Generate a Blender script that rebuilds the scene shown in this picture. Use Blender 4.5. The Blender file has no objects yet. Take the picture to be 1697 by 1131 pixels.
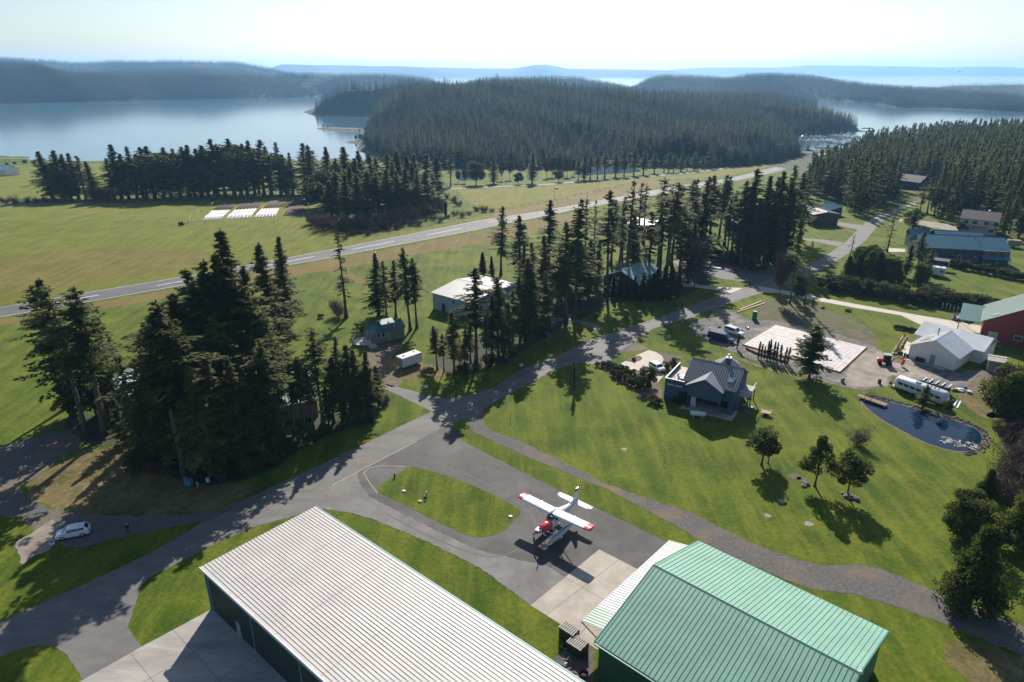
import bpy, bmesh, math, random
import numpy as np
from mathutils import Vector, Matrix, geometry
R = math.radians
random.seed(11)
SC = bpy.context.scene
COL = SC.collection
# ------------------------------------------------------------------ camera
CAMH, PITCH, FPX, IW, IH = 60.0, R(21.7), 1131.0, 1697.0, 1131.0
CP, SP = math.cos(PITCH), math.sin(PITCH)
cam = bpy.data.objects.new('camera', bpy.data.cameras.new('camera'))
COL.objects.link(cam)
cam.location = (0, 0, CAMH)
cam.rotation_euler = (math.pi / 2 - PITCH, 0, 0)
cam.data.sensor_width = 36.0
cam.data.lens = 36.0 * FPX / IW
cam.data.clip_start = 0.5
cam.data.clip_end = 60000
SC.camera = cam
SEA = -24.0
HAZE = 0.00008
Y0, Y1, Y2 = 290.0, 690.0, 860.0


def gz(y):
    """height of the ground sheet: level airfield, then a gentle fall to the shore"""
    if y <= Y0:
        return 0.0
    if y <= Y1:
        return SEA * (y - Y0) / (Y1 - Y0)
    return SEA - 10.0 * min(1.0, (y - Y1) / (Y2 - Y1))


def ray(px, py):
    x = (px - 848.5) / FPX
    y = -(py - 565.5) / FPX
    return x, CP + y * SP, -SP + y * CP


def P(px, py, z=None):
    """survey point of the photograph -> world point at height z (None: on the ground)"""
    dx, dy, dz = ray(px, py)
    if z is None:
        z = 0.0
        for _ in range(60):
            t = (z - CAMH) / dz
            z = 0.5 * z + 0.5 * gz(dy * t)
    t = (z - CAMH) / dz
    return Vector((dx * t, dy * t, z))


def proj(v):
    dz = v[2] - CAMH
    f = v[1] * CP - dz * SP
    return 848.5 + FPX * v[0] / f, 565.5 - FPX * (v[1] * SP + dz * CP) / f


def height_at(p, ytop):
    lo, hi = 0.0, 90.0
    for _ in range(40):
        m = (lo + hi) / 2
        if proj((p[0], p[1], p[2] + m))[1] > ytop:
            lo = m
        else:
            hi = m
    return lo


# ------------------------------------------------------------------ light
SUN_EL, SUN_AZ = R(33.0), R(5.0)
w = bpy.data.worlds.new('World')
SC.world = w
w.use_nodes = True
wn = w.node_tree
wn.nodes.clear()
sky = wn.nodes.new('ShaderNodeTexSky')
sky.sky_type = 'NISHITA'
sky.sun_disc = False
sky.sun_elevation = SUN_EL
sky.sun_rotation = SUN_AZ
sky.altitude = 0
sky.air_density = 1.0
sky.dust_density = 1.0
sky.ozone_density = 1.5
bg = wn.nodes.new('ShaderNodeBackground')
bg.inputs[1].default_value = SKY_STRENGTH = 0.065
wo = wn.nodes.new('ShaderNodeOutputWorld')
tc = wn.nodes.new('ShaderNodeTexCoord')
mpg = wn.nodes.new('ShaderNodeMapping')
mpg.inputs['Scale'].default_value = (1.6, 1.6, 9.0)
cn = wn.nodes.new('ShaderNodeTexNoise')
cn.inputs['Scale'].default_value = 2.3
cn.inputs['Detail'].default_value = 8
cn.inputs['Roughness'].default_value = 0.6
crr = wn.nodes.new('ShaderNodeMapRange')
crr.inputs['From Min'].default_value = 0.5
crr.inputs['From Max'].default_value = 0.75
crr.inputs['To Max'].default_value = 0.4
cmx = wn.nodes.new('ShaderNodeMix')
cmx.data_type = 'RGBA'
cmx.inputs[7].default_value = (9.5, 9.8, 10.0, 1)      # thin high cloud
wn.links.new(tc.outputs['Generated'], mpg.inputs[0])
wn.links.new(mpg.outputs[0], cn.inputs['Vector'])
wn.links.new(cn.outputs['Fac'], crr.inputs['Value'])
wn.links.new(crr.outputs[0], cmx.inputs[0])
wn.links.new(sky.outputs[0], cmx.inputs[6])
tnt = wn.nodes.new('ShaderNodeMix')
tnt.data_type = 'RGBA'
tnt.blend_type = 'MULTIPLY'
tnt.inputs[0].default_value = 1.0
tnt.inputs[7].default_value = (0.88, 0.97, 1.08, 1)
wn.links.new(cmx.outputs[2], tnt.inputs[6])
wn.links.new(tnt.outputs[2], bg.inputs[0])
wn.links.new(bg.outputs[0], wo.inputs[0])
sl = bpy.data.lights.new('sun', 'SUN')
sl.energy = 5.0
sl.angle = R(0.5)
sl.color = (1.0, 0.93, 0.82)
so = bpy.data.objects.new('sun', sl)
COL.objects.link(so)
sd = Vector((math.sin(SUN_AZ) * math.cos(SUN_EL), math.cos(SUN_AZ) * math.cos(SUN_EL), math.sin(SUN_EL)))
so.rotation_euler = (-sd).to_track_quat('-Z', 'Y').to_euler()
so.location = (0, 0, 120)
SC.view_settings.view_transform = 'Standard'
SC.view_settings.look = 'None'
SC.view_settings.exposure = 0.68
SC.view_settings.gamma = 1.0
SC.cycles.max_bounces = 6
SC.cycles.volume_bounces = 4
SC.cycles.transparent_max_bounces = 8

# ------------------------------------------------------------------ materials
MATS = {}


def _n(nt, t, **kw):
    n = nt.nodes.new(t)
    for k, v in kw.items():
        setattr(n, k, v)
    return n


def mat(name, c1, c2=None, scale=1.0, rough=0.7, metal=0.0, bump=0.0, bscale=None, coord='Object', detail=6.0,
        lo=0.35, hi=0.65, c3=None, s3=None, spec=0.4, stretch=None, coat=0.0, bdist=0.03, emit=None):
    """Principled surface whose colour wanders between c1, c2 (and c3 in larger patches)"""
    if name in MATS:
        return MATS[name]
    m = bpy.data.materials.new(name)
    m.use_nodes = True
    nt = m.node_tree
    b = nt.nodes['Principled BSDF']
    b.inputs['Roughness'].default_value = rough
    b.inputs['Metallic'].default_value = metal
    b.inputs['Specular IOR Level'].default_value = spec
    b.inputs['Coat Weight'].default_value = coat
    if coord == 'World':
        g = _n(nt, 'ShaderNodeNewGeometry')
        vec = g.outputs['Position']
    else:
        g = _n(nt, 'ShaderNodeTexCoord')
        vec = g.outputs[coord]
    if stretch:
        mp = _n(nt, 'ShaderNodeMapping')
        mp.inputs['Scale'].default_value = stretch[:3]
        if len(stretch) > 3:
            mp.inputs['Rotation'].default_value = (0, 0, stretch[3])
        nt.links.new(vec, mp.inputs['Vector'])
        vec = mp.outputs[0]

    def noise(s, d=detail):
        n = _n(nt, 'ShaderNodeTexNoise')
        n.inputs['Scale'].default_value = s
        n.inputs['Detail'].default_value = d
        n.inputs['Roughness'].default_value = 0.62
        nt.links.new(vec, n.inputs['Vector'])
        return n.outputs['Fac']

    def ramp(f, a, bb):
        r = _n(nt, 'ShaderNodeMapRange')
        r.inputs['From Min'].default_value = a
        r.inputs['From Max'].default_value = bb
        nt.links.new(f, r.inputs['Value'])
        return r.outputs['Result']

    def mix(f, a, bb):
        x = _n(nt, 'ShaderNodeMix', data_type='RGBA')
        nt.links.new(f, x.inputs[0])
        for s, v in ((x.inputs[6], a), (x.inputs[7], bb)):
            if isinstance(v, tuple):
                s.default_value = (*v[:3], 1)
            else:
                nt.links.new(v, s)
        return x.outputs[2]
    if c2 is None:
        b.inputs['Base Color'].default_value = (*c1, 1)
    else:
        out = mix(ramp(noise(scale), lo, hi), c1, c2)
        if c3 is not None:
            out = mix(ramp(noise(s3 or scale * 0.1), 0.48, 0.66), out, c3)
        nt.links.new(out, b.inputs['Base Color'])
    if bump:
        bp = _n(nt, 'ShaderNodeBump')
        bp.inputs['Strength'].default_value = bump
        bp.inputs['Distance'].default_value = bdist
        nt.links.new(noise(bscale or scale * 4), bp.inputs['Height'])
        nt.links.new(bp.outputs[0], b.inputs['Normal'])
    if emit:
        b.inputs['Emission Color'].default_value = (*emit[:3], 1)
        b.inputs['Emission Strength'].default_value = emit[3]
    MATS[name] = m
    return m


def grass_mat(name, a, b, dry, dryness=0.5, patch=0.03, tuft=1.6, bump=0.6):
    """mown grass: mottled greens, worn straw patches, a faint mowing direction and tufts"""
    m = bpy.data.materials.new(name)
    m.use_nodes = True
    nt = m.node_tree
    L = nt.links.new
    bs = nt.nodes['Principled BSDF']
    bs.inputs['Roughness'].default_value = 0.9
    bs.inputs['Specular IOR Level'].default_value = 0.12
    g = _n(nt, 'ShaderNodeNewGeometry')

    def noise(s, d=6.0, st=None, rr=0.6):
        v = g.outputs['Position']
        if st:
            mp = _n(nt, 'ShaderNodeMapping')
            mp.inputs['Scale'].default_value = st[:3]
            mp.inputs['Rotation'].default_value = (0, 0, st[3])
            L(v, mp.inputs['Vector'])
            v = mp.outputs[0]
        n = _n(nt, 'ShaderNodeTexNoise')
        n.inputs['Scale'].default_value = s
        n.inputs['Detail'].default_value = d
        n.inputs['Roughness'].default_value = rr
        L(v, n.inputs['Vector'])
        return n.outputs['Fac']

    def rng(f, lo, hi, o0=0.0, o1=1.0):
        r = _n(nt, 'ShaderNodeMapRange')
        for k, v in (('From Min', lo), ('From Max', hi), ('To Min', o0), ('To Max', o1)):
            r.inputs[k].default_value = v
        L(f, r.inputs['Value'])
        return r.outputs['Result']

    def mix(f, x, y, blend='MIX'):
        k = _n(nt, 'ShaderNodeMix', data_type='RGBA', blend_type=blend)
        if isinstance(f, float):
            k.inputs[0].default_value = f
        else:
            L(f, k.inputs[0])
        for s, v in ((k.inputs[6], x), (k.inputs[7], y)):
            if isinstance(v, tuple):
                s.default_value = (*v[:3], 1)
            else:
                L(v, s)
        return k.outputs[2]
    c = mix(rng(noise(0.12, 5), 0.36, 0.66), a, b)
    c = mix(rng(noise(patch, 7, rr=0.68), 0.62 - 0.25 * dryness, 0.8 - 0.2 * dryness, 0, 0.85), c, dry)
    c = mix(rng(noise(0.5, 4, (1.0, 0.12, 1.0, R(41))), 0.42, 0.64, 0, 0.42), c, tuple(x * 1.25 for x in dry))
    f = rng(noise(tuft, 5, rr=0.75), 0.3, 0.72, 0.62, 1.35)
    cm = _n(nt, 'ShaderNodeCombineColor')
    for i in range(3):
        L(f, cm.inputs[i])
    c = mix(1.0, c, cm.outputs[0], 'MULTIPLY')
    L(c, bs.inputs['Base Color'])
    bp = _n(nt, 'ShaderNodeBump')
    bp.inputs['Strength'].default_value = bump
    bp.inputs['Distance'].default_value = 0.16
    L(noise(2.6, 6, rr=0.75), bp.inputs['Height'])
    L(bp.outputs[0], bs.inputs['Normal'])
    MATS[name] = m
    return m


def leaf_mat(name, dark, light, trans=0.22, rough=0.75):
    """foliage: colour by the clump's own tint (attribute) and by tree"""
    m = bpy.data.materials.new(name)
    m.use_nodes = True
    nt = m.node_tree
    L = nt.links.new
    bs = nt.nodes['Principled BSDF']
    bs.inputs['Roughness'].default_value = rough
    bs.inputs['Specular IOR Level'].default_value = 0.15
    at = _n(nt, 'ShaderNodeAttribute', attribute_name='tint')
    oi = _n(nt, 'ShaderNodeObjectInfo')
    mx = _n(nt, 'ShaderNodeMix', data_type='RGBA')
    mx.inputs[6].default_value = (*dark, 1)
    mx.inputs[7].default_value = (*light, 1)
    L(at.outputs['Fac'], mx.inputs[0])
    r = _n(nt, 'ShaderNodeMapRange')
    r.inputs['To Min'].default_value = 0.7
    r.inputs['To Max'].default_value = 1.3
    L(oi.outputs['Random'], r.inputs['Value'])
    cc = _n(nt, 'ShaderNodeCombineColor')
    for i in range(3):
        L(r.outputs[0], cc.inputs[i])
    ml = _n(nt, 'ShaderNodeMix', data_type='RGBA', blend_type='MULTIPLY')
    ml.inputs[0].default_value = 1.0
    L(mx.outputs[2], ml.inputs[6])
    L(cc.outputs[0], ml.inputs[7])
    L(ml.outputs[2], bs.inputs['Base Color'])
    tr = _n(nt, 'ShaderNodeBsdfTranslucent')
    L(ml.outputs[2], tr.inputs['Color'])
    ms = _n(nt, 'ShaderNodeMixShader')
    ms.inputs[0].default_value = trans
    L(bs.outputs[0], ms.inputs[1])
    L(tr.outputs[0], ms.inputs[2])
    L(ms.outputs[0], nt.nodes['Material Output'].inputs['Surface'])
    MATS[name] = m
    return m


def water_mat(name, col, wave, scale, rough=0.03, stretch=(1, 1, 1)):
    m = bpy.data.materials.new(name)
    m.use_nodes = True
    nt = m.node_tree
    L = nt.links.new
    bs = nt.nodes['Principled BSDF']
    bs.inputs['Base Color'].default_value = (*col, 1)
    bs.inputs['Roughness'].default_value = rough
    bs.inputs['IOR'].default_value = 1.33
    bs.inputs['Specular IOR Level'].default_value = 0.5
    g = _n(nt, 'ShaderNodeNewGeometry')
    mp = _n(nt, 'ShaderNodeMapping')
    mp.inputs['Scale'].default_value = stretch
    L(g.outputs['Position'], mp.inputs['Vector'])
    n = _n(nt, 'ShaderNodeTexNoise')
    n.inputs['Scale'].default_value = scale
    n.inputs['Detail'].default_value = 5
    L(mp.outputs[0], n.inputs['Vector'])
    n2 = _n(nt, 'ShaderNodeTexNoise')
    n2.inputs['Scale'].default_value = 0.006
    n2.inputs['Detail'].default_value = 3
    mp2 = _n(nt, 'ShaderNodeMapping')
    mp2.inputs['Scale'].default_value = (0.35, 1.6, 1)
    L(g.outputs['Position'], mp2.inputs['Vector'])
    L(mp2.outputs[0], n2.inputs['Vector'])
    mr = _n(nt, 'ShaderNodeMapRange')
    mr.inputs['From Min'].default_value = 0.4
    mr.inputs['From Max'].default_value = 0.62
    mr.inputs['To Min'].default_value = wave * 0.15
    mr.inputs['To Max'].default_value = wave
    L(n2.outputs['Fac'], mr.inputs['Value'])
    bp = _n(nt, 'ShaderNodeBump')
    bp.inputs['Distance'].default_value = 0.4
    L(mr.outputs[0], bp.inputs['Strength'])
    L(n.outputs['Fac'], bp.inputs['Height'])
    L(bp.outputs[0], bs.inputs['Normal'])
    MATS[name] = m
    return m


# ------------------------------------------------------------------ object helpers
def tag(o, label=None, cat=None, group=None, kind=None):
    if label:
        o['label'] = label
    if cat:
        o['category'] = cat
    if group:
        o['group'] = group
    if kind:
        o['kind'] = kind
    return o


def empty(name, loc=(0, 0, 0), rz=0.0, label=None, cat=None, group=None):
    o = bpy.data.objects.new(name, None)
    o.empty_display_size = 0.5
    COL.objects.link(o)
    o.location = loc
    o.rotation_euler = (0, 0, rz)
    return tag(o, label, cat, group)


def copy_tree(o, parent=None):
    c = o.copy()
    COL.objects.link(c)
    if parent is not None:
        c.parent = parent
    for ch in list(o.children):
        copy_tree(ch, c)
    return c


def np_mesh(name, verts, faces, mats, tint=None, smooth=False):
    """verts (n,3) and faces (m,k) arrays -> mesh data"""
    me = bpy.data.meshes.new(name)
    v = np.asarray(verts, np.float32)
    f = np.asarray(faces, np.int32)
    k = f.shape[1]
    me.vertices.add(len(v))
    me.vertices.foreach_set('co', v.ravel())
    me.loops.add(f.size)
    me.loops.foreach_set('vertex_index', f.ravel())
    me.polygons.add(len(f))
    me.polygons.foreach_set('loop_start', np.arange(0, f.size, k, dtype=np.int32))
    me.polygons.foreach_set('loop_total', np.full(len(f), k, np.int32))
    if smooth:
        me.polygons.foreach_set('use_smooth', np.ones(len(f), bool))
    for m in (mats if isinstance(mats, (list, tuple)) else [mats]):
        me.materials.append(m)
    if tint is not None:
        a = me.attributes.new('tint', 'FLOAT', 'POINT')
        a.data.foreach_set('value', np.asarray(tint, np.float32))
    me.update(calc_edges=True)
    me.validate()
    return me


def link(name, me, parent=None):
    o = bpy.data.objects.new(name, me)
    COL.objects.link(o)
    if parent is not None:
        o.parent = parent
    return o


class MB:
    """collects boxes, bars, lathes and prisms; build() links them as one mesh object"""

    def __init__(s):
        s.v, s.f, s.m, s.sm = [], [], [], []

    def add(s, vs, fs, mi=0, smooth=False):
        k = len(s.v)
        s.v += [tuple(q) for q in vs]
        for f in fs:
            s.f.append([i + k for i in f])
            s.m.append(mi)
            s.sm.append(smooth)
        return s

    def box(s, x0, x1, y0, y1, z0, z1, mi=0):
        return s.add([(x0, y0, z0), (x1, y0, z0), (x1, y1, z0), (x0, y1, z0), (x0, y0, z1), (x1, y0, z1), (x1, y1, z1), (x0, y1, z1)],
                     [(3, 2, 1, 0), (4, 5, 6, 7), (0, 1, 5, 4), (1, 2, 6, 5), (2, 3, 7, 6), (3, 0, 4, 7)], mi)

    def hexa(s, lo, hi, mi=0):
        """a box from four lower and four upper corners"""
        return s.add(list(lo) + list(hi), [(3, 2, 1, 0), (4, 5, 6, 7), (0, 1, 5, 4), (1, 2, 6, 5), (2, 3, 7, 6), (3, 0, 4, 7)], mi)

    def prism(s, poly, z0, z1, mi=0):
        n = len(poly)
        vs = [(p[0], p[1], z0) for p in poly] + [(p[0], p[1], z1) for p in poly]
        return s.add(vs, [list(range(n))[::-1], list(range(n, 2 * n))] + [(i, (i + 1) % n, n + (i + 1) % n, n + i) for i in range(n)], mi)

    def profile(s, poly, axis, a, b, mi=0, smooth=False):
        """polygon extruded along x ('x': poly is (y, z)) or y ('y': poly is (x, z))"""
        n = len(poly)
        if axis == 'x':
            vs = [(a, p[0], p[1]) for p in poly] + [(b, p[0], p[1]) for p in poly]
        else:
            vs = [(p[0], a, p[1]) for p in poly] + [(p[0], b, p[1]) for p in poly]
        return s.add(vs, [list(range(n))[::-1], list(range(n, 2 * n))] + [(i, (i + 1) % n, n + (i + 1) % n, n + i) for i in range(n)], mi, smooth)

    def bar(s, p, q, r, r2=None, n=8, mi=0, smooth=True):
        p, q = Vector(p), Vector(q)
        d = (q - p).normalized()
        u = d.orthogonal().normalized()
        w_ = d.cross(u)
        r2 = r if r2 is None else r2
        vs = []
        for c, rr in ((p, r), (q, r2)):
            for i in range(n):
                a = 2 * math.pi * i / n
                vs.append(c + (u * math.cos(a) + w_ * math.sin(a)) * rr)
        return s.add(vs, [(i, (i + 1) % n, n + (i + 1) % n, n + i) for i in range(n)] + [list(range(n))[::-1], list(range(n, 2 * n))], mi, smooth)

    def loft(s, rings, mi=0, smooth=True, cap=True):
        n = len(rings[0])
        vs = [p for r_ in rings for p in r_]
        fs = []
        for k in range(len(rings) - 1):
            for i in range(n):
                fs.append((k * n + i, k * n + (i + 1) % n, (k + 1) * n + (i + 1) % n, (k + 1) * n + i))
        if cap:
            fs.append(list(range(n))[::-1])
            fs.append([(len(rings) - 1) * n + i for i in range(n)])
        return s.add(vs, fs, mi, smooth)

    def blob(s, c, rx, ry, rz, n=8, m=5, mi=0, jit=0.0, rnd=random, smooth=True):
        rings = []
        for k in range(m + 1):
            t = math.pi * (0.03 + 0.94 * k / m)
            ring = []
            for i in range(n):
                a = 2 * math.pi * i / n
                j = 1 + jit * (rnd.random() - 0.5) * 2
                ring.append((c[0] + rx * math.sin(t) * math.cos(a) * j, c[1] + ry * math.sin(t) * math.sin(a) * j, c[2] - rz * math.cos(t) * j))
            rings.append(ring)
        return s.loft(rings, mi, smooth)

    def mesh(s, name, mats):
        me = bpy.data.meshes.new(name)
        me.from_pydata(s.v, [], s.f)
        for m in (mats if isinstance(mats, (list, tuple)) else [mats]):
            me.materials.append(m)
        me.polygons.foreach_set('material_index', s.m)
        me.polygons.foreach_set('use_smooth', s.sm)
        me.update()
        bm = bmesh.new()
        bm.from_mesh(me)
        bmesh.ops.recalc_face_normals(bm, faces=bm.faces)
        bm.to_mesh(me)
        bm.free()
        return me

    def build(s, name, mats, parent=None, bevel=0.0):
        o = link(name, s.mesh(name, mats), parent)
        if bevel:
            b = o.modifiers.new('bevel', 'BEVEL')
            b.width = bevel
            b.segments = 2
            b.limit_method = 'ANGLE'
        return o


def smooth_poly(pts, n=5, closed=True):
    """Catmull-Rom through survey points"""
    out = []
    k = len(pts)
    for i in range(k if closed else k - 1):
        if closed:
            a, b, c, d = (Vector(pts[(i + j) % k]) for j in (-1, 0, 1, 2))
        else:
            a, b, c, d = (Vector(pts[max(0, min(k - 1, i + j))]) for j in (-1, 0, 1, 2))
        for q in range(n):
            t = q / n
            out.append(0.5 * ((2 * b) + (c - a) * t + (2 * a - 5 * b + 4 * c - d) * t * t + (3 * b - a - 3 * c + d) * t ** 3))
    if not closed:
        out.append(Vector(pts[-1]))
    return out


def sheet(name, pts, m, zoff, world=False, smooth=0, rag=0.0, kind='structure', label=None, cat=None, parent=None, seed=1):
    """a flat sheet of ground cover following the ground's fall; pts are survey points"""
    rnd = random.Random(seed)
    w_ = [Vector((p[0], p[1])) if world else P(*p).xy for p in pts]
    if smooth:
        w_ = smooth_poly(w_, smooth)
    if rag:
        o2 = []
        for i, p in enumerate(w_):
            q = w_[(i + 1) % len(w_)]
            k = max(1, int((q - p).length / (rag * 3)))
            d = (q - p).orthogonal().normalized() if (q - p).length > 1e-6 else Vector((0, 0))
            for j in range(k):
                o2.append(p.lerp(q, j / k) + d * (rnd.random() - 0.5) * 2 * rag)
        w_ = o2
    tri = geometry.tessellate_polygon([[Vector((p.x, p.y, 0)) for p in w_]])
    bm = bmesh.new()
    vs = [bm.verts.new((p.x, p.y, 0)) for p in w_]
    for t in tri:
        try:
            bm.faces.new([vs[i] for i in t])
        except ValueError:
            pass
    for yk in (Y0, Y1, Y2):
        bmesh.ops.bisect_plane(bm, geom=bm.verts[:] + bm.edges[:] + bm.faces[:], plane_co=(0, yk, 0), plane_no=(0, 1, 0))
    for v in bm.verts:
        v.co.z = gz(v.co.y) + zoff
    bmesh.ops.recalc_face_normals(bm, faces=bm.faces)
    if sum(f.normal.z for f in bm.faces) < 0:
        bmesh.ops.reverse_faces(bm, faces=bm.faces)
    me = bpy.data.meshes.new(name)
    bm.to_mesh(me)
    bm.free()
    me.materials.append(m)
    o = link(name, me, parent)
    return tag(o, label, cat, None, kind)


def strip(name, pts, width, m, zoff, **kw):
    """a sheet along a survey line"""
    ps = kw.pop('wpts', None) or [P(*p).xy for p in pts]
    a, b = [], []
    for i, p in enumerate(ps):
        d = (ps[min(i + 1, len(ps) - 1)] - ps[max(i - 1, 0)]).normalized()
        nrm = Vector((-d.y, d.x)) * width / 2
        a.append(p + nrm)
        b.append(p - nrm)
    return sheet(name, a + b[::-1], m, zoff, world=True, **kw)
# ------------------------------------------------------------------ plant generators
leaf_mat('fir_needles', (0.050, 0.070, 0.020), (0.195, 0.210, 0.055), trans=0.4)
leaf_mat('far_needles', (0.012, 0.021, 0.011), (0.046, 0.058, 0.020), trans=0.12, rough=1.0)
leaf_mat('pine_needles', (0.045, 0.066, 0.014), (0.160, 0.190, 0.042), trans=0.4)
leaf_mat('shrub_leaves', (0.028, 0.042, 0.012), (0.110, 0.125, 0.034), trans=0.25)
leaf_mat('cedar_leaves', (0.012, 0.018, 0.009), (0.036, 0.045, 0.018))
leaf_mat('madrone_leaves', (0.045, 0.062, 0.020), (0.110, 0.125, 0.040))
leaf_mat('bare_twigs', (0.060, 0.045, 0.036), (0.150, 0.115, 0.085), trans=0.05)
leaf_mat('purple_twigs', (0.060, 0.036, 0.034), (0.140, 0.090, 0.078), trans=0.05)
mat('bark', (0.055, 0.042, 0.032), (0.13, 0.105, 0.085), 6.0, 0.9, bump=0.5, stretch=(1, 1, 0.2))


def cards(cen, dirv, nrm, ln, wd):
    """arrays of small leaf sprays: kite shaped quads"""
    side = np.cross(dirv, nrm)
    side /= np.linalg.norm(side, axis=1, keepdims=True) + 1e-9
    l = ln[:, None]
    w_ = wd[:, None]
    v = np.stack([cen - dirv * l * 0.5, cen + side * w_ * 0.5 - dirv * l * 0.06, cen + dirv * l * 0.5, cen - side * w_ * 0.5 - dirv * l * 0.06], 1)
    n = len(cen)
    return v.reshape(-1, 3), np.arange(n * 4).reshape(n, 4)


def trunk_mesh(name, h, r, rng, lean=0.012, limbs=None, n=8, top=0.12):
    mb = MB()
    rings = []
    ph = rng.random() * 6.28
    k = 9
    for i in range(k + 1):
        t = i / k
        rr = r * (1.0 + 0.5 * max(0, 0.06 - t) / 0.06) * (1 - (1 - top) * t)
        cx = lean * h * math.sin(t * 4 + ph) * t
        cy = lean * h * math.cos(t * 3 + ph) * t
        rings.append([(cx + rr * math.cos(6.283 * j / n), cy + rr * math.sin(6.283 * j / n), t * h - 0.05 * (i == 0)) for j in range(n)])
    mb.loft(rings)
    for a, b, r1 in (limbs or []):
        mb.bar(a, b, r1, r1 * 0.35, 5)
    return mb.mesh(name, MATS['bark'])


def conifer(seed, H=25.0, base=0.3, W=3.4, step=0.5, per=4.2, droop=0.12, gap=0.12, power=0.8, top_w=0.05, leaf=0.85, mtl='fir_needles', low=0.75, stubs=8):
    """one fir: whorls of drooping boughs, each bough a flat fan of needle sprays"""
    rng = np.random.default_rng(seed)
    cen, dv, nv, ln, wd, tn = [], [], [], [], [], []
    limbs = []
    z = base * H
    sect = rng.random(6) * 6.283
    while z < H * 0.985:
        s = min(1.0, (H - z) / (H * (1 - base)))
        env = (s ** power) * (1.0 if s < low else max(0.35, 1 - (s - low) / (1 - low) * 0.55))
        nb = max(3, int(round(per * (0.7 + 0.6 * rng.random()))))
        for b in range(nb):
            if rng.random() < gap:
                continue
            az = rng.random() * 6.283
            lob = 0.82 + 0.25 * math.sin(az * 2 + sect[int(z * 0.35) % 6])
            Lb = W * env * (0.30 + 1.0 * rng.random() ** 1.25) * lob + top_w * H * 0.12
            el = 0.5 * (1 - s) ** 1.5 - 0.22 * s + 0.12 * (rng.random() - 0.5)
            k = max(2, int(Lb / (0.42 * leaf)))
            bt = rng.random()
            z0_ = z
            z = min(H * 0.98, z + (rng.random() - 0.5) * step * 1.5)
            u = (np.arange(k) + 0.35 + 0.5 * rng.random(k)) / k
            rep = 4
            u = np.repeat(u, rep)
            m = len(u)
            lat = (rng.random(m) - 0.5) * 2 * (0.16 + 0.30 * np.sin(np.clip(u, 0, 1) * 3.0)) * min(Lb, 3.2) * 0.62
            r_ = Lb * u
            ca, sa = math.cos(az), math.sin(az)
            x = r_ * ca * math.cos(el) - lat * sa
            y = r_ * sa * math.cos(el) + lat * ca
            zz = z + r_ * math.sin(el) - droop * Lb * u * u - 0.10 * np.abs(lat) + 0.10 * Lb * np.clip(u - 0.75, 0, 1) + (rng.random(m) - 0.5) * 0.35 * leaf
            a2 = az + (rng.random(m) - 0.5) * 1.9 + np.sign(lat) * 0.5
            up = (rng.random(m) - 0.6) * 0.7
            d = np.stack([np.cos(a2) * np.cos(up), np.sin(a2) * np.cos(up), np.sin(up)], 1)
            nn = np.stack([(rng.random(m) - 0.5) * 1.5, (rng.random(m) - 0.5) * 1.5, np.ones(m)], 1)
            cen.append(np.stack([x, y, zz], 1))
            dv.append(d)
            nv.append(nn)
            ln.append(leaf * (0.7 + 0.7 * rng.random(m)))
            wd.append(leaf * (0.34 + 0.3 * rng.random(m)))
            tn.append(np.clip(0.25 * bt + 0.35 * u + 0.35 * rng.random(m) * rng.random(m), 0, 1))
            if Lb > 1.2 and rng.random() < 0.55:
                limbs.append(((0, 0, z), (Lb * 0.7 * ca, Lb * 0.7 * sa, z + Lb * 0.7 * math.sin(el) - droop * Lb * 0.4), 0.05))
            z = z0_
        z += step * (0.6 + 0.8 * rng.random()) * (0.55 + 0.6 * s)
    # leader
    for q in range(10):
        zz = H * (0.965 + 0.035 * q / 9)
        cen.append(np.array([[0, 0, zz]]))
        a = rng.random() * 6.283
        dv.append(np.array([[math.cos(a) * 0.5, math.sin(a) * 0.5, 0.7]]))
        nv.append(np.array([[1.0, 0.3, 0.2]]))
        ln.append(np.array([leaf * 0.6]))
        wd.append(np.array([leaf * 0.25]))
        tn.append(np.array([0.5]))
    for q in range(stubs):
        zz = H * (0.08 + (base - 0.08) * rng.random())
        a = rng.random() * 6.283
        l_ = 0.5 + 1.2 * rng.random()
        limbs.append(((0, 0, zz), (l_ * math.cos(a), l_ * math.sin(a), zz - 0.15 * l_), 0.035))
    C_ = np.concatenate(cen)
    v, f = cards(C_, np.concatenate(dv), np.concatenate(nv), np.concatenate(ln), np.concatenate(wd))
    crown = np_mesh('crown', v, f, MATS[mtl], np.repeat(np.concatenate(tn), 4))
    return crown, trunk_mesh('trunk', H * 0.97, 0.0115 * H + 0.06, random.Random(seed), limbs=limbs), H


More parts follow.
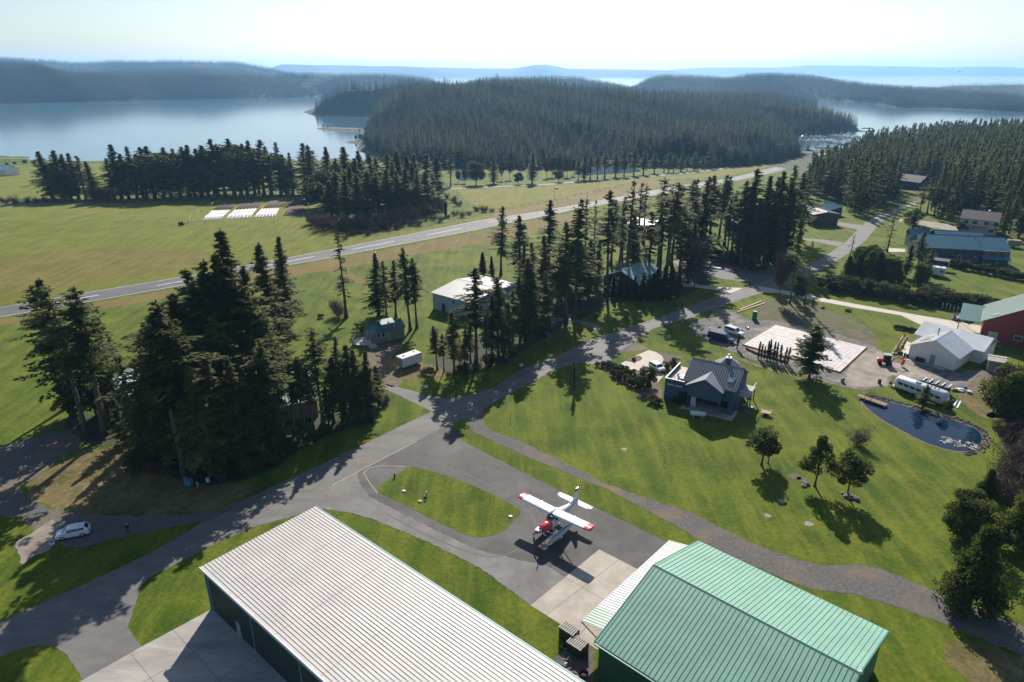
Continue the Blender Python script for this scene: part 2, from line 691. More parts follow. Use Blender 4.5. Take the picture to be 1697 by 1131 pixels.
def clump_tree(seed, H=8.0, W=3.0, base=0.25, nblob=26, leaf=0.45, mtl='shrub_leaves', trunk_r=0.16, per=150, flat=0.75, shape='round', limbs_on=True):
    """broad crown: many leafy clumps of different size spread through the crown's volume"""
    rng = np.random.default_rng(seed)
    cen, dv, tn = [], [], []
    limbs = []
    hc = H * (1 - base)
    for b in range(nblob):
        t = rng.random()
        if shape == 'round':
            zz = base * H + hc * (0.12 + 0.76 * t)
            env = math.sqrt(max(0.05, 1 - (2 * (0.12 + 0.76 * t) - 1) ** 2))
        elif shape == 'cone':
            zz = base * H + hc * (0.05 + 0.9 * t)
            env = 1.08 - 0.95 * t
        else:                                   # column
            zz = base * H + hc * (0.03 + 0.94 * t)
            env = min(1.0, 0.55 + t * 2) * min(1, (1 - t) * 2.2 + 0.12)
        rad = W * env * math.sqrt(rng.random()) * 0.8
        a = rng.random() * 6.283
        c = np.array([rad * math.cos(a), rad * math.sin(a), zz])
        s = (0.28 + 0.25 * rng.random()) * W * (0.55 + 0.45 * env)
        k = int(per * (0.6 + 0.8 * rng.random()))
        p = rng.normal(size=(k, 3))
        p /= np.linalg.norm(p, axis=1, keepdims=True)
        p *= (0.45 + 0.55 * rng.random((k, 1))) * s
        p[:, 2] *= flat
        cen.append(c + p)
        d = p / s + rng.normal(size=(k, 3)) * 0.6
        dv.append(d / (np.linalg.norm(d, axis=1, keepdims=True) + 1e-9))
        bt = rng.random()
        tn.append(np.clip(0.4 * bt + 0.45 * rng.random(k) + 0.15 * p[:, 2] / s, 0, 1))
        if limbs_on and b < 14:
            limbs.append(((0, 0, base * H * 0.9 + hc * 0.25 * t), tuple(c), trunk_r * 0.35))
    C_ = np.concatenate(cen)
    m = len(C_)
    v, f = cards(C_, np.concatenate(dv), rng.normal(size=(m, 3)), leaf * (0.7 + 0.6 * rng.random(m)), leaf * (0.45 + 0.35 * rng.random(m)))
    crown = np_mesh('crown', v, f, MATS[mtl], np.repeat(np.concatenate(tn), 4))
    return crown, trunk_mesh('trunk', H * (base + 0.35), trunk_r, random.Random(seed), lean=0.03, limbs=limbs, top=0.4), H


def bare_plant(seed, H=5.0, W=2.5, n=900, mtl='bare_twigs', stems=9, trunk_r=0.06, tree=False):
    """leafless shrub or tree: a spray of thin twigs"""
    rng = np.random.default_rng(seed)
    limbs = []
    tips = []
    for q in range(stems):
        a = rng.random() * 6.283
        z0 = H * (0.25 + 0.35 * rng.random()) if tree else 0.0
        p = (W * (0.35 + 0.5 * rng.random()) * math.cos(a), W * (0.35 + 0.5 * rng.random()) * math.sin(a), min(H * 0.95, z0 + H * (0.3 + 0.45 * rng.random())))
        limbs.append(((0, 0, z0), p, trunk_r * 0.7))
        tips.append((np.array((0, 0, z0)), np.array(p)))
    idx = rng.integers(0, len(tips), n)
    u = 0.35 + 0.7 * rng.random(n)
    A = np.array([tips[i][0] for i in idx])
    B = np.array([tips[i][1] for i in idx])
    c = A + (B - A) * u[:, None] + rng.normal(size=(n, 3)) * np.array([W, W, H * 0.6]) * 0.16
    c[:, 2] = np.clip(c[:, 2], 0.15, H)
    d = (B - A) / (np.linalg.norm(B - A, axis=1, keepdims=True) + 1e-9) + rng.normal(size=(n, 3)) * 0.55
    d /= np.linalg.norm(d, axis=1, keepdims=True)
    v, f = cards(c, d, rng.normal(size=(n, 3)), 0.17 * H * (0.5 + rng.random(n)), 0.011 * H * (0.6 + 0.8 * rng.random(n)))
    crown = np_mesh('crown', v, f, MATS[mtl], np.repeat(rng.random(n), 4))
    return crown, trunk_mesh('trunk', H * (0.7 if tree else 0.45), trunk_r, random.Random(seed), lean=0.02, limbs=limbs), H


KINDS = {
    'fir': [conifer(1, base=0.38, W=5.0, power=0.8, per=6, step=0.6, leaf=0.66), conifer(2, base=0.30, W=5.4, gap=0.2, power=0.85, per=6, step=0.6, leaf=0.66), conifer(3, base=0.42, W=4.8, gap=0.22, power=0.75, per=6, step=0.6, leaf=0.66),
            conifer(4, base=0.26, W=5.0, gap=0.15, power=0.78, per=6, step=0.6, leaf=0.66), conifer(5, base=0.34, W=4.6, gap=0.28, power=0.7, per=6, step=0.7, leaf=0.66), conifer(6, base=0.22, W=5.6, gap=0.18, power=0.95, per=6, step=0.6, leaf=0.66)],
    'tall': [conifer(7, base=0.5, W=5.4, gap=0.22, power=0.66, per=6, step=0.6, leaf=0.66), conifer(8, base=0.45, W=5.0, gap=0.28, power=0.6, per=5.5, step=0.65, leaf=0.66), conifer(9, base=0.54, W=4.6, gap=0.25, power=0.6, per=6, step=0.6, leaf=0.64)],
    'dense': [conifer(11, base=0.10, W=5.4, per=7, step=0.5, gap=0.08, power=0.92, leaf=0.68), conifer(12, base=0.14, W=5.0, per=7, step=0.5, gap=0.12, power=0.85, leaf=0.68), conifer(13, base=0.08, W=6.0, per=7, step=0.52, gap=0.1, power=1.0, leaf=0.7), conifer(14, base=0.12, W=5.2, per=6, step=0.55, gap=0.15, power=0.9, leaf=0.68)],
    'thin': [conifer(21, base=0.40, W=3.0, gap=0.32, step=0.85, power=0.75, per=5, leaf=0.65), conifer(22, base=0.48, W=2.7, gap=0.36, step=0.85, power=0.7, per=5, leaf=0.65)],
    'sparse': [conifer(31, base=0.28, W=3.8, gap=0.4, step=0.95, droop=0.3, per=4.5, power=0.8, leaf=0.65), conifer(32, base=0.2, W=5.0, gap=0.42, step=1.3, droop=0.05, per=4, power=0.85, leaf=0.7)],
    'spread': [conifer(41, H=11, base=0.16, W=4.6, per=7, step=0.3, gap=0.04, power=0.62, droop=-0.02, leaf=0.55, low=0.85, stubs=0)],
    'cedar': [conifer(51, H=12, base=0.04, W=2.9, per=7, step=0.26, gap=0.02, power=0.75, leaf=0.55, mtl='cedar_leaves', stubs=0), conifer(52, H=12, base=0.05, W=2.5, per=7, step=0.26, gap=0.04, power=0.7, leaf=0.5, mtl='cedar_leaves', stubs=0)],
    'pine': [clump_tree(61, H=7, W=2.5, base=0.34, nblob=24, leaf=0.36, mtl='pine_needles', trunk_r=0.15, per=140), clump_tree(62, H=8, W=2.4, base=0.3, nblob=28, leaf=0.36, mtl='pine_needles', trunk_r=0.16, per=140, shape='cone'), clump_tree(63, H=7, W=2.3, base=0.3, nblob=30, leaf=0.34, mtl='pine_needles', trunk_r=0.14, per=150)],
    'madrone': [clump_tree(71, H=11, W=4.2, base=0.18, nblob=34, leaf=0.5, mtl='madrone_leaves', trunk_r=0.2), clump_tree(72, H=14, W=4.6, base=0.15, nblob=40, leaf=0.55, mtl='shrub_leaves', trunk_r=0.25)],
    'bush': [clump_tree(81, H=3.0, W=1.9, base=0.02, nblob=16, leaf=0.26, trunk_r=0.05, per=170), clump_tree(82, H=3.0, W=1.6, base=0.02, nblob=14, leaf=0.24, trunk_r=0.05, per=170)],
    'bigbush': [clump_tree(83, H=10, W=4.4, base=0.03, nblob=60, leaf=0.42, mtl='pine_needles', trunk_r=0.2, per=230), clump_tree(84, H=10, W=4.0, base=0.03, nblob=60, leaf=0.42, mtl='pine_needles', trunk_r=0.2, per=230, shape='cone')],
    'column': [conifer(91, H=5, base=0.06, W=0.62, per=7, step=0.13, gap=0.0, power=0.5, droop=-0.5, leaf=0.2, mtl='cedar_leaves', stubs=0, top_w=0.02), conifer(92, H=6, base=0.14, W=0.6, per=7, step=0.15, gap=0.0, power=0.45, droop=-0.5, leaf=0.2, mtl='cedar_leaves', stubs=0, top_w=0.02, low=0.6)],
    'bare': [bare_plant(101, H=5, W=2.6, n=1500), bare_plant(102, H=5, W=2.3, n=1300)],
    'baretree': [bare_plant(111, H=14, W=3.2, n=1500, stems=22, trunk_r=0.16, tree=True), bare_plant(112, H=14, W=2.6, n=1200, stems=20, trunk_r=0.15, tree=True, mtl='purple_twigs')],
    'purple': [bare_plant(121, H=6, W=3.2, n=1500, mtl='purple_twigs', stems=14), bare_plant(122, H=5, W=3.0, n=1300, mtl='purple_twigs', stems=12)],
}
TR = random.Random(5)


def tree(kind, px, py, ytop, name, label, cat='tree', group=None, wx=1.0, var=None, pos=None, h=None):
    crown, trunk, H0 = KINDS[kind][TR.randrange(len(KINDS[kind])) if var is None else var]
    p = P(px, py) if pos is None else pos
    hh = height_at(p, ytop) if h is None else h
    s = hh / H0
    r = empty(name, p, TR.random() * 6.283, label, cat, group)
    r.rotation_euler = (R(TR.gauss(0, 1.3)), R(TR.gauss(0, 1.3)), r.rotation_euler.z)
    r.scale = (s * wx, s * wx, s)
    link('trunk', trunk, r)
    link('crown', crown, r)
    return r


# far woods: one mesh of many small firs
def lod_tree(seed, nb, base=0.1, W=0.15):
    """unit fir of nb kite boughs and a stem; returns verts, tris"""
    rng = np.random.default_rng(seed)
    V, F = [], []
    for i in range(nb):
        t = base + (1 - base) * (i + rng.random()) / nb * 0.97
        s = 1 - t
        L_ = W * (s / (1 - base)) ** 0.75 * (0.65 + 0.6 * rng.random()) + 0.012
        a = i * 2.4 + rng.random()
        ca, sa = math.cos(a), math.sin(a)
        wd = L_ * 0.55 + 0.01
        up = 0.05 + 0.55 * (1 - s) - 0.25 * s
        k = len(V)
        V += [(0, 0, t + 0.02), (ca * L_ * 0.62 - sa * wd * 0.5, sa * L_ * 0.62 + ca * wd * 0.5, t + L_ * 0.3 * up - 0.012),
              (ca * L_, sa * L_, t + L_ * up * 0.5 - 0.02), (ca * L_ * 0.62 + sa * wd * 0.5, sa * L_ * 0.62 - ca * wd * 0.5, t + L_ * 0.3 * up - 0.012)]
        F += [(k, k + 1, k + 2), (k, k + 2, k + 3)]
    k = len(V)
    r_ = 0.008
    V += [(r_, 0, 0), (-r_ * 0.5, r_, 0), (-r_ * 0.5, -r_, 0), (0, 0, 1.0)]
    F += [(k, k + 1, k + 3), (k + 1, k + 2, k + 3), (k + 2, k, k + 3)]
    return np.array(V, np.float32), np.array(F, np.int32)


LOD_A = [lod_tree(s, 76, base=0.04, W=0.20 + 0.05 * (s % 3)) for s in range(6)]
LOD_B = [lod_tree(20 + s, 17, base=0.03, W=0.30) for s in range(5)]


def lod_mid(seed, **kw):
    """a lighter version of the near fir, unit height, for the woods of the middle distance"""
    cr, tk, H0 = conifer(seed, **kw)
    n = len(cr.vertices)
    v = np.zeros(n * 3, np.float32)
    cr.vertices.foreach_get('co', v)
    f = np.zeros(len(cr.polygons) * 4, np.int32)
    cr.polygons.foreach_get('vertices', f)
    bpy.data.meshes.remove(cr)
    bpy.data.meshes.remove(tk)
    v = v.reshape(-1, 3) / H0
    f = f.reshape(-1, 4)
    q = np.array([(.012, 0, 0), (-.008, .01, 0), (0, 0, .9), (0, 0, .9), (-.008, -.01, 0), (.012, 0, 0), (0, 0, .9), (0, 0, .9)], np.float32)
    return np.concatenate([v, q]), np.concatenate([f, np.array([(0, 1, 2, 3), (4, 5, 6, 7)], np.int32) + n])


LOD_M = [lod_mid(400 + k, base=(.1, .3, .2, .15, .35)[k], W=(5.2, 4.6, 5.6, 4.8, 5.4)[k], step=1.25, per=5, leaf=1.35, gap=.15, power=(.8, .7, .95, .65, .75)[k], stubs=0) for k in range(5)]


def wood(name, pts, hts, lods, m, label, seed=3, tint=(0.0, 0.7)):
    """pts (n,3): one stuff object of n small trees"""
    rng = np.random.default_rng(seed)
    pts = np.asarray(pts, np.float32)
    n = len(pts)
    vi = rng.integers(0, len(lods), n)
    ang = rng.random(n) * 6.283
    lean = rng.normal(size=(n, 2)) * 0.02
    wide = 0.8 + 0.5 * rng.random(n)
    tt = tint[0] + (tint[1] - tint[0]) * rng.random(n)
    VV, FF, TT = [], [], []
    off = 0
    for k, (v, f) in enumerate(lods):
        ix = np.nonzero(vi == k)[0]
        if not len(ix):
            continue
        c, s = np.cos(ang[ix])[:, None], np.sin(ang[ix])[:, None]
        h = np.asarray(hts)[ix][:, None]
        x = (v[None, :, 0] * c - v[None, :, 1] * s) * h * wide[ix][:, None] + v[None, :, 2] * h * lean[ix, 0][:, None]
        y = (v[None, :, 0] * s + v[None, :, 1] * c) * h * wide[ix][:, None] + v[None, :, 2] * h * lean[ix, 1][:, None]
        z = v[None, :, 2] * h
        q = np.stack([x, y, z], 2) + pts[ix][:, None, :]
        VV.append(q.reshape(-1, 3))
        FF.append((f[None] + (np.arange(len(ix)) * len(v))[:, None, None] + off).reshape(-1, f.shape[1]))
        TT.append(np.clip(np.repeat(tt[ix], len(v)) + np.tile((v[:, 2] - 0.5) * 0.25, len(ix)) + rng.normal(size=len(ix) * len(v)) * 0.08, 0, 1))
        off += len(ix) * len(v)
    me = np_mesh(name, np.concatenate(VV), np.concatenate(FF), MATS[m], np.concatenate(TT))
    return tag(link(name, me), label, 'wood', None, 'stuff')


def in_poly(x, y, poly):
    """numpy point-in-polygon"""
    ins = np.zeros(len(x), bool)
    n = len(poly)
    for i in range(n):
        x1, y1 = poly[i]
        x2, y2 = poly[(i + 1) % n]
        c = ((y1 > y) != (y2 > y)) & (x < (x2 - x1) * (y - y1) / (y2 - y1 + 1e-12) + x1)
        ins ^= c
    return ins


def poly_dist(x, y, poly):
    d = np.full(len(x), 1e9)
    n = len(poly)
    for i in range(n):
        a = np.array(poly[i])
        b = np.array(poly[(i + 1) % n])
        ab = b - a
        t = np.clip(((x - a[0]) * ab[0] + (y - a[1]) * ab[1]) / (ab @ ab), 0, 1)
        d = np.minimum(d, np.hypot(x - a[0] - t * ab[0], y - a[1] - t * ab[1]))
    return d
# ------------------------------------------------------------------ the setting
grass_mat('lawn', (0.038, 0.072, 0.004), (0.090, 0.128, 0.008), (0.145, 0.142, 0.016), 0.33)
grass_mat('meadow', (0.084, 0.112, 0.007), (0.132, 0.150, 0.012), (0.175, 0.150, 0.028), 0.5, patch=0.02)
grass_mat('straw', (0.120, 0.100, 0.024), (0.160, 0.122, 0.036), (0.180, 0.126, 0.050), 0.6)
grass_mat('rough_grass', (0.070, 0.070, 0.020), (0.125, 0.100, 0.036), (0.190, 0.145, 0.070), 0.85, patch=0.15, tuft=0.9, bump=0.9)
grass_mat('strip_grass', (0.100, 0.112, 0.008), (0.140, 0.135, 0.014), (0.175, 0.138, 0.028), 0.5)
grass_mat('field_patch', (0.095, 0.100, 0.010), (0.140, 0.125, 0.022), (0.175, 0.135, 0.040), 0.6, patch=0.08)
mat('road_asphalt', (0.112, 0.105, 0.100), (0.162, 0.152, 0.144), 0.35, 0.82, bump=0.25, bscale=9, coord='World', c3=(0.105, 0.10, 0.096), s3=0.16, stretch=(0.6, 1.6, 1, R(-42)))
mat('new_asphalt', (0.040, 0.038, 0.039), (0.064, 0.060, 0.060), 0.5, 0.8, bump=0.25, bscale=9, coord='World', c3=(0.090, 0.085, 0.082), s3=0.12)
mat('worn_asphalt', (0.125, 0.118, 0.112), (0.185, 0.176, 0.168), 0.45, 0.85, bump=0.25, bscale=9, coord='World', c3=(0.12, 0.112, 0.106), s3=0.2)
mat('runway_asphalt', (0.068, 0.068, 0.073), (0.100, 0.098, 0.100), 0.2, 0.8, coord='World', stretch=(0.3, 1.2, 1, R(-48)))
mat('concrete', (0.33, 0.29, 0.24), (0.43, 0.385, 0.33), 0.4, 0.85, bump=0.15, bscale=6, coord='World', c3=(0.27, 0.24, 0.205), s3=0.15)
mat('apron_concrete', (0.30, 0.28, 0.255), (0.39, 0.365, 0.335), 0.5, 0.85, bump=0.15, bscale=6, coord='World', c3=(0.24, 0.22, 0.2), s3=0.22, stretch=(0.4, 1.6, 1, R(45)))
mat('pale_concrete', (0.42, 0.37, 0.31), (0.50, 0.45, 0.39), 0.4, 0.85, coord='World', bump=0.1, bscale=5)
mat('gravel', (0.070, 0.066, 0.066), (0.125, 0.116, 0.110), 2.2, 0.95, bump=0.8, bscale=7, coord='World', c3=(0.165, 0.122, 0.080), s3=0.16, bdist=0.06)
mat('grey_gravel', (0.075, 0.072, 0.073), (0.17, 0.158, 0.148), 0.8, 0.95, bump=0.8, bscale=6, coord='World', c3=(0.25, 0.215, 0.175), s3=0.2, bdist=0.06)
mat('dirt', (0.085, 0.062, 0.045), (0.17, 0.13, 0.095), 0.7, 0.95, bump=0.9, bscale=3, coord='World', c3=(0.10, 0.095, 0.04), s3=0.2, bdist=0.12)
mat('scrub_dirt', (0.060, 0.062, 0.018), (0.125, 0.092, 0.058), 0.35, 0.95, bump=0.9, bscale=3, coord='World', c3=(0.06, 0.085, 0.012), s3=0.12, bdist=0.12)
mat('pale_dirt', (0.21, 0.175, 0.14), (0.36, 0.315, 0.26), 0.6, 0.95, bump=0.9, bscale=3, coord='World', c3=(0.17, 0.14, 0.115), s3=0.3, bdist=0.12)
mat('white_line', (0.62, 0.61, 0.58), (0.42, 0.41, 0.39), 0.9, 0.8, coord='World')
mat('dust', (0.36, 0.30, 0.24), (0.26, 0.22, 0.18), 2.0, 0.9, coord='World')
mat('joint', (0.17, 0.155, 0.14), None, 1, 0.9)
mat('soil', (0.055, 0.036, 0.030), (0.105, 0.072, 0.058), 0.6, 0.95, bump=0.8, coord='World', bdist=0.2)
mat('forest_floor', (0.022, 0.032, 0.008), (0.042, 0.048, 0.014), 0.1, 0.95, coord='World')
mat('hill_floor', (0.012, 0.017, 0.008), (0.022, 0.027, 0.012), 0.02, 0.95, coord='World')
mat('shore_rock', (0.022, 0.022, 0.016), (0.05, 0.045, 0.034), 0.2, 0.9, coord='World')
mat('rock', (0.10, 0.095, 0.088), (0.27, 0.25, 0.225), 2.0, 0.9, bump=0.6, bscale=6)
water_mat('sea_water', (0.06, 0.12, 0.16), 0.02, 0.35, 0.11, (0.25, 1.0, 1.0))
water_mat('pond_water', (0.008, 0.022, 0.045), 0.012, 1.2, 0.01)

# one ground sheet with a ragged shore
RNG = np.random.default_rng(7)


def build_ground():
    xs = [-15500, -6000, -2500, -1400] + list(np.arange(-1100, 1101, 22.0)) + [1400, 2500, 6000, 15500]
    ys = [-250, Y0, Y1] + list(np.arange(Y1 + 8, Y2, 9.0)) + [Y2, 3000, 15800]
    v = []
    for y in ys:
        for x in xs:
            z = gz(y)
            if y > Y1 and abs(x) < 1200:
                a = min(1, (y - Y1) / 30) * max(0, 1 - (y - Y1) / 165)
                z += a * (1.6 + 1.5 * math.sin(x * 0.021 + 1.2) + 1.3 * math.sin(x * 0.055 + y * 0.05) + 0.8 * math.sin(x * 0.13 - y * 0.09))
            v.append((x, y, z))
    nx = len(xs)
    f = [(j * nx + i, j * nx + i + 1, (j + 1) * nx + i + 1, (j + 1) * nx + i) for j in range(len(ys) - 1) for i in range(nx - 1)]
    o = link('ground', np_mesh('ground', v, f, MATS['lawn'], smooth=False))
    return tag(o, None, None, None, 'structure')


build_ground()
sea = MB()
sea.add([(-15500, 640, SEA - 0.3), (15500, 640, SEA - 0.3), (15500, 15800, SEA - 0.3), (-15500, 15800, SEA - 0.3)], [(0, 1, 2, 3)])
tag(sea.build('sea', MATS['sea_water']), kind='structure')

# haze: even air round the whole scene
hz = MB()
hz.box(-15900, 15900, -300, 16200, -36, 205)
hm = bpy.data.materials.new('air')
hm.use_nodes = True
hm.node_tree.nodes.clear()
ho = hm.node_tree.nodes.new('ShaderNodeOutputMaterial')
hv = hm.node_tree.nodes.new('ShaderNodeVolumePrincipled')
hv.inputs['Color'].default_value = (0.32, 0.62, 1.0, 1)
hv.inputs['Density'].default_value = HAZE
hv.inputs['Anisotropy'].default_value = 0.4
hm.node_tree.links.new(hv.outputs[0], ho.inputs['Volume'])
tag(hz.build('haze', hm), kind='stuff')


def land(name, poly, res, hfun, m, slope=0.15, cap=6.0):
    """an island or headland: grid whose edge dips below the sea along poly"""
    px = [p[0] for p in poly]
    py = [p[1] for p in poly]
    xs = np.arange(min(px) - 2 * res, max(px) + 2 * res, res)
    ys = np.arange(min(py) - 2 * res, max(py) + 2 * res, res)
    X, Y = np.meshgrid(xs, ys)
    x, y = X.ravel(), Y.ravel()
    sd_ = poly_dist(x, y, poly) * np.where(in_poly(x, y, poly), 1, -1)
    z = SEA + np.clip(sd_ * slope, -8, cap) + np.where(sd_ > 0, hfun(x, y) * np.clip(sd_ / 60, 0, 1), 0)
    nx = len(xs)
    i, j = np.meshgrid(np.arange(nx - 1), np.arange(len(ys) - 1))
    a = (j * nx + i).ravel()
    f = np.stack([a, a + 1, a + nx + 1, a + nx], 1)
    keep = sd_[f].max(1) > -2.5 * res
    o = link(name, np_mesh(name, np.stack([x, y, z], 1), f[keep], MATS[m], smooth=True))
    tag(o, kind='structure')

    def zat(qx, qy):
        s_ = poly_dist(qx, qy, poly)
        return SEA + np.clip(s_ * slope, -8, cap) + hfun(qx, qy) * np.clip(s_ / 60, 0, 1)
    return zat


def scatter(poly, spacing, seed, clear=None, jitter=0.9, margin=2.0):
    rng = np.random.default_rng(seed)
    px = [p[0] for p in poly]
    py = [p[1] for p in poly]
    X, Y = np.meshgrid(np.arange(min(px), max(px), spacing), np.arange(min(py), max(py), spacing))
    x = X.ravel() + rng.uniform(-1, 1, X.size) * spacing * 0.5 * jitter
    y = Y.ravel() + rng.uniform(-1, 1, X.size) * spacing * 0.5 * jitter
    k = in_poly(x, y, poly)
    x, y = x[k], y[k]
    k = poly_dist(x, y, poly) > margin
    if clear is not None:
        k &= ~clear(x, y)
    return x[k], y[k], rng


def gauss(x, y, cx, cy, sx, sy, a):
    return a * np.exp(-0.5 * ((x - cx) / sx) ** 2 - 0.5 * ((y - cy) / sy) ** 2)


# the wooded headland across the road
HEAD = [(-446, 1547), (-395, 1440), (-275, 1405), (-232, 1200), (-205, 985), (-172, 800), (-110, 640), (-60, 585), (20, 566), (120, 575), (185, 590), (250, 650), (300, 715), (318, 800), (335, 900),
        (420, 985), (512, 1044), (530, 1110), (470, 1290), (300, 1480), (0, 1620), (-240, 1690), (-400, 1640)]
head_h = lambda x, y: gauss(x, y, -30, 1150, 235, 235, 40) + gauss(x, y, -310, 1480, 130, 110, 34) + gauss(x, y, 330, 1080, 120, 90, 5) + 4.5 * np.sin(x * 0.021 + 1) * np.sin(y * 0.017) + 2.5 * np.sin(x * 0.05 + y * 0.03)
zhead = land('headland', HEAD, 22, head_h, 'forest_floor', 0.16, 7.0)
x, y, rg = scatter(HEAD, 7.0, 21, clear=lambda x, y: (y < 615) & (x > 60) & (x < 230), margin=5)
hts = 13 + 9 * rg.random(len(x)) + 7 * rg.random(len(x)) ** 4 + 4 * np.sin(x * 0.03) * np.sin(y * 0.025 + 2)
vis = y < 1480
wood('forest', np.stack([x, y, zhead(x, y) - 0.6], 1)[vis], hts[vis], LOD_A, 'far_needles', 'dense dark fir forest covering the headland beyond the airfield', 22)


def ridge(name, top, foot, yfoot, yridge, tree_h, tree_n, label, seed, lod=True, base=SEA - 3, taper=0.06):
    """a hill range: surveyed skyline points, its own distance and depth, wooded"""
    top = sorted(top)
    rng = np.random.default_rng(seed)
    n = max(24, int((top[-1][0] - top[0][0]) / 7))
    pxs = np.linspace(top[0][0], top[-1][0], n)
    tys = np.interp(pxs, [t[0] for t in top], [t[1] for t in top])
    k = 16
    V = np.zeros((k, n, 3))
    for i in range(n):
        fx = (pxs[i] - 848.5) / FPX
        yf = yfoot if not foot else P(pxs[i], np.interp(pxs[i], [t[0] for t in foot], [t[1] for t in foot]), SEA).y
        yr = yf + (yridge - yfoot) * (0.85 + 0.3 * math.sin(i * 0.21 + seed))
        tt = P(pxs[i], tys[i], 0)
        dy = ray(pxs[i], tys[i])
        zr = CAMH + dy[2] / dy[1] * yr - tree_h
        e = min(1.0, (i + 0.0) / n / taper, (n - 1 - i) / n / taper)
        zr = base + (zr - base) * (0.25 + 0.75 * e)
        for j in range(k):
            t = j / (k - 1) * 2
            u = t if t <= 1 else 2 - t
            yy = yf + (yr - yf) * t
            h = base + (zr - base) * (math.sin(u * math.pi / 2) ** 0.8)
            h += (1 - abs(2 * u - 1)) * (zr - base) * 0.08 * math.sin(i * 0.5 + j * 0.9 + seed)
            fw = yy * CP - (h - CAMH) * SP
            V[j, i] = (fx * (yy * CP + (CAMH - h) * SP), yy, h)
    a = (np.arange(k - 1)[:, None] * n + np.arange(n - 1)[None]).ravel()
    f = np.stack([a, a + 1, a + n + 1, a + n], 1)
    tag(link(name, np_mesh(name, V.reshape(-1, 3), f, MATS['hill_floor'], smooth=True)), kind='structure')
    if tree_n:
        ii = rng.random(tree_n) * (n - 1.001)
        jj = rng.random(tree_n) ** 0.8 * (k - 1) * 0.56
        i0, j0 = ii.astype(int), jj.astype(int)
        di, dj = (ii - i0)[:, None], (jj - j0)[:, None]
        p = V[j0, i0] * (1 - di) * (1 - dj) + V[j0, i0 + 1] * di * (1 - dj) + V[j0 + 1, i0] * (1 - di) * dj + V[j0 + 1, i0 + 1] * di * dj
        p[:, 2] -= 1.0
        ok = p[:, 2] > SEA - 0.2
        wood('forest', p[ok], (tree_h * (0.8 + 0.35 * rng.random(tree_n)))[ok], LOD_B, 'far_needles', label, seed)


ridge('hills', [(-60, 99), (0, 100), (60, 103), (120, 119), (230, 119), (330, 119), (440, 124), (500, 131), (522, 140), (534, 152)], [(-60, 173), (0, 172), (200, 168), (300, 165), (534, 161)], 2050, 2450, 19, 17000,
      'blue hazed fir forest on the shore across the bay', 31)
ridge('hills', [(-80, 104), (60, 108), (120, 114), (230, 111), (340, 109), (405, 117), (440, 124), (490, 135)], None, 2900, 3250, 20, 8000, 'hazy fir forest on the middle ridge at the left', 32)
ridge('hills', [(-80, 95), (0, 93), (70, 96), (120, 101), (190, 98), (330, 98), (400, 101), (440, 108), (465, 115), (520, 128)], None, 3900, 4400, 20, 9000, 'pale blue forest on the highest ridge at the left', 33)
ridge('hills', [(440, 124), (470, 118), (550, 120), (656, 121), (709, 127), (740, 134)], None, 2700, 3000, 19, 6000, 'hazy forest on the low ridge behind the headland, left of centre', 34)
ridge('hills', [(760, 134), (797, 127), (868, 125), (957, 125), (1010, 134), (1060, 146), (1080, 152)], None, 2700, 2960, 18, 6000, 'hazy forest on the rounded island behind the headland', 35)
ridge('hills', [(1030, 138), (1045, 133), (1098, 122), (1150, 123), (1203, 126), (1245, 120), (1295, 119), (1345, 123), (1398, 131), (1451, 138), (1539, 143), (1628, 150), (1697, 155), (1780, 158)],
      [(1030, 162), (1362, 166), (1451, 172), (1486, 179), (1697, 187), (1780, 190)], 1900, 2350, 18, 20000, 'blue hazed forest on the long ridge across the right bay', 36)
ridge('hills', [(1080, 152), (1104, 146), (1203, 145), (1274, 146), (1327, 152), (1355, 163), (1372, 172)], None, 1600, 1790, 17, 3000, 'hazy forest on the low middle point at the right', 37)
ridge('hills', [(1130, 166), (1150, 158), (1203, 157), (1274, 161), (1345, 171), (1380, 178), (1415, 189), (1430, 206)], None, 1150, 1280, 17, 1500, 'dark forest on the point behind the marina', 38)
ridge('hills', [(1520, 146), (1575, 137), (1697, 135), (1800, 134)], None, 2650, 2950, 14, 1500, 'pale forest on the distant low ridge at the far right', 39)
ridge('islands', [(420, 112), (456, 107), (600, 109), (656, 110), (760, 113), (850, 114), (872, 110), (886, 107.5), (900, 107), (915, 109), (940, 114), (1080, 116), (1160, 119)], None, 8300, 9300, 0, 0, '', 41)
ridge('mountains', [(1020, 118), (1130, 111), (1200, 112), (1290, 112), (1345, 108), (1400, 109), (1480, 110), (1560, 112), (1697, 109), (1800, 110)], None, 11000, 12800, 0, 0, '', 42, taper=0.2)
ridge('mountains', [(-60, 112), (100, 110), (300, 111), (470, 113), (560, 113)], None, 11500, 13000, 0, 0, '', 43, taper=0.2)

# thin smoke rising from the far woods
sm = MB()
dxs, dys, dzs = ray(512, 127)
for k in range(5):
    c = Vector((dxs, dys, dzs)) * (2350 / dys) + Vector((-14 + 16 * k, 6 * k, CAMH - 18 + 9 * k - 12))
    sm.blob(c, 24 + 7 * k, 18 + 4 * k, 5 + 2 * k, 14, 8, jit=0.12)
smm = bpy.data.materials.new('smoke_air')
smm.use_nodes = True
smm.node_tree.nodes.clear()
so_ = smm.node_tree.nodes.new('ShaderNodeOutputMaterial')
sv_ = smm.node_tree.nodes.new('ShaderNodeVolumePrincipled')
sv_.inputs['Color'].default_value = (0.9, 0.93, 0.97, 1)
sv_.inputs['Density'].default_value = 0.0022
smm.node_tree.links.new(sv_.outputs[0], so_.inputs['Volume'])
tag(sm.build('smoke', smm), 'pale plume of smoke over the far woods at the left', 'smoke', None, 'stuff')

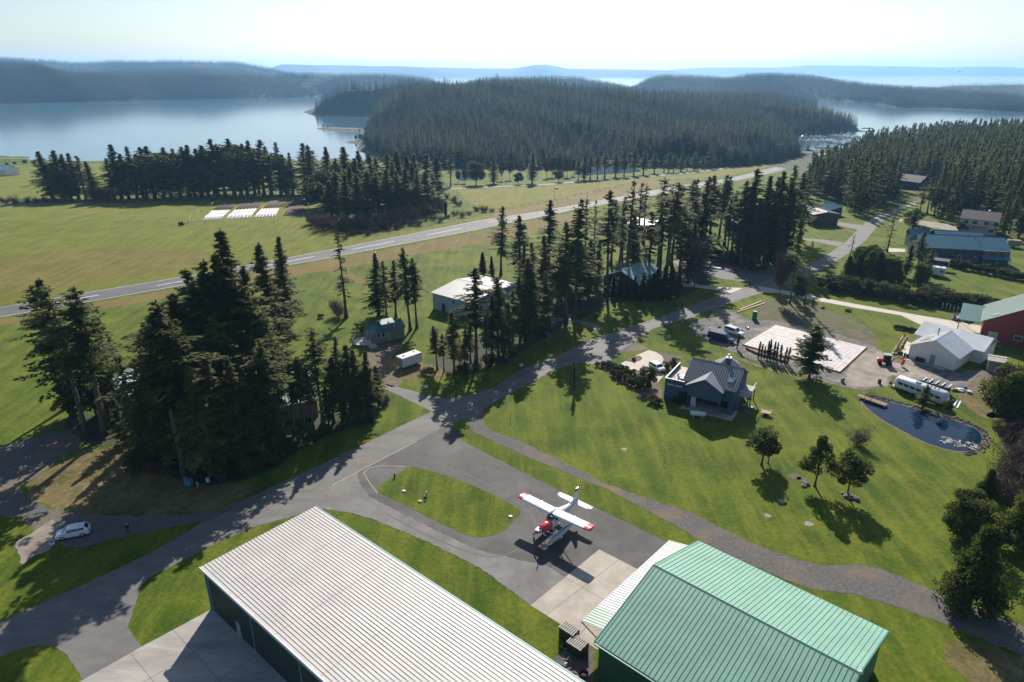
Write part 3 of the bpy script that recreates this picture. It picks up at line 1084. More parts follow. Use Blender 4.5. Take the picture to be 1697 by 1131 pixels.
# islets off the cove
for q, (pts, tr) in enumerate([([(524, 213.5), (545, 212), (590, 213.5), (622, 216), (590, 217), (550, 216)], [(536, 213, 207), (543, 213, 208), (552, 213, 209), (561, 213, 208), (568, 214, 210), (571, 214, 209)]),
                               ([(572, 236), (590, 233.5), (640, 235), (650, 239), (600, 239)], [(590, 234, 224), (598, 235, 222), (604, 235, 226), (610, 235, 221), (620, 236, 216), (596, 220, 214), (606, 221, 211)])]):
    wp = [tuple(P(a, b, SEA).xy) for a, b in pts]
    land('islet', wp, 5.0, lambda x, y: x * 0 + 1.0, 'shore_rock', 0.25, 1.6)
    for (a, b, c) in tr:
        p = P(a, b, SEA)
        p.z = SEA + 1.0
        tree('madrone', a, b, c, 'shore_tree', 'small rounded tree on the rocky islet in the bay' if q == 0 else 'small rounded tree on the rocky spit at the cove', 'tree', 'trees on the islets', pos=p)

# -------------------------------------------- fields and strips
sheet('meadow', [(-260, 520), (-40, 372), (-10, 341), (320, 334), (520, 326), (560, 380), (600, 398), (430, 432), (290, 455), (150, 480), (0, 505), (-140, 532)], MATS['meadow'], 0.008)
sheet('meadow', [(-200, 275), (190, 272), (190, 330), (-240, 334)], MATS['meadow'], 0.03)
sheet('meadow', [(758, 314), (904, 309), (974, 303), (1150, 290), (1260, 272), (1330, 262), (1330, 266), (1274, 277), (1203, 293), (1060, 300), (960, 322), (820, 353), (790, 345), (770, 330)], MATS['strip_grass'], 0.03)
sheet('straw_verge', [(800, 362), (830, 350), (960, 323), (1060, 301), (1120, 297), (1115, 308), (974, 336), (886, 350), (820, 363)], MATS['straw'], 0.05)
sheet('straw_verge', [(-60, 540), (152, 503), (294, 478), (488, 441), (640, 413), (770, 389), (880, 366), (960, 350), (985, 352), (960, 368), (880, 388), (770, 408), (640, 432), (500, 455), (300, 490), (152, 516), (-60, 552)], MATS['straw'], 0.012, rag=0.35)
sheet('straw_verge', [(505, 436), (529, 432), (567, 445), (610, 468), (604, 476), (565, 453), (539, 449)], MATS['straw'], 0.02, rag=0.2)
sheet('strip_grass', [(-60, 512), (150, 477), (294, 454), (442, 428), (600, 398), (762, 366), (880, 344), (886, 351), (762, 371), (600, 403), (442, 433), (294, 460), (149, 483), (-60, 519)], MATS['strip_grass'], 0.014, rag=0.25)
sheet('straw_verge', [(0, 430), (150, 412), (260, 408), (380, 424), (280, 448), (150, 470), (-40, 500)], MATS['field_patch'], 0.016, smooth=4, rag=0.8)
# public road behind the runway
strip('public_road', [(-120, 344), (0, 341), (150, 335.5), (300, 329), (420, 325), (530, 322)], 7.5, MATS['runway_asphalt'], 0.06)
strip('public_road', [(720, 316), (759, 312.5), (904, 306.5), (974, 300), (1060, 294), (1150, 286), (1203, 279), (1267, 262), (1290, 250)], 7.0, MATS['worn_asphalt'], 0.06)
# runway
RW_U = [(-150, 534), (0, 510), (149, 484), (294, 461), (442, 434), (600, 404), (762, 372), (886, 352), (974, 336), (1115, 310), (1203, 297), (1274, 280), (1322, 266)]
RW_L = [(-150, 552), (0, 526.5), (152, 500), (294, 475.5), (488, 438.5), (600, 418), (762, 387), (868, 365.5), (957, 347), (1110, 319), (1203, 304), (1280, 287), (1342, 270)]
sheet('runway', RW_U + RW_L[::-1], MATS['runway_asphalt'], 0.05)
ru = [P(*p).xy for p in RW_U]
rl = [P(*p).xy for p in RW_L]


def lerp_line(ps, t):
    tot = [0]
    for a, b in zip(ps, ps[1:]):
        tot.append(tot[-1] + (b - a).length)
    s = t * tot[-1]
    for i in range(len(ps) - 1):
        if s <= tot[i + 1]:
            return ps[i].lerp(ps[i + 1], (s - tot[i]) / (tot[i + 1] - tot[i]))
    return ps[-1]


for k in range(20):
    t0 = 0.035 + k * 0.048
    seg = [lerp_line(ru, t0 + d).lerp(lerp_line(rl, t0 + d), 0.5) for d in (0, 0.012, 0.026)]
    strip('runway_marking', None, 0.5, MATS['white_line'], 0.058 if seg[0].y < 285 else 0.1, wpts=seg)
for off in (0.03, 0.97):
    strip('runway_marking', None, 0.28, MATS['white_line'], 0.066, wpts=[lerp_line(ru, t / 40).lerp(lerp_line(rl, t / 40), off) for t in range(0, 27)])

# main road with the junctions
ROAD_U = [(-150, 1090), (0, 1031), (141, 968), (248, 918), (354, 856), (442, 812), (520, 775), (600, 738), (677, 700), (716, 682), (634, 643), (640, 637), (691, 650), (725, 660), (755, 661), (818, 643), (854, 618), (889, 603),
          (924, 590), (972, 566), (1100, 524), (1177, 495), (1205, 486), (1238, 476), (1282, 459), (1326, 444), (1364, 427), (1402, 401), (1434, 369), (1464, 354), (1487, 345), (1525, 330)]
ROAD_L = [(1535, 333), (1490, 349), (1472, 360), (1455, 374), (1434, 400), (1405, 421), (1364, 447), (1311, 471), (1267, 484), (1200, 506), (1177, 514), (1142, 528), (1082, 545), (1053, 566), (1000, 606), (963, 601), (924, 611),
          (854, 647), (801, 678), (785, 690), (745, 703), (691, 731), (550, 805), (530, 843), (424, 873), (354, 902), (248, 958), (234, 972), (226, 996), (212, 1040), (221, 1054), (235, 1072), (138, 1127), (122, 1104), (106, 1080),
          (85, 1071), (62, 1070), (35, 1075), (0, 1088), (-150, 1160)]
sheet('main_road', ROAD_U + ROAD_L, MATS['road_asphalt'], 0.012, rag=0.09)
sheet('taxiway', [(530, 843), (550, 805), (691, 731), (745, 703), (757, 714), (766, 731), (833, 766), (918, 809), (1010, 853), (1102, 897), (1122, 908), (1060, 950), (993, 911), (879, 1004), (798, 943), (706, 897), (621, 862), (585, 851)], MATS['new_asphalt'], 0.018)
sheet('taxiway', [(530, 843), (549, 806), (593, 783), (595, 800), (611, 823), (666, 851), (737, 887), (790, 911), (850, 926), (905, 937), (938, 958), (879, 1003), (798, 943), (706, 897), (621, 862), (585, 851)], MATS['worn_asphalt'], 0.024, rag=0.12)
sheet('lawn_island', [(627, 809), (640, 798), (673, 777), (687, 775), (737, 788), (808, 816), (860, 844), (858, 856), (834, 880), (816, 888), (786, 891), (763, 883), (719, 862), (659, 832), (631, 818)], MATS['lawn'], 0.03, smooth=3, rag=0.06)
strip('dust_line', [(550, 805.5), (593, 782), (640, 758), (691, 731.5)], 0.22, MATS['dust'], 0.03)
strip('dust_line', [(625, 817), (612, 800), (603, 784), (612, 776), (632, 772), (672, 774)], 0.16, MATS['dust'], 0.03)
for a in [[(250, 955), (340, 905), (450, 850), (560, 795), (700, 722)], [(800, 668), (900, 612), (1000, 560), (1150, 510)]]:
    strip('road_crack', a, 0.07, MATS['joint'], 0.02)
sheet('concrete_pad', [(993, 911), (1080, 956), (990, 1078), (929, 1035), (879, 1004)], MATS['concrete'], 0.028)
for a in [[(936, 957), (1033, 1014)], [(960, 1052), (1066, 948)], [(905, 1020), (1026, 928)]]:
    strip('slab_joint', a, 0.06, MATS['joint'], 0.034)
sheet('gravel_bed', [(948, 1052), (984, 1076), (982, 1180), (900, 1180), (905, 1110), (925, 1085), (950, 1075)], MATS['gravel'], 0.02, rag=0.1)
HD = Vector((0.757, -0.653))                      # down the length of the white hangar
A0 = P(352, 1009).xy
sheet('hangar_apron', [A0 + Vector((0.1, 0.1)), P(299, 1038).xy, P(235, 1072).xy, P(138, 1127).xy, P(60, 1166).xy, P(60, 1166).xy + HD * 30, A0 + HD * 30], MATS['apron_concrete'], 0.02, world=True)
for a in (0.33, 0.66):
    q = A0.lerp(P(138, 1127).xy, a)
    strip('slab_joint', None, 0.07, MATS['joint'], 0.026, wpts=[q, q + HD * 28])
for a in (5.0, 10.5, 16.0):
    strip('slab_joint', None, 0.07, MATS['joint'], 0.026, wpts=[A0 + HD * a, P(138, 1127).xy + HD * a])
# patches, cracks and tyre marks on the paving
RC = random.Random(17)
mat('tyre_mark', (0.055, 0.052, 0.052), (0.12, 0.113, 0.108), 1.6, 0.8, coord='World')
mat('patch_asphalt', (0.085, 0.08, 0.078), (0.115, 0.108, 0.104), 0.7, 0.85, coord='World')
for q in range(26):
    t = RC.random()
    a, b = [(60 + 560 * t, 1035 - 275 * t), (640 + 560 * t, 740 - 245 * t), (640 + 420 * t, 790 + 110 * t)][q % 3]
    c = P(a + RC.uniform(-12, 12), b + RC.uniform(-10, 10)).xy
    an = RC.uniform(0, 3.14)
    pts = [c]
    for k in range(RC.randint(4, 9)):
        an += RC.uniform(-.3, .3)
        pts.append(pts[-1] + Vector((math.cos(an), math.sin(an))) * .7)
    strip('road_crack', None, RC.uniform(.02, .04), MATS['patch_asphalt'] if q % 3 == 2 else MATS['tyre_mark'], 0.0305, wpts=pts)
for off in (0,):
    strip('tyre_mark', None, 0.22, MATS['tyre_mark'], 0.0275, wpts=smooth_poly([P(*q).xy for q in ((640, 852 + off), (720, 893 + off), (800, 922 + off), (850, 915 + off), (880, 890 + off), (885, 860 + off), (850, 828 + off), (780, 790 + off), (720, 765 + off))], 6, False))
# gravel path
sheet('gravel_path', [(771, 699), (801, 679), (803, 688), (801, 700), (815, 714), (861, 731), (930, 764), (1003, 802), (1097, 834), (1150, 852), (1238, 897), (1323, 929), (1366, 938), (1426, 936), (1451, 940), (1521, 968), (1550, 979), (1600, 998), (1697, 1039), (1900, 1120),
                      (1900, 1200), (1697, 1088), (1640, 1064), (1585, 1042), (1539, 1025), (1468, 1000), (1415, 986), (1345, 977), (1292, 957), (1203, 918), (1097, 860), (1010, 813), (904, 770), (815, 731), (785, 716), (779, 707)], MATS['gravel'], 0.02, rag=0.14)
# drives round the house and the building site
sheet('drive', [(1000, 606), (1018, 609), (1075, 580), (1093, 584), (1132, 593), (1119, 604), (1097, 612), (1093, 606), (1085, 586), (1072, 577), (1052, 567), (1020, 585)], MATS['gravel'], 0.018)
sheet('concrete_drive', [(1018, 609), (1045, 594), (1075, 580.5), (1087, 584), (1097, 590), (1100, 597), (1095, 607), (1090, 614), (1101, 622), (1090, 634), (1061, 626), (1042, 614), (1031, 611)], MATS['pale_concrete'], 0.024)
sheet('planting_bed', [(1037, 599), (1046, 593), (1057, 590), (1063, 592), (1064, 595), (1059, 599), (1049, 600)], MATS['dirt'], 0.03, smooth=3)
sheet('planting_bed', [(988, 602), (1018, 610), (1042, 616), (1062, 628), (1092, 636), (1098, 664), (1080, 668), (1050, 648), (1015, 625)], MATS['dirt'], 0.016, smooth=3, rag=0.2)
sheet('dirt_lot', [(1252, 527), (1262, 502), (1290, 494), (1335, 503), (1390, 520), (1440, 545), (1450, 572), (1380, 552), (1288, 534)], MATS['scrub_dirt'], 0.014, smooth=3, rag=0.4)
sheet('gravel_lot', [(1141, 536), (1165, 528), (1188, 526), (1177, 515), (1199, 511), (1215, 517), (1240, 529), (1260, 531), (1290, 533), (1380, 552), (1445, 573), (1490, 598), (1505, 596), (1590, 618), (1640, 612), (1665, 630), (1630, 652), (1585, 643), (1480, 624), (1470, 641),
                     (1430, 647), (1400, 642), (1340, 626), (1300, 612), (1240, 594), (1205, 580), (1165, 562), (1148, 552)], MATS['grey_gravel'], 0.018, rag=0.35)
sheet('dirt_lot', [(1420, 585), (1448, 578), (1480, 600), (1505, 606), (1560, 622), (1540, 630), (1480, 622), (1465, 638), (1430, 642), (1400, 636), (1405, 615)], MATS['pale_dirt'], 0.024, smooth=3, rag=0.4)
sheet('dirt_lot', [(1640, 612), (1670, 606), (1690, 625), (1640, 650), (1600, 640)], MATS['dirt'], 0.022, smooth=3, rag=0.3)
sheet('worn_ground', [(1262, 606), (1330, 628), (1345, 634), (1300, 622), (1230, 600), (1215, 590)], MATS['dirt'], 0.024, rag=0.25)
sheet('concrete_path', [(1256, 474), (1304, 483), (1411, 503), (1513, 521), (1560, 529), (1630, 541), (1622, 566), (1560, 552), (1522, 537), (1493, 523), (1411, 509.5), (1337, 495.5), (1292, 486), (1262, 485)], MATS['pale_concrete'], 0.02)
sheet('concrete_drive', [(1131, 469), (1188, 476), (1232, 477.5), (1207, 488), (1198, 483), (1155, 477), (1120, 474)], MATS['pale_concrete'], 0.02)
sheet('gravel_lot', [(1162, 430), (1233, 446), (1285, 457), (1252, 472), (1224, 466), (1195, 462), (1166, 453), (1130, 444), (1110, 432)], MATS['runway_asphalt'], 0.02, rag=0.2)
sheet('footpath', [(905, 526), (956, 529.5), (995, 541), (990, 549), (960, 536), (905, 531)], MATS['worn_asphalt'], 0.014, smooth=3)
sheet('drive', [(1331, 395), (1360, 397), (1398, 402), (1390, 409), (1358, 402), (1328, 399)], MATS['worn_asphalt'], 0.016)
sheet('drive', [(1372, 366), (1432, 374), (1428, 383), (1395, 375), (1370, 371)], MATS['worn_asphalt'], 0.016)
sheet('drive', [(1436, 409), (1500, 413), (1500, 418), (1430, 417)], MATS['pale_concrete'], 0.016)
sheet('drive', [(1491, 363), (1580, 372), (1640, 385), (1640, 392), (1560, 380), (1488, 368)], MATS['pale_dirt'], 0.016)
# western drive under the big firs
sheet('gravel_drive', [(-80, 770), (0, 742), (46, 727), (80, 719), (120, 712), (138, 735), (62, 790), (34, 805), (45, 830), (97, 848), (156, 852), (224, 856), (300, 851), (354, 848), (442, 814), (424, 836), (330, 863), (262, 879), (194, 893), (136, 908), (84, 905), (39, 862), (-80, 840)], MATS['gravel'], 0.016, rag=0.3)
sheet('dry_patch', [(21, 904), (86, 862), (106, 868), (92, 884), (90, 905), (60, 922), (39, 936)], MATS['pale_dirt'], 0.026, rag=0.25)
sheet('dry_grass', [(46, 803), (130, 748), (200, 740), (290, 780), (330, 800), (380, 800), (440, 808), (350, 846), (290, 848), (224, 853), (156, 849), (98, 845), (52, 828)], MATS['rough_grass'], 0.018, rag=0.5)
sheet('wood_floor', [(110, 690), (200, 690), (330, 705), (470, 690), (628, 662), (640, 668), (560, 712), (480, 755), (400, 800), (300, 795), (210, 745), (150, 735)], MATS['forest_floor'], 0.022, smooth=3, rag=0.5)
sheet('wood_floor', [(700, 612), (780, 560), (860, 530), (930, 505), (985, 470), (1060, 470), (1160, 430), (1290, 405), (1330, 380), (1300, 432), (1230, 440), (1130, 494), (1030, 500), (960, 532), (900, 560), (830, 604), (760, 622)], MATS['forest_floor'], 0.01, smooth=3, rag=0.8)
sheet('dirt_track', [(640, 640), (618, 612), (606, 586), (640, 570), (668, 572), (650, 594), (652, 620), (664, 636)], MATS['dirt'], 0.012, smooth=3, rag=0.3)
sheet('dry_grass', [(640, 600), (700, 600), (735, 612), (740, 622), (690, 630), (650, 626)], MATS['rough_grass'], 0.014, smooth=3, rag=0.3)
# pond
sheet('pond_bank', [(1422, 664), (1440, 655), (1475, 662), (1519, 674), (1568, 688), (1608, 701), (1634, 712), (1640, 730), (1628, 750), (1606, 754), (1568, 747), (1531, 735), (1494, 716), (1455, 695)], MATS['dirt'], 0.02, smooth=3, rag=0.1)
sheet('pond', [(1430, 667), (1442, 660), (1475, 667), (1519, 679), (1568, 693), (1600, 704), (1620, 714), (1627, 728), (1618, 743), (1598, 748), (1568, 744), (1531, 732), (1494, 713), (1457, 692)], MATS['pond_water'], 0.05, smooth=3)
sheet('dry_patch', [(1636, 690), (1662, 705), (1670, 725), (1662, 742), (1690, 760), (1697, 730), (1680, 700), (1650, 684)], MATS['rough_grass'], 0.02, smooth=3, rag=0.3)
sheet('dry_patch', [(1590, 650), (1640, 655), (1660, 690), (1620, 690), (1600, 670)], MATS['rough_grass'], 0.02, smooth=3, rag=0.4)
sheet('dry_patch', [(1560, 1085), (1600, 1060), (1697, 1095), (1697, 1131), (1610, 1131)], MATS['rough_grass'], 0.014, smooth=3, rag=0.4)
sheet('inlet', [(758, 290), (775, 281), (800, 283), (790, 295), (764, 300)], MATS['sea_water'], 0.12, smooth=3)
sheet('inlet', [(955, 283), (1000, 278), (1050, 279), (1060, 285), (1010, 289), (960, 290)], MATS['sea_water'], 0.12, smooth=3)
# scuffed spots of bare earth in the lawns
for q, (a, b, r_) in enumerate([(1034, 745, 0.5), (1295, 831, 0.55), (1272, 855, 0.5), (1340, 868, 0.6), (1237, 683, 1.0), (1318, 790, 1.0), (1330, 795, 0.8)]):
    c = P(a, b).xy
    sheet('bare_spot', [c + Vector((math.cos(t) * r_ * (1 + 0.3 * math.sin(3 * t + q)), math.sin(t) * r_)) for t in np.linspace(0, 5.8, 12)], MATS['pale_dirt'] if q < 4 else MATS['dirt'], 0.02, world=True)
# ------------------------------------------------------------------ single trees and shrubs, surveyed one by one


def trees(lst, kind, name, label, cat, group, wx=1.0):
    for t in lst:
        k = t[3] if len(t) > 3 else kind
        tree(k, t[0], t[1], t[2], name, t[4] if len(t) > 4 else label, cat, group, wx * (0.88 + 0.24 * TR.random()))


# left foreground
trees([(145, 721, 472, 'tall', 'tall bare stemmed fir nearest the gravel drive, leftmost big trunk of the near clump'),
       (173, 721, 474, 'tall', 'tall fir of the twin trunks beside the gravel drive, left of the pair'),
       (180, 718, 492, 'tall', 'tall fir of the twin trunks beside the gravel drive, right of the pair'),
       (121, 690, 460, 'dense', 'dark fir at the far left of the near clump, its top against the runway'),
       (112, 676, 474, 'tall', 'fir half hidden behind the tall leaning firs at the far left of the near clump'),
       (192, 668, 525, 'thin', 'thin fir in front of the pale blue barn gable, taller one'),
       (213, 668, 549, 'thin', 'thin crooked fir in front of the pale blue barn roof, shorter one'),
       (160, 690, 600, 'bush', 'small dark shrub tree between the fir trunks at the left')], 'fir', 'fir_tree', '', 'tree', 'firs of the near left clump', 1.25)
NB = 'big dark fir inside the dense clump between the left drive and the main road'
trees([(416, 690, 381, 'dense', 'tallest pointed fir in the middle of the near clump, its tip against the far field'),
       (462, 640, 401, 'dense', 'dense fir on the right shoulder of the near clump, its top over the runway'),
       (308, 793, 520, 'tall', 'big fir whose two pale trunks stand by the blue tank, left one'),
       (318, 790, 500, 'tall', 'big fir whose two pale trunks stand by the blue tank, right one'),
       (236, 762, 590, 'thin', 'slender dark fir with a bare stem left of the blue tank')], 'fir', 'fir_tree', '', 'tree', 'firs of the near clump', 1.45)
trees([(354, 700, 447, 'fir'), (372, 706, 453, 'fir'), (322, 722, 489, 'dense'), (300, 735, 524, 'fir'), (268, 738, 552, 'fir'), (390, 730, 520, 'fir'), (404, 745, 560, 'fir'), (360, 757, 560, 'dense'), (340, 772, 555, 'dense'),
       (424, 720, 530, 'fir'), (280, 762, 600, 'dense'), (250, 760, 640, 'dense'), (332, 692, 500, 'dense'), (440, 700, 520, 'fir'), (452, 728, 570, 'fir'), (397, 700, 470, 'dense'), (428, 748, 610, 'fir'), (376, 782, 590, 'dense'),
       (350, 790, 600, 'dense'), (290, 770, 630, 'dense'), (225, 745, 655, 'dense'), (208, 735, 660, 'dense'), (410, 768, 590, 'dense'), (385, 700, 430, 'fir'), (402, 690, 420, 'dense'), (440, 690, 440, 'fir'), (425, 705, 440, 'dense'), (360, 715, 470, 'fir'), (335, 712, 482, 'fir'), (452, 700, 470, 'dense'), (318, 755, 560, 'dense'), (385, 690, 500, 'dense'), (430, 690, 480, 'fir')],
      'fir', 'fir_tree', NB, 'tree', 'firs filling the near clump', 1.4)
trees([(450, 742, 560, 'tall'), (471, 728, 575, 'tall'), (488, 722, 592, 'tall'), (505, 716, 590, 'tall'), (520, 712, 612, 'fir'), (430, 752, 600, 'fir'), (462, 748, 640, 'dense'), (553, 702, 592, 'fir'), (581, 690, 569, 'fir'),
       (598, 690, 577, 'dense'), (590, 695, 622, 'dense'), (545, 705, 640, 'dense'), (570, 700, 640, 'dense')], 'fir', 'fir_tree', 'dark bare stemmed fir in the row along the main road before the teal roof', 'tree', 'firs along the road in front of the teal roof', 1.4)
trees([(536, 701, 544, 'tall', 'tall fir standing highest in the roadside row before the teal roof'), (568, 697, 558, 'fir', 'second tall fir of the roadside row, just right of its highest tree'),
       (613, 688, 580, 'dense', 'bushy fir at the right end of the roadside row by the side road'), (628, 673, 606, 'dense', 'low bushy fir hanging over the side road mouth')], 'fir', 'fir_tree', '', 'tree', 'firs along the road', 1.3)
trees([(642, 668, 650), (634, 674, 655)], 'bare', 'bare_shrub', 'brown leafless shrub at the corner of the side road below the firs', 'shrub', 'shrubs at the side road corner')
# lone firs on the lawn behind
trees([(574, 527, 384, 'sparse', 'lone ragged fir with drooping boughs on the open lawn below the runway'), (478, 543, 391, 'dense', 'dark shaggy fir with an arched top standing alone right of the near clump'),
       (471, 538, 432, 'thin', 'thin fir stem tucked against the shaggy lone fir'), (627, 523, 420, 'dense', 'left dark fir of the cluster behind the cabin'), (641, 530, 431, 'fir', 'greyish fir in the middle of the cluster behind the cabin'),
       (656, 527, 431, 'fir', 'fir at the back of the cluster behind the cabin'), (680, 548, 410, 'fir', 'tallest fir right of the cabin, with a bare lower stem'), (691, 544, 426, 'fir', 'rightmost fir beside the cabin, close to the white roofed hangar')], 'fir', 'fir_tree', '', 'tree', 'firs on the lawn behind', 1.3)
tree('bare', 562, 525, 488, 'bare_shrub', 'round leafless grey shrub at the foot of the lone ragged fir', 'shrub', wx=1.0, var=0)
for (a, b, c, l) in [(532, 527, 520, 'dark low shrub at the foot of the shaggy lone fir'), (600, 550, 543, 'small dark shrub left of the cabin deck, nearer one'), (592, 543, 538, 'small dark shrub left of the cabin deck, farther one')]:
    tree('bush', a, b, c, 'shrub', l, 'shrub', wx=1.3)
# trees round the white roofed hangar
NF = 'dark fir in the middle clump between the white roofed hangar and the road'
trees([(830, 456, 341, 'fir', 'tall fir rising behind the white roofed hangar, its tip over the runway'), (861, 470, 356, 'fir', 'broad topped fir right of the tall fir behind the white roofed hangar'), (909, 452, 331, 'fir', 'fir with an open round head in front of the runway, right of the middle clump'),
       (800, 456, 418, 'cedar', 'low dark cedar behind the right end of the white roofed hangar'), (816, 458, 425, 'cedar', 'second low dark cedar behind the white roofed hangar'),
       (789, 608, 444, 'fir', 'tall ragged fir in front of the white hangar roof'), (753, 619, 516, 'fir', 'fir between the cargo trailer and the road, tallest near the trailer'), (725, 613, 540, 'fir', 'small fir touching the right end of the cargo trailer'),
       (736, 616, 552, 'fir', 'small reddish stemmed fir just right of the cargo trailer')], 'fir', 'fir_tree', '', 'tree', 'firs round the white roofed hangar', 1.35)
trees([(826, 596, 460), (871, 569, 428, 'dense'), (877, 568, 433, 'fir'), (862, 565, 457, 'dense'), (905, 548, 449, 'dense'), (806, 610, 520), (842, 602, 500), (816, 600, 490), (770, 612, 545), (850, 585, 480), (890, 556, 470, 'dense'), (780, 600, 530),
       (835, 592, 520, 'dense'), (898, 520, 430), (885, 505, 400), (868, 500, 405, 'dense'), (762, 604, 560, 'dense')], 'fir', 'fir_tree', NF, 'tree', 'firs of the middle clump', 1.3)
# the belt of tall firs in front of the runway
NG = 'tall slim fir in the belt between the middle road and the runway'
trees([(951, 528, 328, 'fir', 'tall fir with a long bare stem standing forward of the belt, near the footpath'), (938, 533, 367, 'fir', 'fir just left of the forward tall fir near the footpath'), (968, 440, 324, 'thin', 'thin flat topped fir in front of the runway, left one of two'),
       (984, 440, 333, 'thin', 'thin fir in front of the runway, right one of two'), (1066, 470, 434, 'sparse', 'small pointed fir in front of the teal hangar roof'), (1005, 490, 314, 'fir', 'tall fir with a bare stem left of the teal hangar gable')], 'fir', 'fir_tree', '', 'tree', 'firs by the runway', 1.3)
trees([(1022, 476, 330, 'thin'), (1038, 470, 298, 'thin'), (1056, 430, 303, 'thin'), (1066, 405, 303, 'thin'), (1090, 450, 294, 'tall'), (1100, 482, 301, 'tall'), (1091, 478, 320, 'thin'), (1137, 430, 298), (1146, 440, 296, 'thin'), (1158, 455, 298), (1112, 440, 310), (1125, 460, 340),
       (905, 520, 390, 'dense'), (922, 520, 405), (930, 500, 410, 'dense'), (960, 500, 400, 'dense'), (975, 495, 395, 'dense'), (990, 480, 400, 'dense'), (1012, 440, 330), (1030, 430, 325), (1048, 455, 350, 'dense'), (945, 480, 400, 'dense'), (1140, 470, 360, 'dense'), (1075, 470, 350)],
      'fir', 'fir_tree', NG, 'tree', 'firs of the runway belt', 1.5)
NC = 'dark bushy cedar in the hedge in front of the teal hangar'
trees([(1026, 494, 452), (1038, 496, 456), (1050, 497, 458), (1062, 499, 452), (1074, 500, 456), (1086, 500, 447), (1098, 499, 440), (1110, 498, 438), (1122, 494, 442), (1080, 492, 452), (1015, 492, 455)], 'cedar', 'cedar_tree', NC, 'tree', 'cedars before the teal hangar', 1.1)
NH = 'dark fir in the wood beside the shaded gravel lot, left of the road'
trees([(1107, 430, 303, 'thin'), (1140, 415, 300), (1162, 402, 292), (1168, 404, 296, 'thin'), (1176, 400, 290), (1190, 404, 289), (1200, 408, 292, 'thin'), (1222, 430, 299), (1232, 432, 300, 'dense'), (1244, 434, 279), (1256, 436, 290, 'dense'),
       (1266, 436, 292), (1278, 434, 283), (1290, 432, 300, 'dense'), (1300, 425, 273), (1212, 420, 315), (1250, 440, 330, 'dense'), (1272, 440, 335, 'dense'), (1236, 438, 340, 'dense'), (1312, 405, 285), (1326, 400, 290), (1284, 440, 360, 'dense'), (1205, 425, 330), (1220, 436, 360, 'dense')],
      'fir', 'fir_tree', NH, 'tree', 'firs by the shaded gravel lot', 1.4)
trees([(1309, 504, 345, 'fir', 'tall open fir in front of the side lane, second of the four thin trees'), (1322, 502, 452, 'madrone', 'small yellowish green tree among the four thin trees by the lane'), (1333, 506, 394, 'thin', 'thin dead topped tree, rightmost of the four thin trees by the lane')], 'fir', 'fir_tree', '', 'tree', 'thin trees by the lane', 0.62)
tree('baretree', 1290, 500, 422, 'bare_tree', 'grey leafless tree, leftmost of the four thin trees by the lane', 'tree', var=0)
tree('baretree', 1150, 480, 400, 'bare_tree', 'grey leafless tree at the corner of the white drive, left of the road', 'tree', var=0, wx=1.2)
# beside the road on the right
trees([(1408, 426, 388, 'sparse', 'small spiky fir with few boughs at the right edge of the road'), (1470, 418, 355, 'sparse', 'open fir with wide flat boughs in front of the blue roofed building'), (1518, 455, 384, 'fir', 'dark fir before the left end of the blue roof'),
       (1536, 469, 412, 'fir', 'dark fir in front of the blue roofed building wall'), (1508, 402, 345, 'fir', 'greyish fir at the road bend above the blue roof'), (1500, 460, 405, 'dense', 'dense dark fir in the thicket left of the white camper')], 'fir', 'fir_tree', '', 'tree', 'firs by the blue roofed building', 1.5)
for i, (a, b, c, kd) in enumerate([(1405, 458, 425, 'bigbush'), (1420, 462, 420, 'bigbush'), (1436, 464, 416, 'bigbush'), (1452, 464, 418, 'bigbush'), (1468, 466, 425, 'bigbush'), (1484, 468, 432, 'bigbush'), (1445, 452, 405, 'bigbush'), (1425, 448, 408, 'bigbush'), (1525, 472, 435, 'bigbush')]):
    tree(kd, a, b, c, 'thicket_shrub', 'big dark evergreen shrub in the thicket between the road and the white camper', 'shrub', 'shrubs of the thicket', wx=0.9)
for i in range(24):
    t = i / 23
    a, b = 1372 + 268 * t, 470 + 38 * t + 4 * math.sin(i * 2.1)
    tree('bush', a, b + 8, b - 14 + 3 * math.sin(i * 1.7), 'hedge_shrub', 'dark shrub of the long overgrown hedge beside the pale lane', 'shrub', 'shrubs of the long hedge', wx=1.35)
for i in range(15):
    t = i / 14
    a, b = 1575 + 130 * t, 437 + 26 * t
    tree('bush', a, b + 5, b - 8 + 2 * math.sin(i * 1.9), 'hedge_shrub', 'shrub of the clipped hedge below the blue roofed building', 'shrub', 'shrubs of the clipped hedge', wx=1.3)
# the house lawn
tree('column', 952, 650, 600, 'cypress_tree', 'single slim dark cypress alone on the lawn beside the main road', 'tree', var=1, wx=1.0)
tree('spread', 1341, 627, 540, 'fir_tree', 'spreading bushy fir standing in front of the white building pad', 'tree', var=0, wx=1.15)
for (a, b, c) in [(1256, 594, 566), (1261, 595, 570), (1266, 595, 573), (1271, 596, 565), (1276, 597, 563), (1281, 598, 566), (1286, 599, 568), (1293, 601, 571), (1300, 603, 575), (1305, 604, 575)]:
    tree('column', a, b, c, 'columnar_cedar', 'slim dark columnar cedar in the row along the edge of the white building pad', 'tree', 'columnar cedars by the pad', var=0, wx=1.05)
tree('column', 1221, 578, 553, 'columnar_cedar', 'small dark columnar tree on a bare stem behind the grey house chimney', 'tree', var=1, wx=1.7)
tree('pine', 1262, 771, 712, 'pine_tree', 'leftmost of the three lawn pines, broad and low with two stems', 'tree', var=0, wx=1.25)
tree('pine', 1273, 768, 722, 'pine_tree', 'small second stem crowding the leftmost lawn pine', 'tree', var=2, wx=1.0)
tree('pine', 1350, 806, 722, 'pine_tree', 'middle lawn pine with a leaning stem and pointed crown', 'tree', var=1, wx=0.95)
tree('pine', 1404, 823, 750, 'pine_tree', 'rightmost lawn pine with a rounded crown above the boulders', 'tree', var=2, wx=1.0)
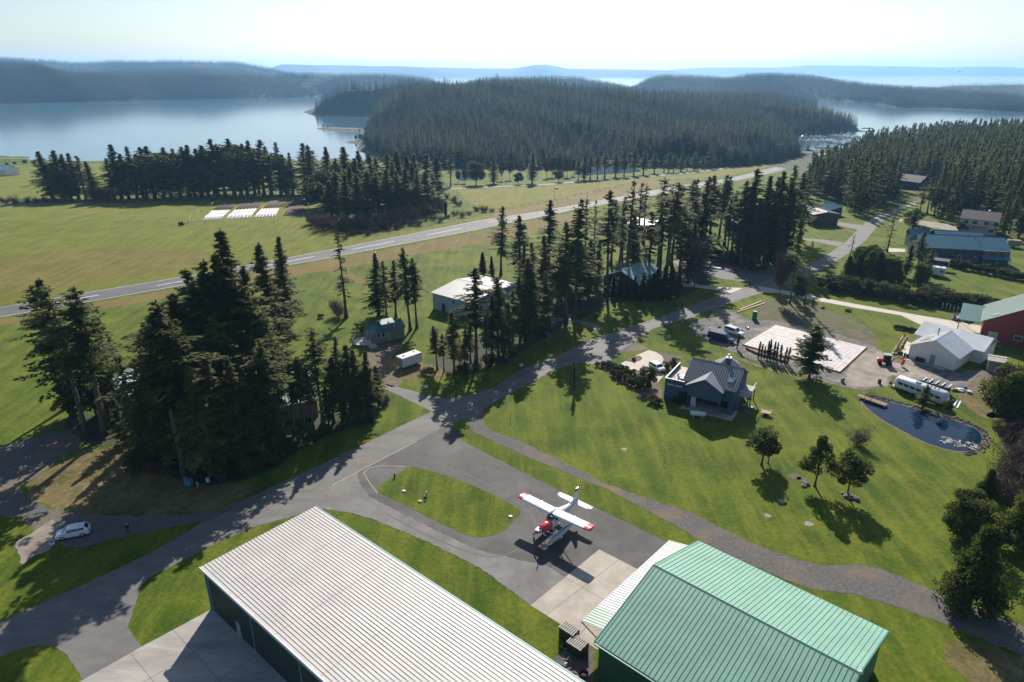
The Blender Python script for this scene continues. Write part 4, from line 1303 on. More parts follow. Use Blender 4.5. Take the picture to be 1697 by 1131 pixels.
tree('bare', 1419, 738, 702, 'bare_shrub', 'low round leafless shrub alone on the lawn below the pond', 'shrub', var=1, wx=1.25)
tree('bush', 1072, 642, 608, 'round_tree', 'round dark evergreen in the bed beside the grey house', 'tree', var=0, wx=0.8)
tree('spread', 1528, 677, 640, 'pine_tree', 'bushy small fir on the far bank of the pond', 'tree', wx=1.05)
tree('pine', 1566, 689, 662, 'pine_tree', 'small round headed pine on the far bank of the pond', 'tree', var=2, wx=0.9)
for (a, b, h) in [(990, 607, 1.0), (998, 608, 1.3), (1006, 609, 1.5), (1014, 611, 1.4), (1020, 615, 1.6), (1028, 617, 1.8), (1036, 619, 1.6), (1018, 624, 1.5), (1027, 628, 1.9), (1036, 632, 1.6), (1045, 623, 1.7), (1052, 629, 1.4), (1046, 638, 1.7), (1055, 641, 1.9), (1063, 646, 1.5), (1060, 634, 1.2)]:
    tree('bush', a, b, 0, 'border_shrub', 'clipped grey green shrub in the border between the drive and the lawn', 'shrub', 'shrubs of the drive border', h=h, wx=1.25)
for (a, b, h, l) in [(1050, 598, 0.7, 'low shrubs filling the half round bed in the concrete drive'), (1105, 611, 1.5, 'dark shrub at the drive end, left of the house'), (1117, 607, 1.8, 'taller dark shrub at the drive end against the house'), (1080, 666, 1.4, 'rounded shrub at the lower corner of the house bed'),
                     (1090, 671, 1.3, 'dark shrub by the steps at the house corner'), (1120, 668, 1.3, 'shrub under the grey garage wall, left one'), (1135, 672, 1.2, 'shrub under the grey garage wall, right one')]:
    tree('bush', a, b, 0, 'border_shrub', l, 'shrub', h=h, wx=1.5)
# bottom right evergreens and brambles
tree('bigbush', 1606, 1008, 874, 'evergreen_shrub', 'huge bushy evergreen at the gravel path end, lower right', 'tree', var=1, wx=0.75)
tree('bigbush', 1600, 892, 816, 'evergreen_shrub', 'wide bushy evergreen just behind the huge one by the gravel path', 'tree', var=0, wx=1.0)
tree('bigbush', 1690, 905, 800, 'evergreen_shrub', 'bushy evergreen at the right edge below the brambles', 'tree', var=1, wx=0.95)
tree('bigbush', 1668, 700, 608, 'evergreen_shrub', 'broad evergreen beside the brown shed at the right edge', 'tree', var=0, wx=1.0)
tree('bigbush', 1700, 690, 590, 'evergreen_shrub', 'dark evergreen cut by the right edge of view, behind the brambles', 'tree', var=1, wx=1.0)
tree('bigbush', 1634, 820, 778, 'evergreen_shrub', 'small dark evergreen at the bramble edge above the huge evergreens', 'tree', var=1, wx=0.8)
tree('baretree', 1650, 690, 610, 'bare_tree', 'grey leafless tree in front of the broad evergreen at the right', 'tree', var=0, wx=1.3)
for (a, b, c) in [(1668, 730, 696), (1690, 740, 690), (1680, 770, 724), (1664, 790, 752), (1690, 800, 750), (1700, 765, 715), (1655, 812, 776), (1680, 830, 780), (1690, 715, 675), (1662, 830, 800)]:
    tree('bare' if (a + b) % 2 else 'purple', a, b, c, 'bramble', 'tangled grey leafless bramble on the bank right of the pond', 'shrub', 'brambles by the pond', wx=1.25)
# shoreline belt at the left
NM = 'dark fir in the shoreline belt beyond the far field'
trees([(88, 330, 250, 'dense', 'leftmost fir of the shoreline belt, with ragged side boughs'), (104, 330, 249, 'dense', 'second fir from the left end of the shoreline belt')], 'dense', 'fir_tree', '', 'tree', 'firs of the shoreline belt', 2.1)
lst = [(118, 331, 255), (131, 331, 253), (143, 331, 258), (157, 331, 267), (202, 330, 239), (214, 330, 255), (228, 330, 242), (244, 329, 243), (257, 329, 242), (272, 329, 248), (284, 329, 244), (300, 328, 246), (314, 328, 243), (324, 328, 240), (335, 327, 246),
       (346, 327, 240), (362, 326, 230), (374, 326, 238), (389, 325, 229), (400, 325, 236), (410, 325, 238), (423, 324, 232), (438, 324, 231), (450, 323, 242), (466, 323, 236), (486, 323, 253), (509, 322, 237), (520, 322, 240), (238, 328, 255), (356, 322, 248), (430, 321, 245), (475, 324, 256), (190, 330, 262)]
trees([(a, b, c, ('dense', 'dense', 'fir', 'dense', 'madrone')[i % 5] if i % 10 != 4 else 'dense') for i, (a, b, c) in enumerate(lst)], 'dense', 'fir_tree', NM, 'tree', 'firs of the shoreline belt', 2.1)
for (a, b, c) in [(10, 338, 322), (28, 338, 321), (44, 337, 323), (62, 336, 324), (75, 335, 322), (92, 336, 326), (110, 335, 325), (172, 333, 300), (182, 333, 296), (165, 333, 310)]:
    tree('bare' if a < 150 else 'purple', a, b, c, 'bare_shrub', 'leafless grey shrub along the public road at the far left', 'shrub', 'roadside shrubs at the far left', wx=1.4)
for (a, b, c) in [(42, 273, 265), (57, 274, 266), (25, 274, 268), (12, 276, 269)]:
    tree('madrone', a, b, c, 'orchard_tree', 'small dark tree on the shore meadow beside the white house at the far left', 'tree', 'shore meadow trees', wx=1.4)
# wood beside the runway
NN = 'fir in the dense wood beside the runway, behind the purple scrub'
lst = [(545, 345, 281, 'madrone'), (521, 330, 247), (545, 328, 243), (560, 335, 262), (578, 330, 243), (590, 340, 262), (600, 335, 250), (615, 334, 253), (628, 340, 262), (645, 336, 255), (662, 338, 250), (676, 340, 258), (690, 336, 253), (710, 332, 255), (726, 330, 260),
       (560, 358, 285), (575, 362, 290), (592, 364, 288), (610, 365, 284), (628, 364, 287), (645, 362, 280), (660, 360, 283), (676, 357, 278), (692, 354, 280), (706, 350, 284), (718, 345, 288), (585, 350, 275), (620, 352, 272), (655, 350, 268), (685, 347, 270), (550, 358, 300), (536, 345, 300, 'madrone')]
trees([(t[0], t[1], t[2], t[3] if len(t) > 3 else ('dense', 'fir', 'dense', 'fir', 'dense', 'dense')[i % 6]) for i, t in enumerate(lst)], 'dense', 'fir_tree', NN, 'tree', 'firs of the runway wood', 2.0)
for i in range(26):
    t = i / 25
    a = 518 + 215 * t
    b = 372 - 26 * t + 14 * math.sin(t * 3.1) + (i % 3) * 4
    tree('purple', a, b, b - 30 + 6 * math.sin(i * 2.3), 'scrub_shrub', 'purple brown leafless scrub at the foot of the wood beside the runway', 'shrub', 'scrub of the runway wood', wx=1.0)
for i in range(22):
    t = i / 21
    a = 560 + 255 * t
    b = 396 - 47 * t + 3 * math.sin(i * 1.9)
    tree('purple', a, b, b - 9 - 3 * (i % 3), 'scrub_shrub', 'low reddish bramble along the grass edge of the runway', 'shrub', 'low brambles along the runway', wx=1.3)
tree('column', 739, 360, 334, 'cypress_tree', 'dark tapered cypress in the scrub at the runway edge', 'tree', var=0, wx=2.0)
for (a, b, c) in [(742, 330, 318), (752, 336, 322), (760, 342, 328), (735, 344, 330), (725, 338, 322)]:
    tree('bare', a, b, c, 'bare_shrub', 'straw coloured leafless bush at the right end of the runway wood', 'shrub', 'straw bushes at the wood end', wx=1.3)
# trees along the public road
NO = 'roadside fir in the line along the public road beyond the runway'
trees([(747, 309, 256, 'fir'), (818, 305, 262, 'dense'), (882, 305, 251, 'dense', 'single pointed fir between the two round bushes along the public road'), (958, 300, 264, 'fir'), (968, 299, 258, 'dense'), (978, 298, 257, 'fir'), (990, 297, 256, 'fir'), (1002, 295, 251, 'fir'), (1020, 294, 249, 'fir'), (1034, 293, 247, 'fir'), (1050, 291, 244, 'fir'),
       (1066, 290, 248, 'fir'), (1084, 288, 250, 'fir'), (1100, 287, 256, 'thin'), (1108, 286, 252, 'fir'), (1116, 286, 256, 'fir'), (1128, 285, 254, 'dense'), (1138, 284, 258, 'fir'), (1150, 283, 250, 'fir'), (1164, 281, 258, 'fir'), (1176, 280, 246, 'fir'), (1184, 279, 258, 'dense'), (1194, 278, 258, 'thin'),
       (1206, 276, 246, 'fir'), (1214, 275, 240, 'fir'), (1230, 271, 234, 'fir'), (1244, 267, 240, 'fir'), (1254, 264, 230, 'dense'), (1262, 262, 228, 'dense'), (1276, 262, 228, 'fir'), (1294, 260, 232, 'dense'), (1308, 260, 222, 'dense'), (1336, 262, 240, 'fir')], 'fir', 'fir_tree', NO, 'tree', 'firs along the public road', 1.8)
tree('madrone', 789, 307, 265, 'broad_tree', 'broad dark rounded tree beside the public road, widest of the row', 'tree', var=1, wx=1.3)
tree('madrone', 859, 306, 285, 'round_tree', 'small round yellow green tree on the public road, left of the pointed fir', 'tree', var=0, wx=1.2)
tree('madrone', 926, 302, 279, 'round_tree', 'small round yellow green tree on the public road, right of the pointed fir', 'tree', var=0, wx=1.2)
for (a, b, c) in [(832, 300, 274), (845, 298, 268), (905, 296, 268), (915, 294, 262), (940, 294, 262), (950, 292, 266), (770, 304, 282), (760, 304, 284)]:
    tree('baretree', a, b, c, 'bare_tree', 'purplish leafless tree behind the public road at the foot of the headland', 'tree', 'leafless trees behind the public road', wx=1.3)
# low growth near the road and lawn edges
for (a, b, c, l) in [(971, 522, 511, 'round grey leafless bush left of the teal hangar hedge, smaller one'), (988, 528, 513, 'round grey leafless bush beside the footpath, larger one')]:
    tree('bare', a, b, c, 'bare_shrub', l, 'shrub', wx=1.3)
for i in range(16):
    a, b = [(236, 775), (262, 782), (285, 788), (340, 792), (365, 795), (390, 790), (412, 785), (430, 776), (452, 768), (470, 758), (490, 745), (515, 735), (540, 722), (565, 714), (590, 706), (612, 700)][i]
    tree(('bush', 'purple', 'bush')[i % 3], a, b, 0, 'undergrowth_shrub', 'dark undergrowth shrub below the firs of the near clump', 'shrub', 'undergrowth of the near clump', h=2.2 + 1.6 * TR.random(), wx=1.2)
for i, (a, b) in enumerate([(700, 620), (712, 622), (745, 625), (768, 620), (790, 612), (812, 606), (835, 600), (850, 590), (872, 578), (895, 560), (908, 552)]):
    tree(('purple', 'bush')[i % 2], a, b, 0, 'undergrowth_shrub', 'undergrowth shrub at the foot of the middle clump of firs', 'shrub', 'undergrowth of the middle clump', h=1.6 + 1.4 * TR.random(), wx=1.2)
for i, (a, b) in enumerate([(1155, 432), (1170, 430), (1185, 433), (1200, 437), (1215, 440), (1230, 445), (1244, 448), (1180, 425), (1210, 432), (1262, 448)]):
    tree(('bush', 'bare')[i % 2], a, b, 0, 'undergrowth_shrub', 'undergrowth shrub along the shaded gravel lot', 'shrub', 'undergrowth by the gravel lot', h=2.5 + 2 * TR.random(), wx=1.1)

trees([(1524, 352, 300), (1536, 356, 296), (1548, 358, 300), (1562, 360, 298, 'dense'), (1575, 364, 302), (1660, 392, 335, 'dense'), (1672, 388, 325), (1688, 394, 330, 'dense'), (1697, 384, 318), (1658, 372, 310), (1640, 360, 300, 'dense'), (1584, 356, 295), (1600, 352, 292, 'dense'),
       (1620, 354, 296), (1684, 372, 306, 'dense'), (1705, 398, 335)], 'fir', 'fir_tree', 'fir close round the pale two storey house behind the blue roof', 'tree', 'firs round the pale house', 1.35)
trees([(1556, 366, 350), (1572, 370, 352), (1590, 385, 368), (1516, 372, 345), (1506, 380, 350)], 'madrone', 'broad_tree', 'small olive green broad tree on the bank left of the pale two storey house', 'tree', 'olive trees by the pale house', 1.2)
# hillside woods on the right
HILL = [(175, 400), (188, 322), (214, 283), (232, 266), (300, 255), (900, 250), (900, 760), (430, 745), (350, 700), (329, 667), (272, 576), (236, 520), (201, 463)]
hill_h = lambda x, y: 17 * np.clip((x - 235) / 230, 0, 1) * np.clip((y - 300) / 220, 0, 1)
hb = MB()
gx, gy = np.meshgrid(np.arange(200, 921, 20.0), np.arange(290, 900, 20.0))
zz = np.vectorize(gz)(gy) + hill_h(gx, gy) * np.clip((900 - gy) / 150, 0, 1) - 0.15
nx = gx.shape[1]
aa = (np.arange(gx.shape[0] - 1)[:, None] * nx + np.arange(nx - 1)[None]).ravel()
tag(link('hillside', np_mesh('hillside', np.stack([gx.ravel(), gy.ravel(), zz.ravel()], 1), np.stack([aa, aa + 1, aa + nx + 1, aa + nx], 1), MATS['forest_floor'], smooth=True)), kind='structure')
house_c = [P(1505, 312).xy, P(1620, 380).xy, P(1500, 330).xy, P(1655, 392).xy]


def hill_clear(x, y):
    k = np.zeros(len(x), bool)
    for c, r_ in zip(house_c, (26, 24, 14, 16)):
        k |= np.hypot(x - c.x, y - c.y) < r_
    # the road and its grass corridor
    a, b = P(1400, 405).xy, P(1512, 325).xy
    ab = b - a
    t = np.clip(((x - a.x) * ab.x + (y - a.y) * ab.y) / ab.length_squared, 0, 1.12)
    k |= np.hypot(x - a.x - t * ab.x, y - a.y - t * ab.y) < 15
    for pl in ([(1508, 318), (1530, 318), (1532, 340), (1500, 345), (1490, 330)],):
        k |= in_poly(x, y, [tuple(P(*q).xy) for q in pl])
    return k


x, y, rg = scatter(HILL, 6.2, 51, clear=hill_clear, margin=1)
z = np.vectorize(gz)(y) + hill_h(x, y)
h = 15 + 9 * rg.random(len(x))
# the nearest of them one by one, the rest as the wood
d = np.hypot(x, y) - 0.35 * np.abs(x - 230)
vis = (np.abs(x / (y * CP + 25)) < 0.80)
o_ = np.argsort(np.where(vis, np.hypot(x, y), 1e9))[:46]
far = np.ones(len(x), bool)
far[o_] = False
wood('forest', np.stack([x, y, z - 0.3], 1)[far], h[far], LOD_M, 'fir_needles', 'dark fir forest climbing the hillside at the right', 52, tint=(0.05, 0.85))
for i in o_:
    tree('dense' if i % 3 else 'fir', 0, 0, 0, 'fir_tree', 'dark fir at the lower edge of the hillside forest above the blue roofed building', 'tree', 'firs at the hillside edge', pos=Vector((x[i], y[i], z[i] - 0.2)), h=float(h[i]))
# belt left of the road, up to the marina
BELT = [tuple(P(*q).xy) for q in [(1318, 395), (1345, 330), (1395, 338), (1400, 362), (1425, 365), (1455, 352), (1485, 335), (1490, 318), (1480, 290), (1455, 270), (1425, 271), (1395, 283), (1370, 294), (1345, 303), (1326, 325)]]
roof_c = [P(1335, 372).xy, P(1380, 362).xy, P(1255, 395).xy]


def belt_clear(x, y):
    k = np.zeros(len(x), bool)
    for c, r_ in zip(roof_c, (24, 12, 14)):
        k |= np.hypot(x - c.x, y - c.y) < r_
    return k


x, y, rg = scatter(BELT, 5.4, 61, clear=belt_clear, margin=1)
wood('forest', np.stack([x, y, np.vectorize(gz)(y) - 0.2], 1), 15 + 8 * rg.random(len(x)), LOD_M, 'fir_needles', 'dark firs massed left of the far road, towards the marina', 62, tint=(0.05, 0.85))
# ------------------------------------------------------------------ buildings


def metal(name, c, rough=0.42, metalness=0.0, vary=0.85):
    return mat(name, c, tuple(x * vary for x in c), 0.35, rough, metalness, spec=0.5, detail=4)


metal('white_roof_metal', (0.50, 0.47, 0.445), 0.5, 0.0, 0.86)
metal('white_roof_rib', (0.32, 0.30, 0.285), 0.5)
metal('bright_roof', (0.84, 0.84, 0.82), 0.28)
metal('green_roof_metal', (0.22, 0.40, 0.305), 0.37)
metal('green_roof_rib', (0.12, 0.28, 0.205), 0.5)
metal('green_wall', (0.03, 0.13, 0.085), 0.6)
metal('green_trim', (0.02, 0.16, 0.11), 0.5)
metal('dark_green_panel', (0.022, 0.045, 0.040), 0.6)
metal('teal_trim', (0.10, 0.28, 0.32), 0.5)
metal('white_trim', (0.62, 0.63, 0.64), 0.5)
metal('pale_panel', (0.24, 0.33, 0.275), 0.55)
metal('clear_panel', (0.30, 0.32, 0.36), 0.5)
metal('grey_roof_metal', (0.22, 0.225, 0.245), 0.4)
metal('grey_roof_rib', (0.10, 0.105, 0.12), 0.5)
metal('blue_roof_metal', (0.045, 0.155, 0.215), 0.42)
metal('blue_roof_rib', (0.03, 0.15, 0.20), 0.5)
metal('teal_roof_metal', (0.035, 0.14, 0.14), 0.62)
metal('teal_roof_rib', (0.03, 0.12, 0.12), 0.5)
metal('pale_teal_roof', (0.46, 0.60, 0.58), 0.35)
metal('brown_roof', (0.16, 0.125, 0.12), 0.8)
metal('slate_siding', (0.055, 0.090, 0.140), 0.75)
metal('navy_siding', (0.040, 0.062, 0.075), 0.75)
metal('red_siding', (0.16, 0.022, 0.022), 0.75)
metal('white_siding', (0.78, 0.76, 0.70), 0.7)
metal('taupe_siding', (0.22, 0.195, 0.18), 0.75)
metal('blue_wall', (0.32, 0.44, 0.50), 0.6)
metal('dark_red_wall', (0.075, 0.032, 0.030), 0.7)
metal('dark_wall', (0.028, 0.035, 0.045), 0.7)
metal('brown_wall', (0.06, 0.042, 0.036), 0.7)
metal('cream_wall', (0.45, 0.40, 0.33), 0.7)
metal('dark_void', (0.012, 0.014, 0.018), 0.8)
metal('glass', (0.03, 0.045, 0.06), 0.08)
metal('pale_glass', (0.35, 0.43, 0.48), 0.15)
mat('wood_grey', (0.30, 0.28, 0.25), (0.46, 0.43, 0.39), 3, 0.85, stretch=(1, 6, 1))
mat('wood_brown', (0.20, 0.12, 0.07), (0.32, 0.20, 0.12), 3, 0.8, stretch=(1, 6, 1))
mat('wood_pale', (0.42, 0.32, 0.20), (0.55, 0.43, 0.28), 3, 0.8, stretch=(1, 6, 1))
mat('deck_boards', (0.42, 0.36, 0.33), (0.55, 0.48, 0.44), 2, 0.8, stretch=(1, 8, 1))
M = MATS


def obox(name, m, parent, *a, bevel=0.0):
    return MB().box(*a).build(name, m, parent, bevel)


def corrugated(mb, side, u0, u1, z0, z1, at, pitch=0.3, d=0.025, w=0.1, out=-1, ztop=None):
    """upright wall ribs standing proud of a wall"""
    u = u0 + pitch / 2
    while u < u1:
        zt = z1 if ztop is None else ztop(u)
        a, b = sorted((at, at + out * d))
        if side in 'fb':
            mb.box(u - w / 2, u + w / 2, a, b, z0, zt)
        else:
            mb.box(a, b, u - w / 2, u + w / 2, z0, zt)
        u += pitch


def opening(root, kind, side, u, wd, ht, sill, L, W, m, frame=None, d=0.05):
    """a door or window on a wall of the building: frame with its leaf or pane as sub-part"""
    def rect(mb, ua, ub, za, zb, d0, d1):
        if side == 'f':
            mb.box(ua, ub, -d1, -d0, za, zb)
        elif side == 'b':
            mb.box(ua, ub, W + d0, W + d1, za, zb)
        elif side == 'l':
            mb.box(-d1, -d0, ua, ub, za, zb)
        else:
            mb.box(L + d0, L + d1, ua, ub, za, zb)
    if frame is None:
        mb = MB()
        rect(mb, u, u + wd, sill, sill + ht, 0.005, d)
        return mb.build(kind, m, root)
    t = 0.09
    mb = MB()
    rect(mb, u - t, u, sill - t, sill + ht + t, 0.005, d + 0.03)
    rect(mb, u + wd, u + wd + t, sill - t, sill + ht + t, 0.005, d + 0.03)
    rect(mb, u, u + wd, sill + ht, sill + ht + t, 0.005, d + 0.03)
    rect(mb, u, u + wd, sill - t, sill, 0.005, d + 0.03)
    f = mb.build(kind, frame, root)
    mb = MB()
    rect(mb, u, u + wd, sill, sill + ht, 0.005, d)
    mb.build('pane' if kind == 'window' else 'leaf', m, f)
    return f


def roof_gable(root, x0, x1, y0, y1, e, r, m, over=0.4, rib=0.6, th=0.1, end=0.3, name='roof', ribw=0.06, ribh=0.07, zoff=0.0):
    """two sloping slabs with standing ribs, ridge along x; mats = (sheet, rib)"""
    ym = (y0 + y1) / 2
    hw = (y1 - y0) / 2
    k = r / hw
    mb = MB()
    a, b = x0 - end, x1 + end
    for s in (-1, 1):
        ye = ym + s * (hw + over)
        ze = e - over * k + zoff
        zr = e + r + zoff
        mb.hexa([(a, ye, ze), (b, ye, ze), (b, ym, zr), (a, ym, zr)], [(a, ye, ze + th), (b, ye, ze + th), (b, ym, zr + th), (a, ym, zr + th)], 0)
        if rib:
            x = a + rib * 0.5
            while x < b:
                g = 0.03
                mb.hexa([(x - ribw / 2, ye - s * g, ze + th + k * g), (x + ribw / 2, ye - s * g, ze + th + k * g), (x + ribw / 2, ym + s * 0.1, zr + th - k * 0.1), (x - ribw / 2, ym + s * 0.1, zr + th - k * 0.1)],
                        [(x - ribw / 2, ye - s * g, ze + th + ribh + k * g), (x + ribw / 2, ye - s * g, ze + th + ribh + k * g), (x + ribw / 2, ym + s * 0.1, zr + th + ribh - k * 0.1), (x - ribw / 2, ym + s * 0.1, zr + th + ribh - k * 0.1)], 1)
                x += rib
    mb.profile([(ym - 0.16, e + r + zoff + th - 0.16 * k + 0.02), (ym, e + r + zoff + th + 0.09), (ym + 0.16, e + r + zoff + th - 0.16 * k + 0.02)], 'x', a, b, 0)
    return mb.build(name, [M[m[0]], M[m[1]]], root)


def gable(name, label, A, B, depth, e, r, roofm, wallm, end=False, over=0.4, rib=0.6, doors=(), windows=(), cat='building', group=None, z=None, length=None, wallrib=0.0, world=False, trim=None):
    """gabled building from two surveyed ground corners of the wall facing the camera (left, right)"""
    a = A if world else P(*A)
    b = B if world else P(*B)
    if length:
        b = a + (b - a).normalized() * length
    zz = min(a.z, b.z) if z is None else z
    d = (b - a).xy
    ang = math.atan2(d.y, d.x)
    if end:
        o, L, W, ang = b, depth, d.length, ang + math.pi / 2
    else:
        o, L, W = a, d.length, depth
    root = empty(name, (o.x, o.y, zz), ang, label, cat, group)
    w_ = MB()
    w_.profile([(0, -0.3), (W, -0.3), (W, e), (W / 2, e + r), (0, e)], 'x', 0, L)
    if wallrib:
        corrugated(w_, 'f', 0, L, 0, e - 0.05, 0, wallrib)
        corrugated(w_, 'l', 0, W, 0, e, 0, wallrib, ztop=lambda u: e - 0.05 + r * (1 - abs(u - W / 2) / (W / 2)))
    w_.build('wall', M[wallm], root)
    roof_gable(root, 0, L, 0, W, e, r, roofm, over, rib, zoff=0.02)
    if trim:
        t = MB()
        for x in (-0.012, L - 0.138):
            for y in (-0.012, W - 0.138):
                t.box(x, x + 0.15, y, y + 0.15, 0, e - 0.1)
        t.build('corner_trim', M[trim], root)
    for q in doors:
        opening(root, 'door', q[0], q[1], q[2], q[3], q[4] if len(q) > 4 else 0.02, L, W, M[q[5]] if len(q) > 5 else M['white_trim'], M[q[6]] if len(q) > 6 else None)
    for q in windows:
        opening(root, 'window', q[0], q[1], q[2], q[3], q[4], L, W, M['glass'], M['white_trim'])
    return root, L, W


# white hangar in the foreground: one long low slope
a = P(352, 1009)
wd = (P(530, 845, 6.18) - P(343, 940, 6.18)).xy
ang = math.atan2(HD.y, HD.x)
root = empty('white_hangar', a, ang, 'large foreground hangar with a long white ribbed roof and dark green sliding doors', 'hangar')
L, W, E0, SL = 62.0, wd.length, 6.0, 0.008
mb = MB()
mb.profile([(0, -0.3), (L, -0.3), (L, E0 - 0.02 + SL * L), (0, E0 - 0.02)], 'y', 0.0, W)
mb.build('wall', M['dark_green_panel'], root)
mb = MB()
th = 0.16
x0, x1 = -0.35, L


def zr(x):
    return E0 + SL * x


mb.hexa([(x0, -0.3, zr(x0)), (x1, -0.3, zr(x1)), (x1, W + 0.3, zr(x1)), (x0, W + 0.3, zr(x0))], [(x0, -0.3, zr(x0) + th), (x1, -0.3, zr(x1) + th), (x1, W + 0.3, zr(x1) + th), (x0, W + 0.3, zr(x0) + th)], 0)
n = 37
for i in range(1, n):
    y = -0.3 + (W + 0.6) * i / n
    mb.hexa([(x0, y - 0.03, zr(x0) + th), (x1, y - 0.03, zr(x1) + th), (x1, y + 0.03, zr(x1) + th), (x0, y + 0.03, zr(x0) + th)],
            [(x0, y - 0.022, zr(x0) + th + 0.035), (x1, y - 0.03, zr(x1) + th + 0.045), (x1, y + 0.03, zr(x1) + th + 0.045), (x0, y + 0.03, zr(x0) + th + 0.045)], 1)
for x in (7.5, 15.5, 23.5):                         # sheet laps
    mb.hexa([(x - 0.025, -0.29, zr(x) + th), (x + 0.025, -0.29, zr(x) + th), (x + 0.025, W + 0.29, zr(x) + th), (x - 0.025, W + 0.29, zr(x) + th)],
            [(x - 0.025, -0.29, zr(x) + th + 0.012), (x + 0.025, -0.29, zr(x) + th + 0.012), (x + 0.025, W + 0.29, zr(x) + th + 0.012), (x - 0.025, W + 0.29, zr(x) + th + 0.012)], 1)
mb.build('roof', [M['white_roof_metal'], M['white_roof_rib']], root)
mb = MB()
mb.hexa([(x0 - 0.02, -0.42, zr(x0) - 0.12), (x1, -0.42, zr(x1) - 0.12), (x1, -0.3, zr(x1) - 0.12), (x0 - 0.02, -0.3, zr(x0) - 0.12)], [(x0 - 0.02, -0.42, zr(x0) + th + 0.05), (x1, -0.42, zr(x1) + th + 0.05), (x1, -0.3, zr(x1) + th + 0.05), (x0 - 0.02, -0.3, zr(x0) + th + 0.05)])
mb.build('fascia', M['white_trim'], root)
mb = MB()
mb.hexa([(x0 - 0.02, W + 0.3, zr(x0) - 0.12), (x1, W + 0.3, zr(x1) - 0.12), (x1, W + 0.46, zr(x1) - 0.12), (x0 - 0.02, W + 0.46, zr(x0) - 0.12)], [(x0 - 0.02, W + 0.3, zr(x0) + th + 0.03), (x1, W + 0.3, zr(x1) + th + 0.03), (x1, W + 0.46, zr(x1) + th + 0.03), (x0 - 0.02, W + 0.46, zr(x0) + th + 0.03)])
mb.build('gutter', M['teal_trim'], root)
mb = MB()
mb.box(-0.1, 0.12, -0.14, 0.1, 0, E0 - 0.1)
mb.box(0.5, 0.62, -0.1, -0.005, 0, E0 - 0.75)
mb.box(0.62, 40, -0.1, -0.005, E0 - 0.85, E0 - 0.72)
mb.box(0.62, 40, -0.1, -0.005, 0, 0.14)
mb.build('door_track', M['teal_trim'], root)
for i in range(3):
    u = 0.66 + i * 9.4
    mb = MB()
    mb.box(u, u + 9.3, -0.06, -0.005, 0.15, E0 - 0.86)
    corrugated(mb, 'f', u + 0.1, u + 9.2, 0.2, E0 - 0.9, -0.06, 0.28, 0.025, 0.09)
    d_ = mb.build('sliding_door', M['dark_green_panel'], root)
    mb = MB()
    mb.box(u + 9.3, u + 9.42, -0.11, -0.005, 0.15, E0 - 0.86)
    mb.build('jamb', M['teal_trim'], d_)
d_ = obox('door', M['pale_panel'], root, 6.2, 7.15, -0.13, -0.088, 0.16, 2.2)
obox('handle', M['dark_void'], d_, 7.0, 7.06, -0.17, -0.131, 1.05, 1.2)

# green hangar
e = 5.5
l_ = P(986.5, 1065, e)
r_ = P(1155, 896, e)
far_ = P(1472, 1047, e)
ux = (far_ - r_).xy.normalized()
ang = math.atan2(ux.y, ux.x)
o = l_.xy
W = (r_ - l_).xy.length
L = (far_ - r_).length - 0.4
root = empty('green_hangar', (o.x, o.y, 0), ang, 'green metal hangar with a ribbed gable roof and a pale lean-to canopy', 'hangar')
mb = MB()
r = 2.95
mb.profile([(0.3, -0.3), (W - 0.3, -0.3), (W - 0.3, e + 0.05), (W / 2, e + r - 0.03), (0.3, e + 0.05)], 'x', 0.3, L - 0.2)
corrugated(mb, 'f', 0.4, L - 0.3, 0, e - 0.05, 0.3, 0.3, 0.04, 0.1)
mb.build('wall', M['green_wall'], root)
roof_gable(root, 0.3, L - 0.2, 0.3, W - 0.3, e + 0.05, r - 0.04, ('green_roof_metal', 'green_roof_rib'), 0.3, 0.5, 0.1, 0.3, zoff=0.03, ribw=0.035, ribh=0.05)
for s in (0, 1):
    mb = MB()
    xa = -0.14 if s == 0 else L + 0.102
    for ya, yb in ((-0.02, W / 2), (W + 0.02, W / 2)):
        za, zb = e + 0.06, e + r + 0.12
        mb.hexa([(xa, ya, za - 0.2), (xa + 0.14, ya, za - 0.2), (xa + 0.14, yb, zb - 0.2), (xa, yb, zb - 0.2)], [(xa, ya, za + 0.06), (xa + 0.14, ya, za + 0.06), (xa + 0.14, yb, zb + 0.06), (xa, yb, zb + 0.06)])
    mb.build('rake_trim', M['green_trim'], root)
obox('gutter', M['green_trim'], root, 0, L, -0.26, -0.1, e - 0.14, e + 0.02)
MB().blob((L + 0.2, W * 0.5, e + r + 0.2), 0.22, 0.22, 0.22).build('vent_cap', M['white_trim'], root)
# lean-to canopy along the gable end
cz = MB()
y0c, y1c, dep = 3.0, W - 0.1, 4.0


def cant(x):
    return 3.5 + (x + dep) / dep * 0.9


def cslab(mb, ya, yb, mi=0, th=0.07):
    mb.hexa([(-dep, ya, cant(-dep)), (0.2, ya, cant(0.2)), (0.2, yb, cant(0.2)), (-dep, yb, cant(-dep))], [(-dep, ya, cant(-dep) + th), (0.2, ya, cant(0.2) + th), (0.2, yb, cant(0.2) + th), (-dep, yb, cant(-dep) + th)], mi)


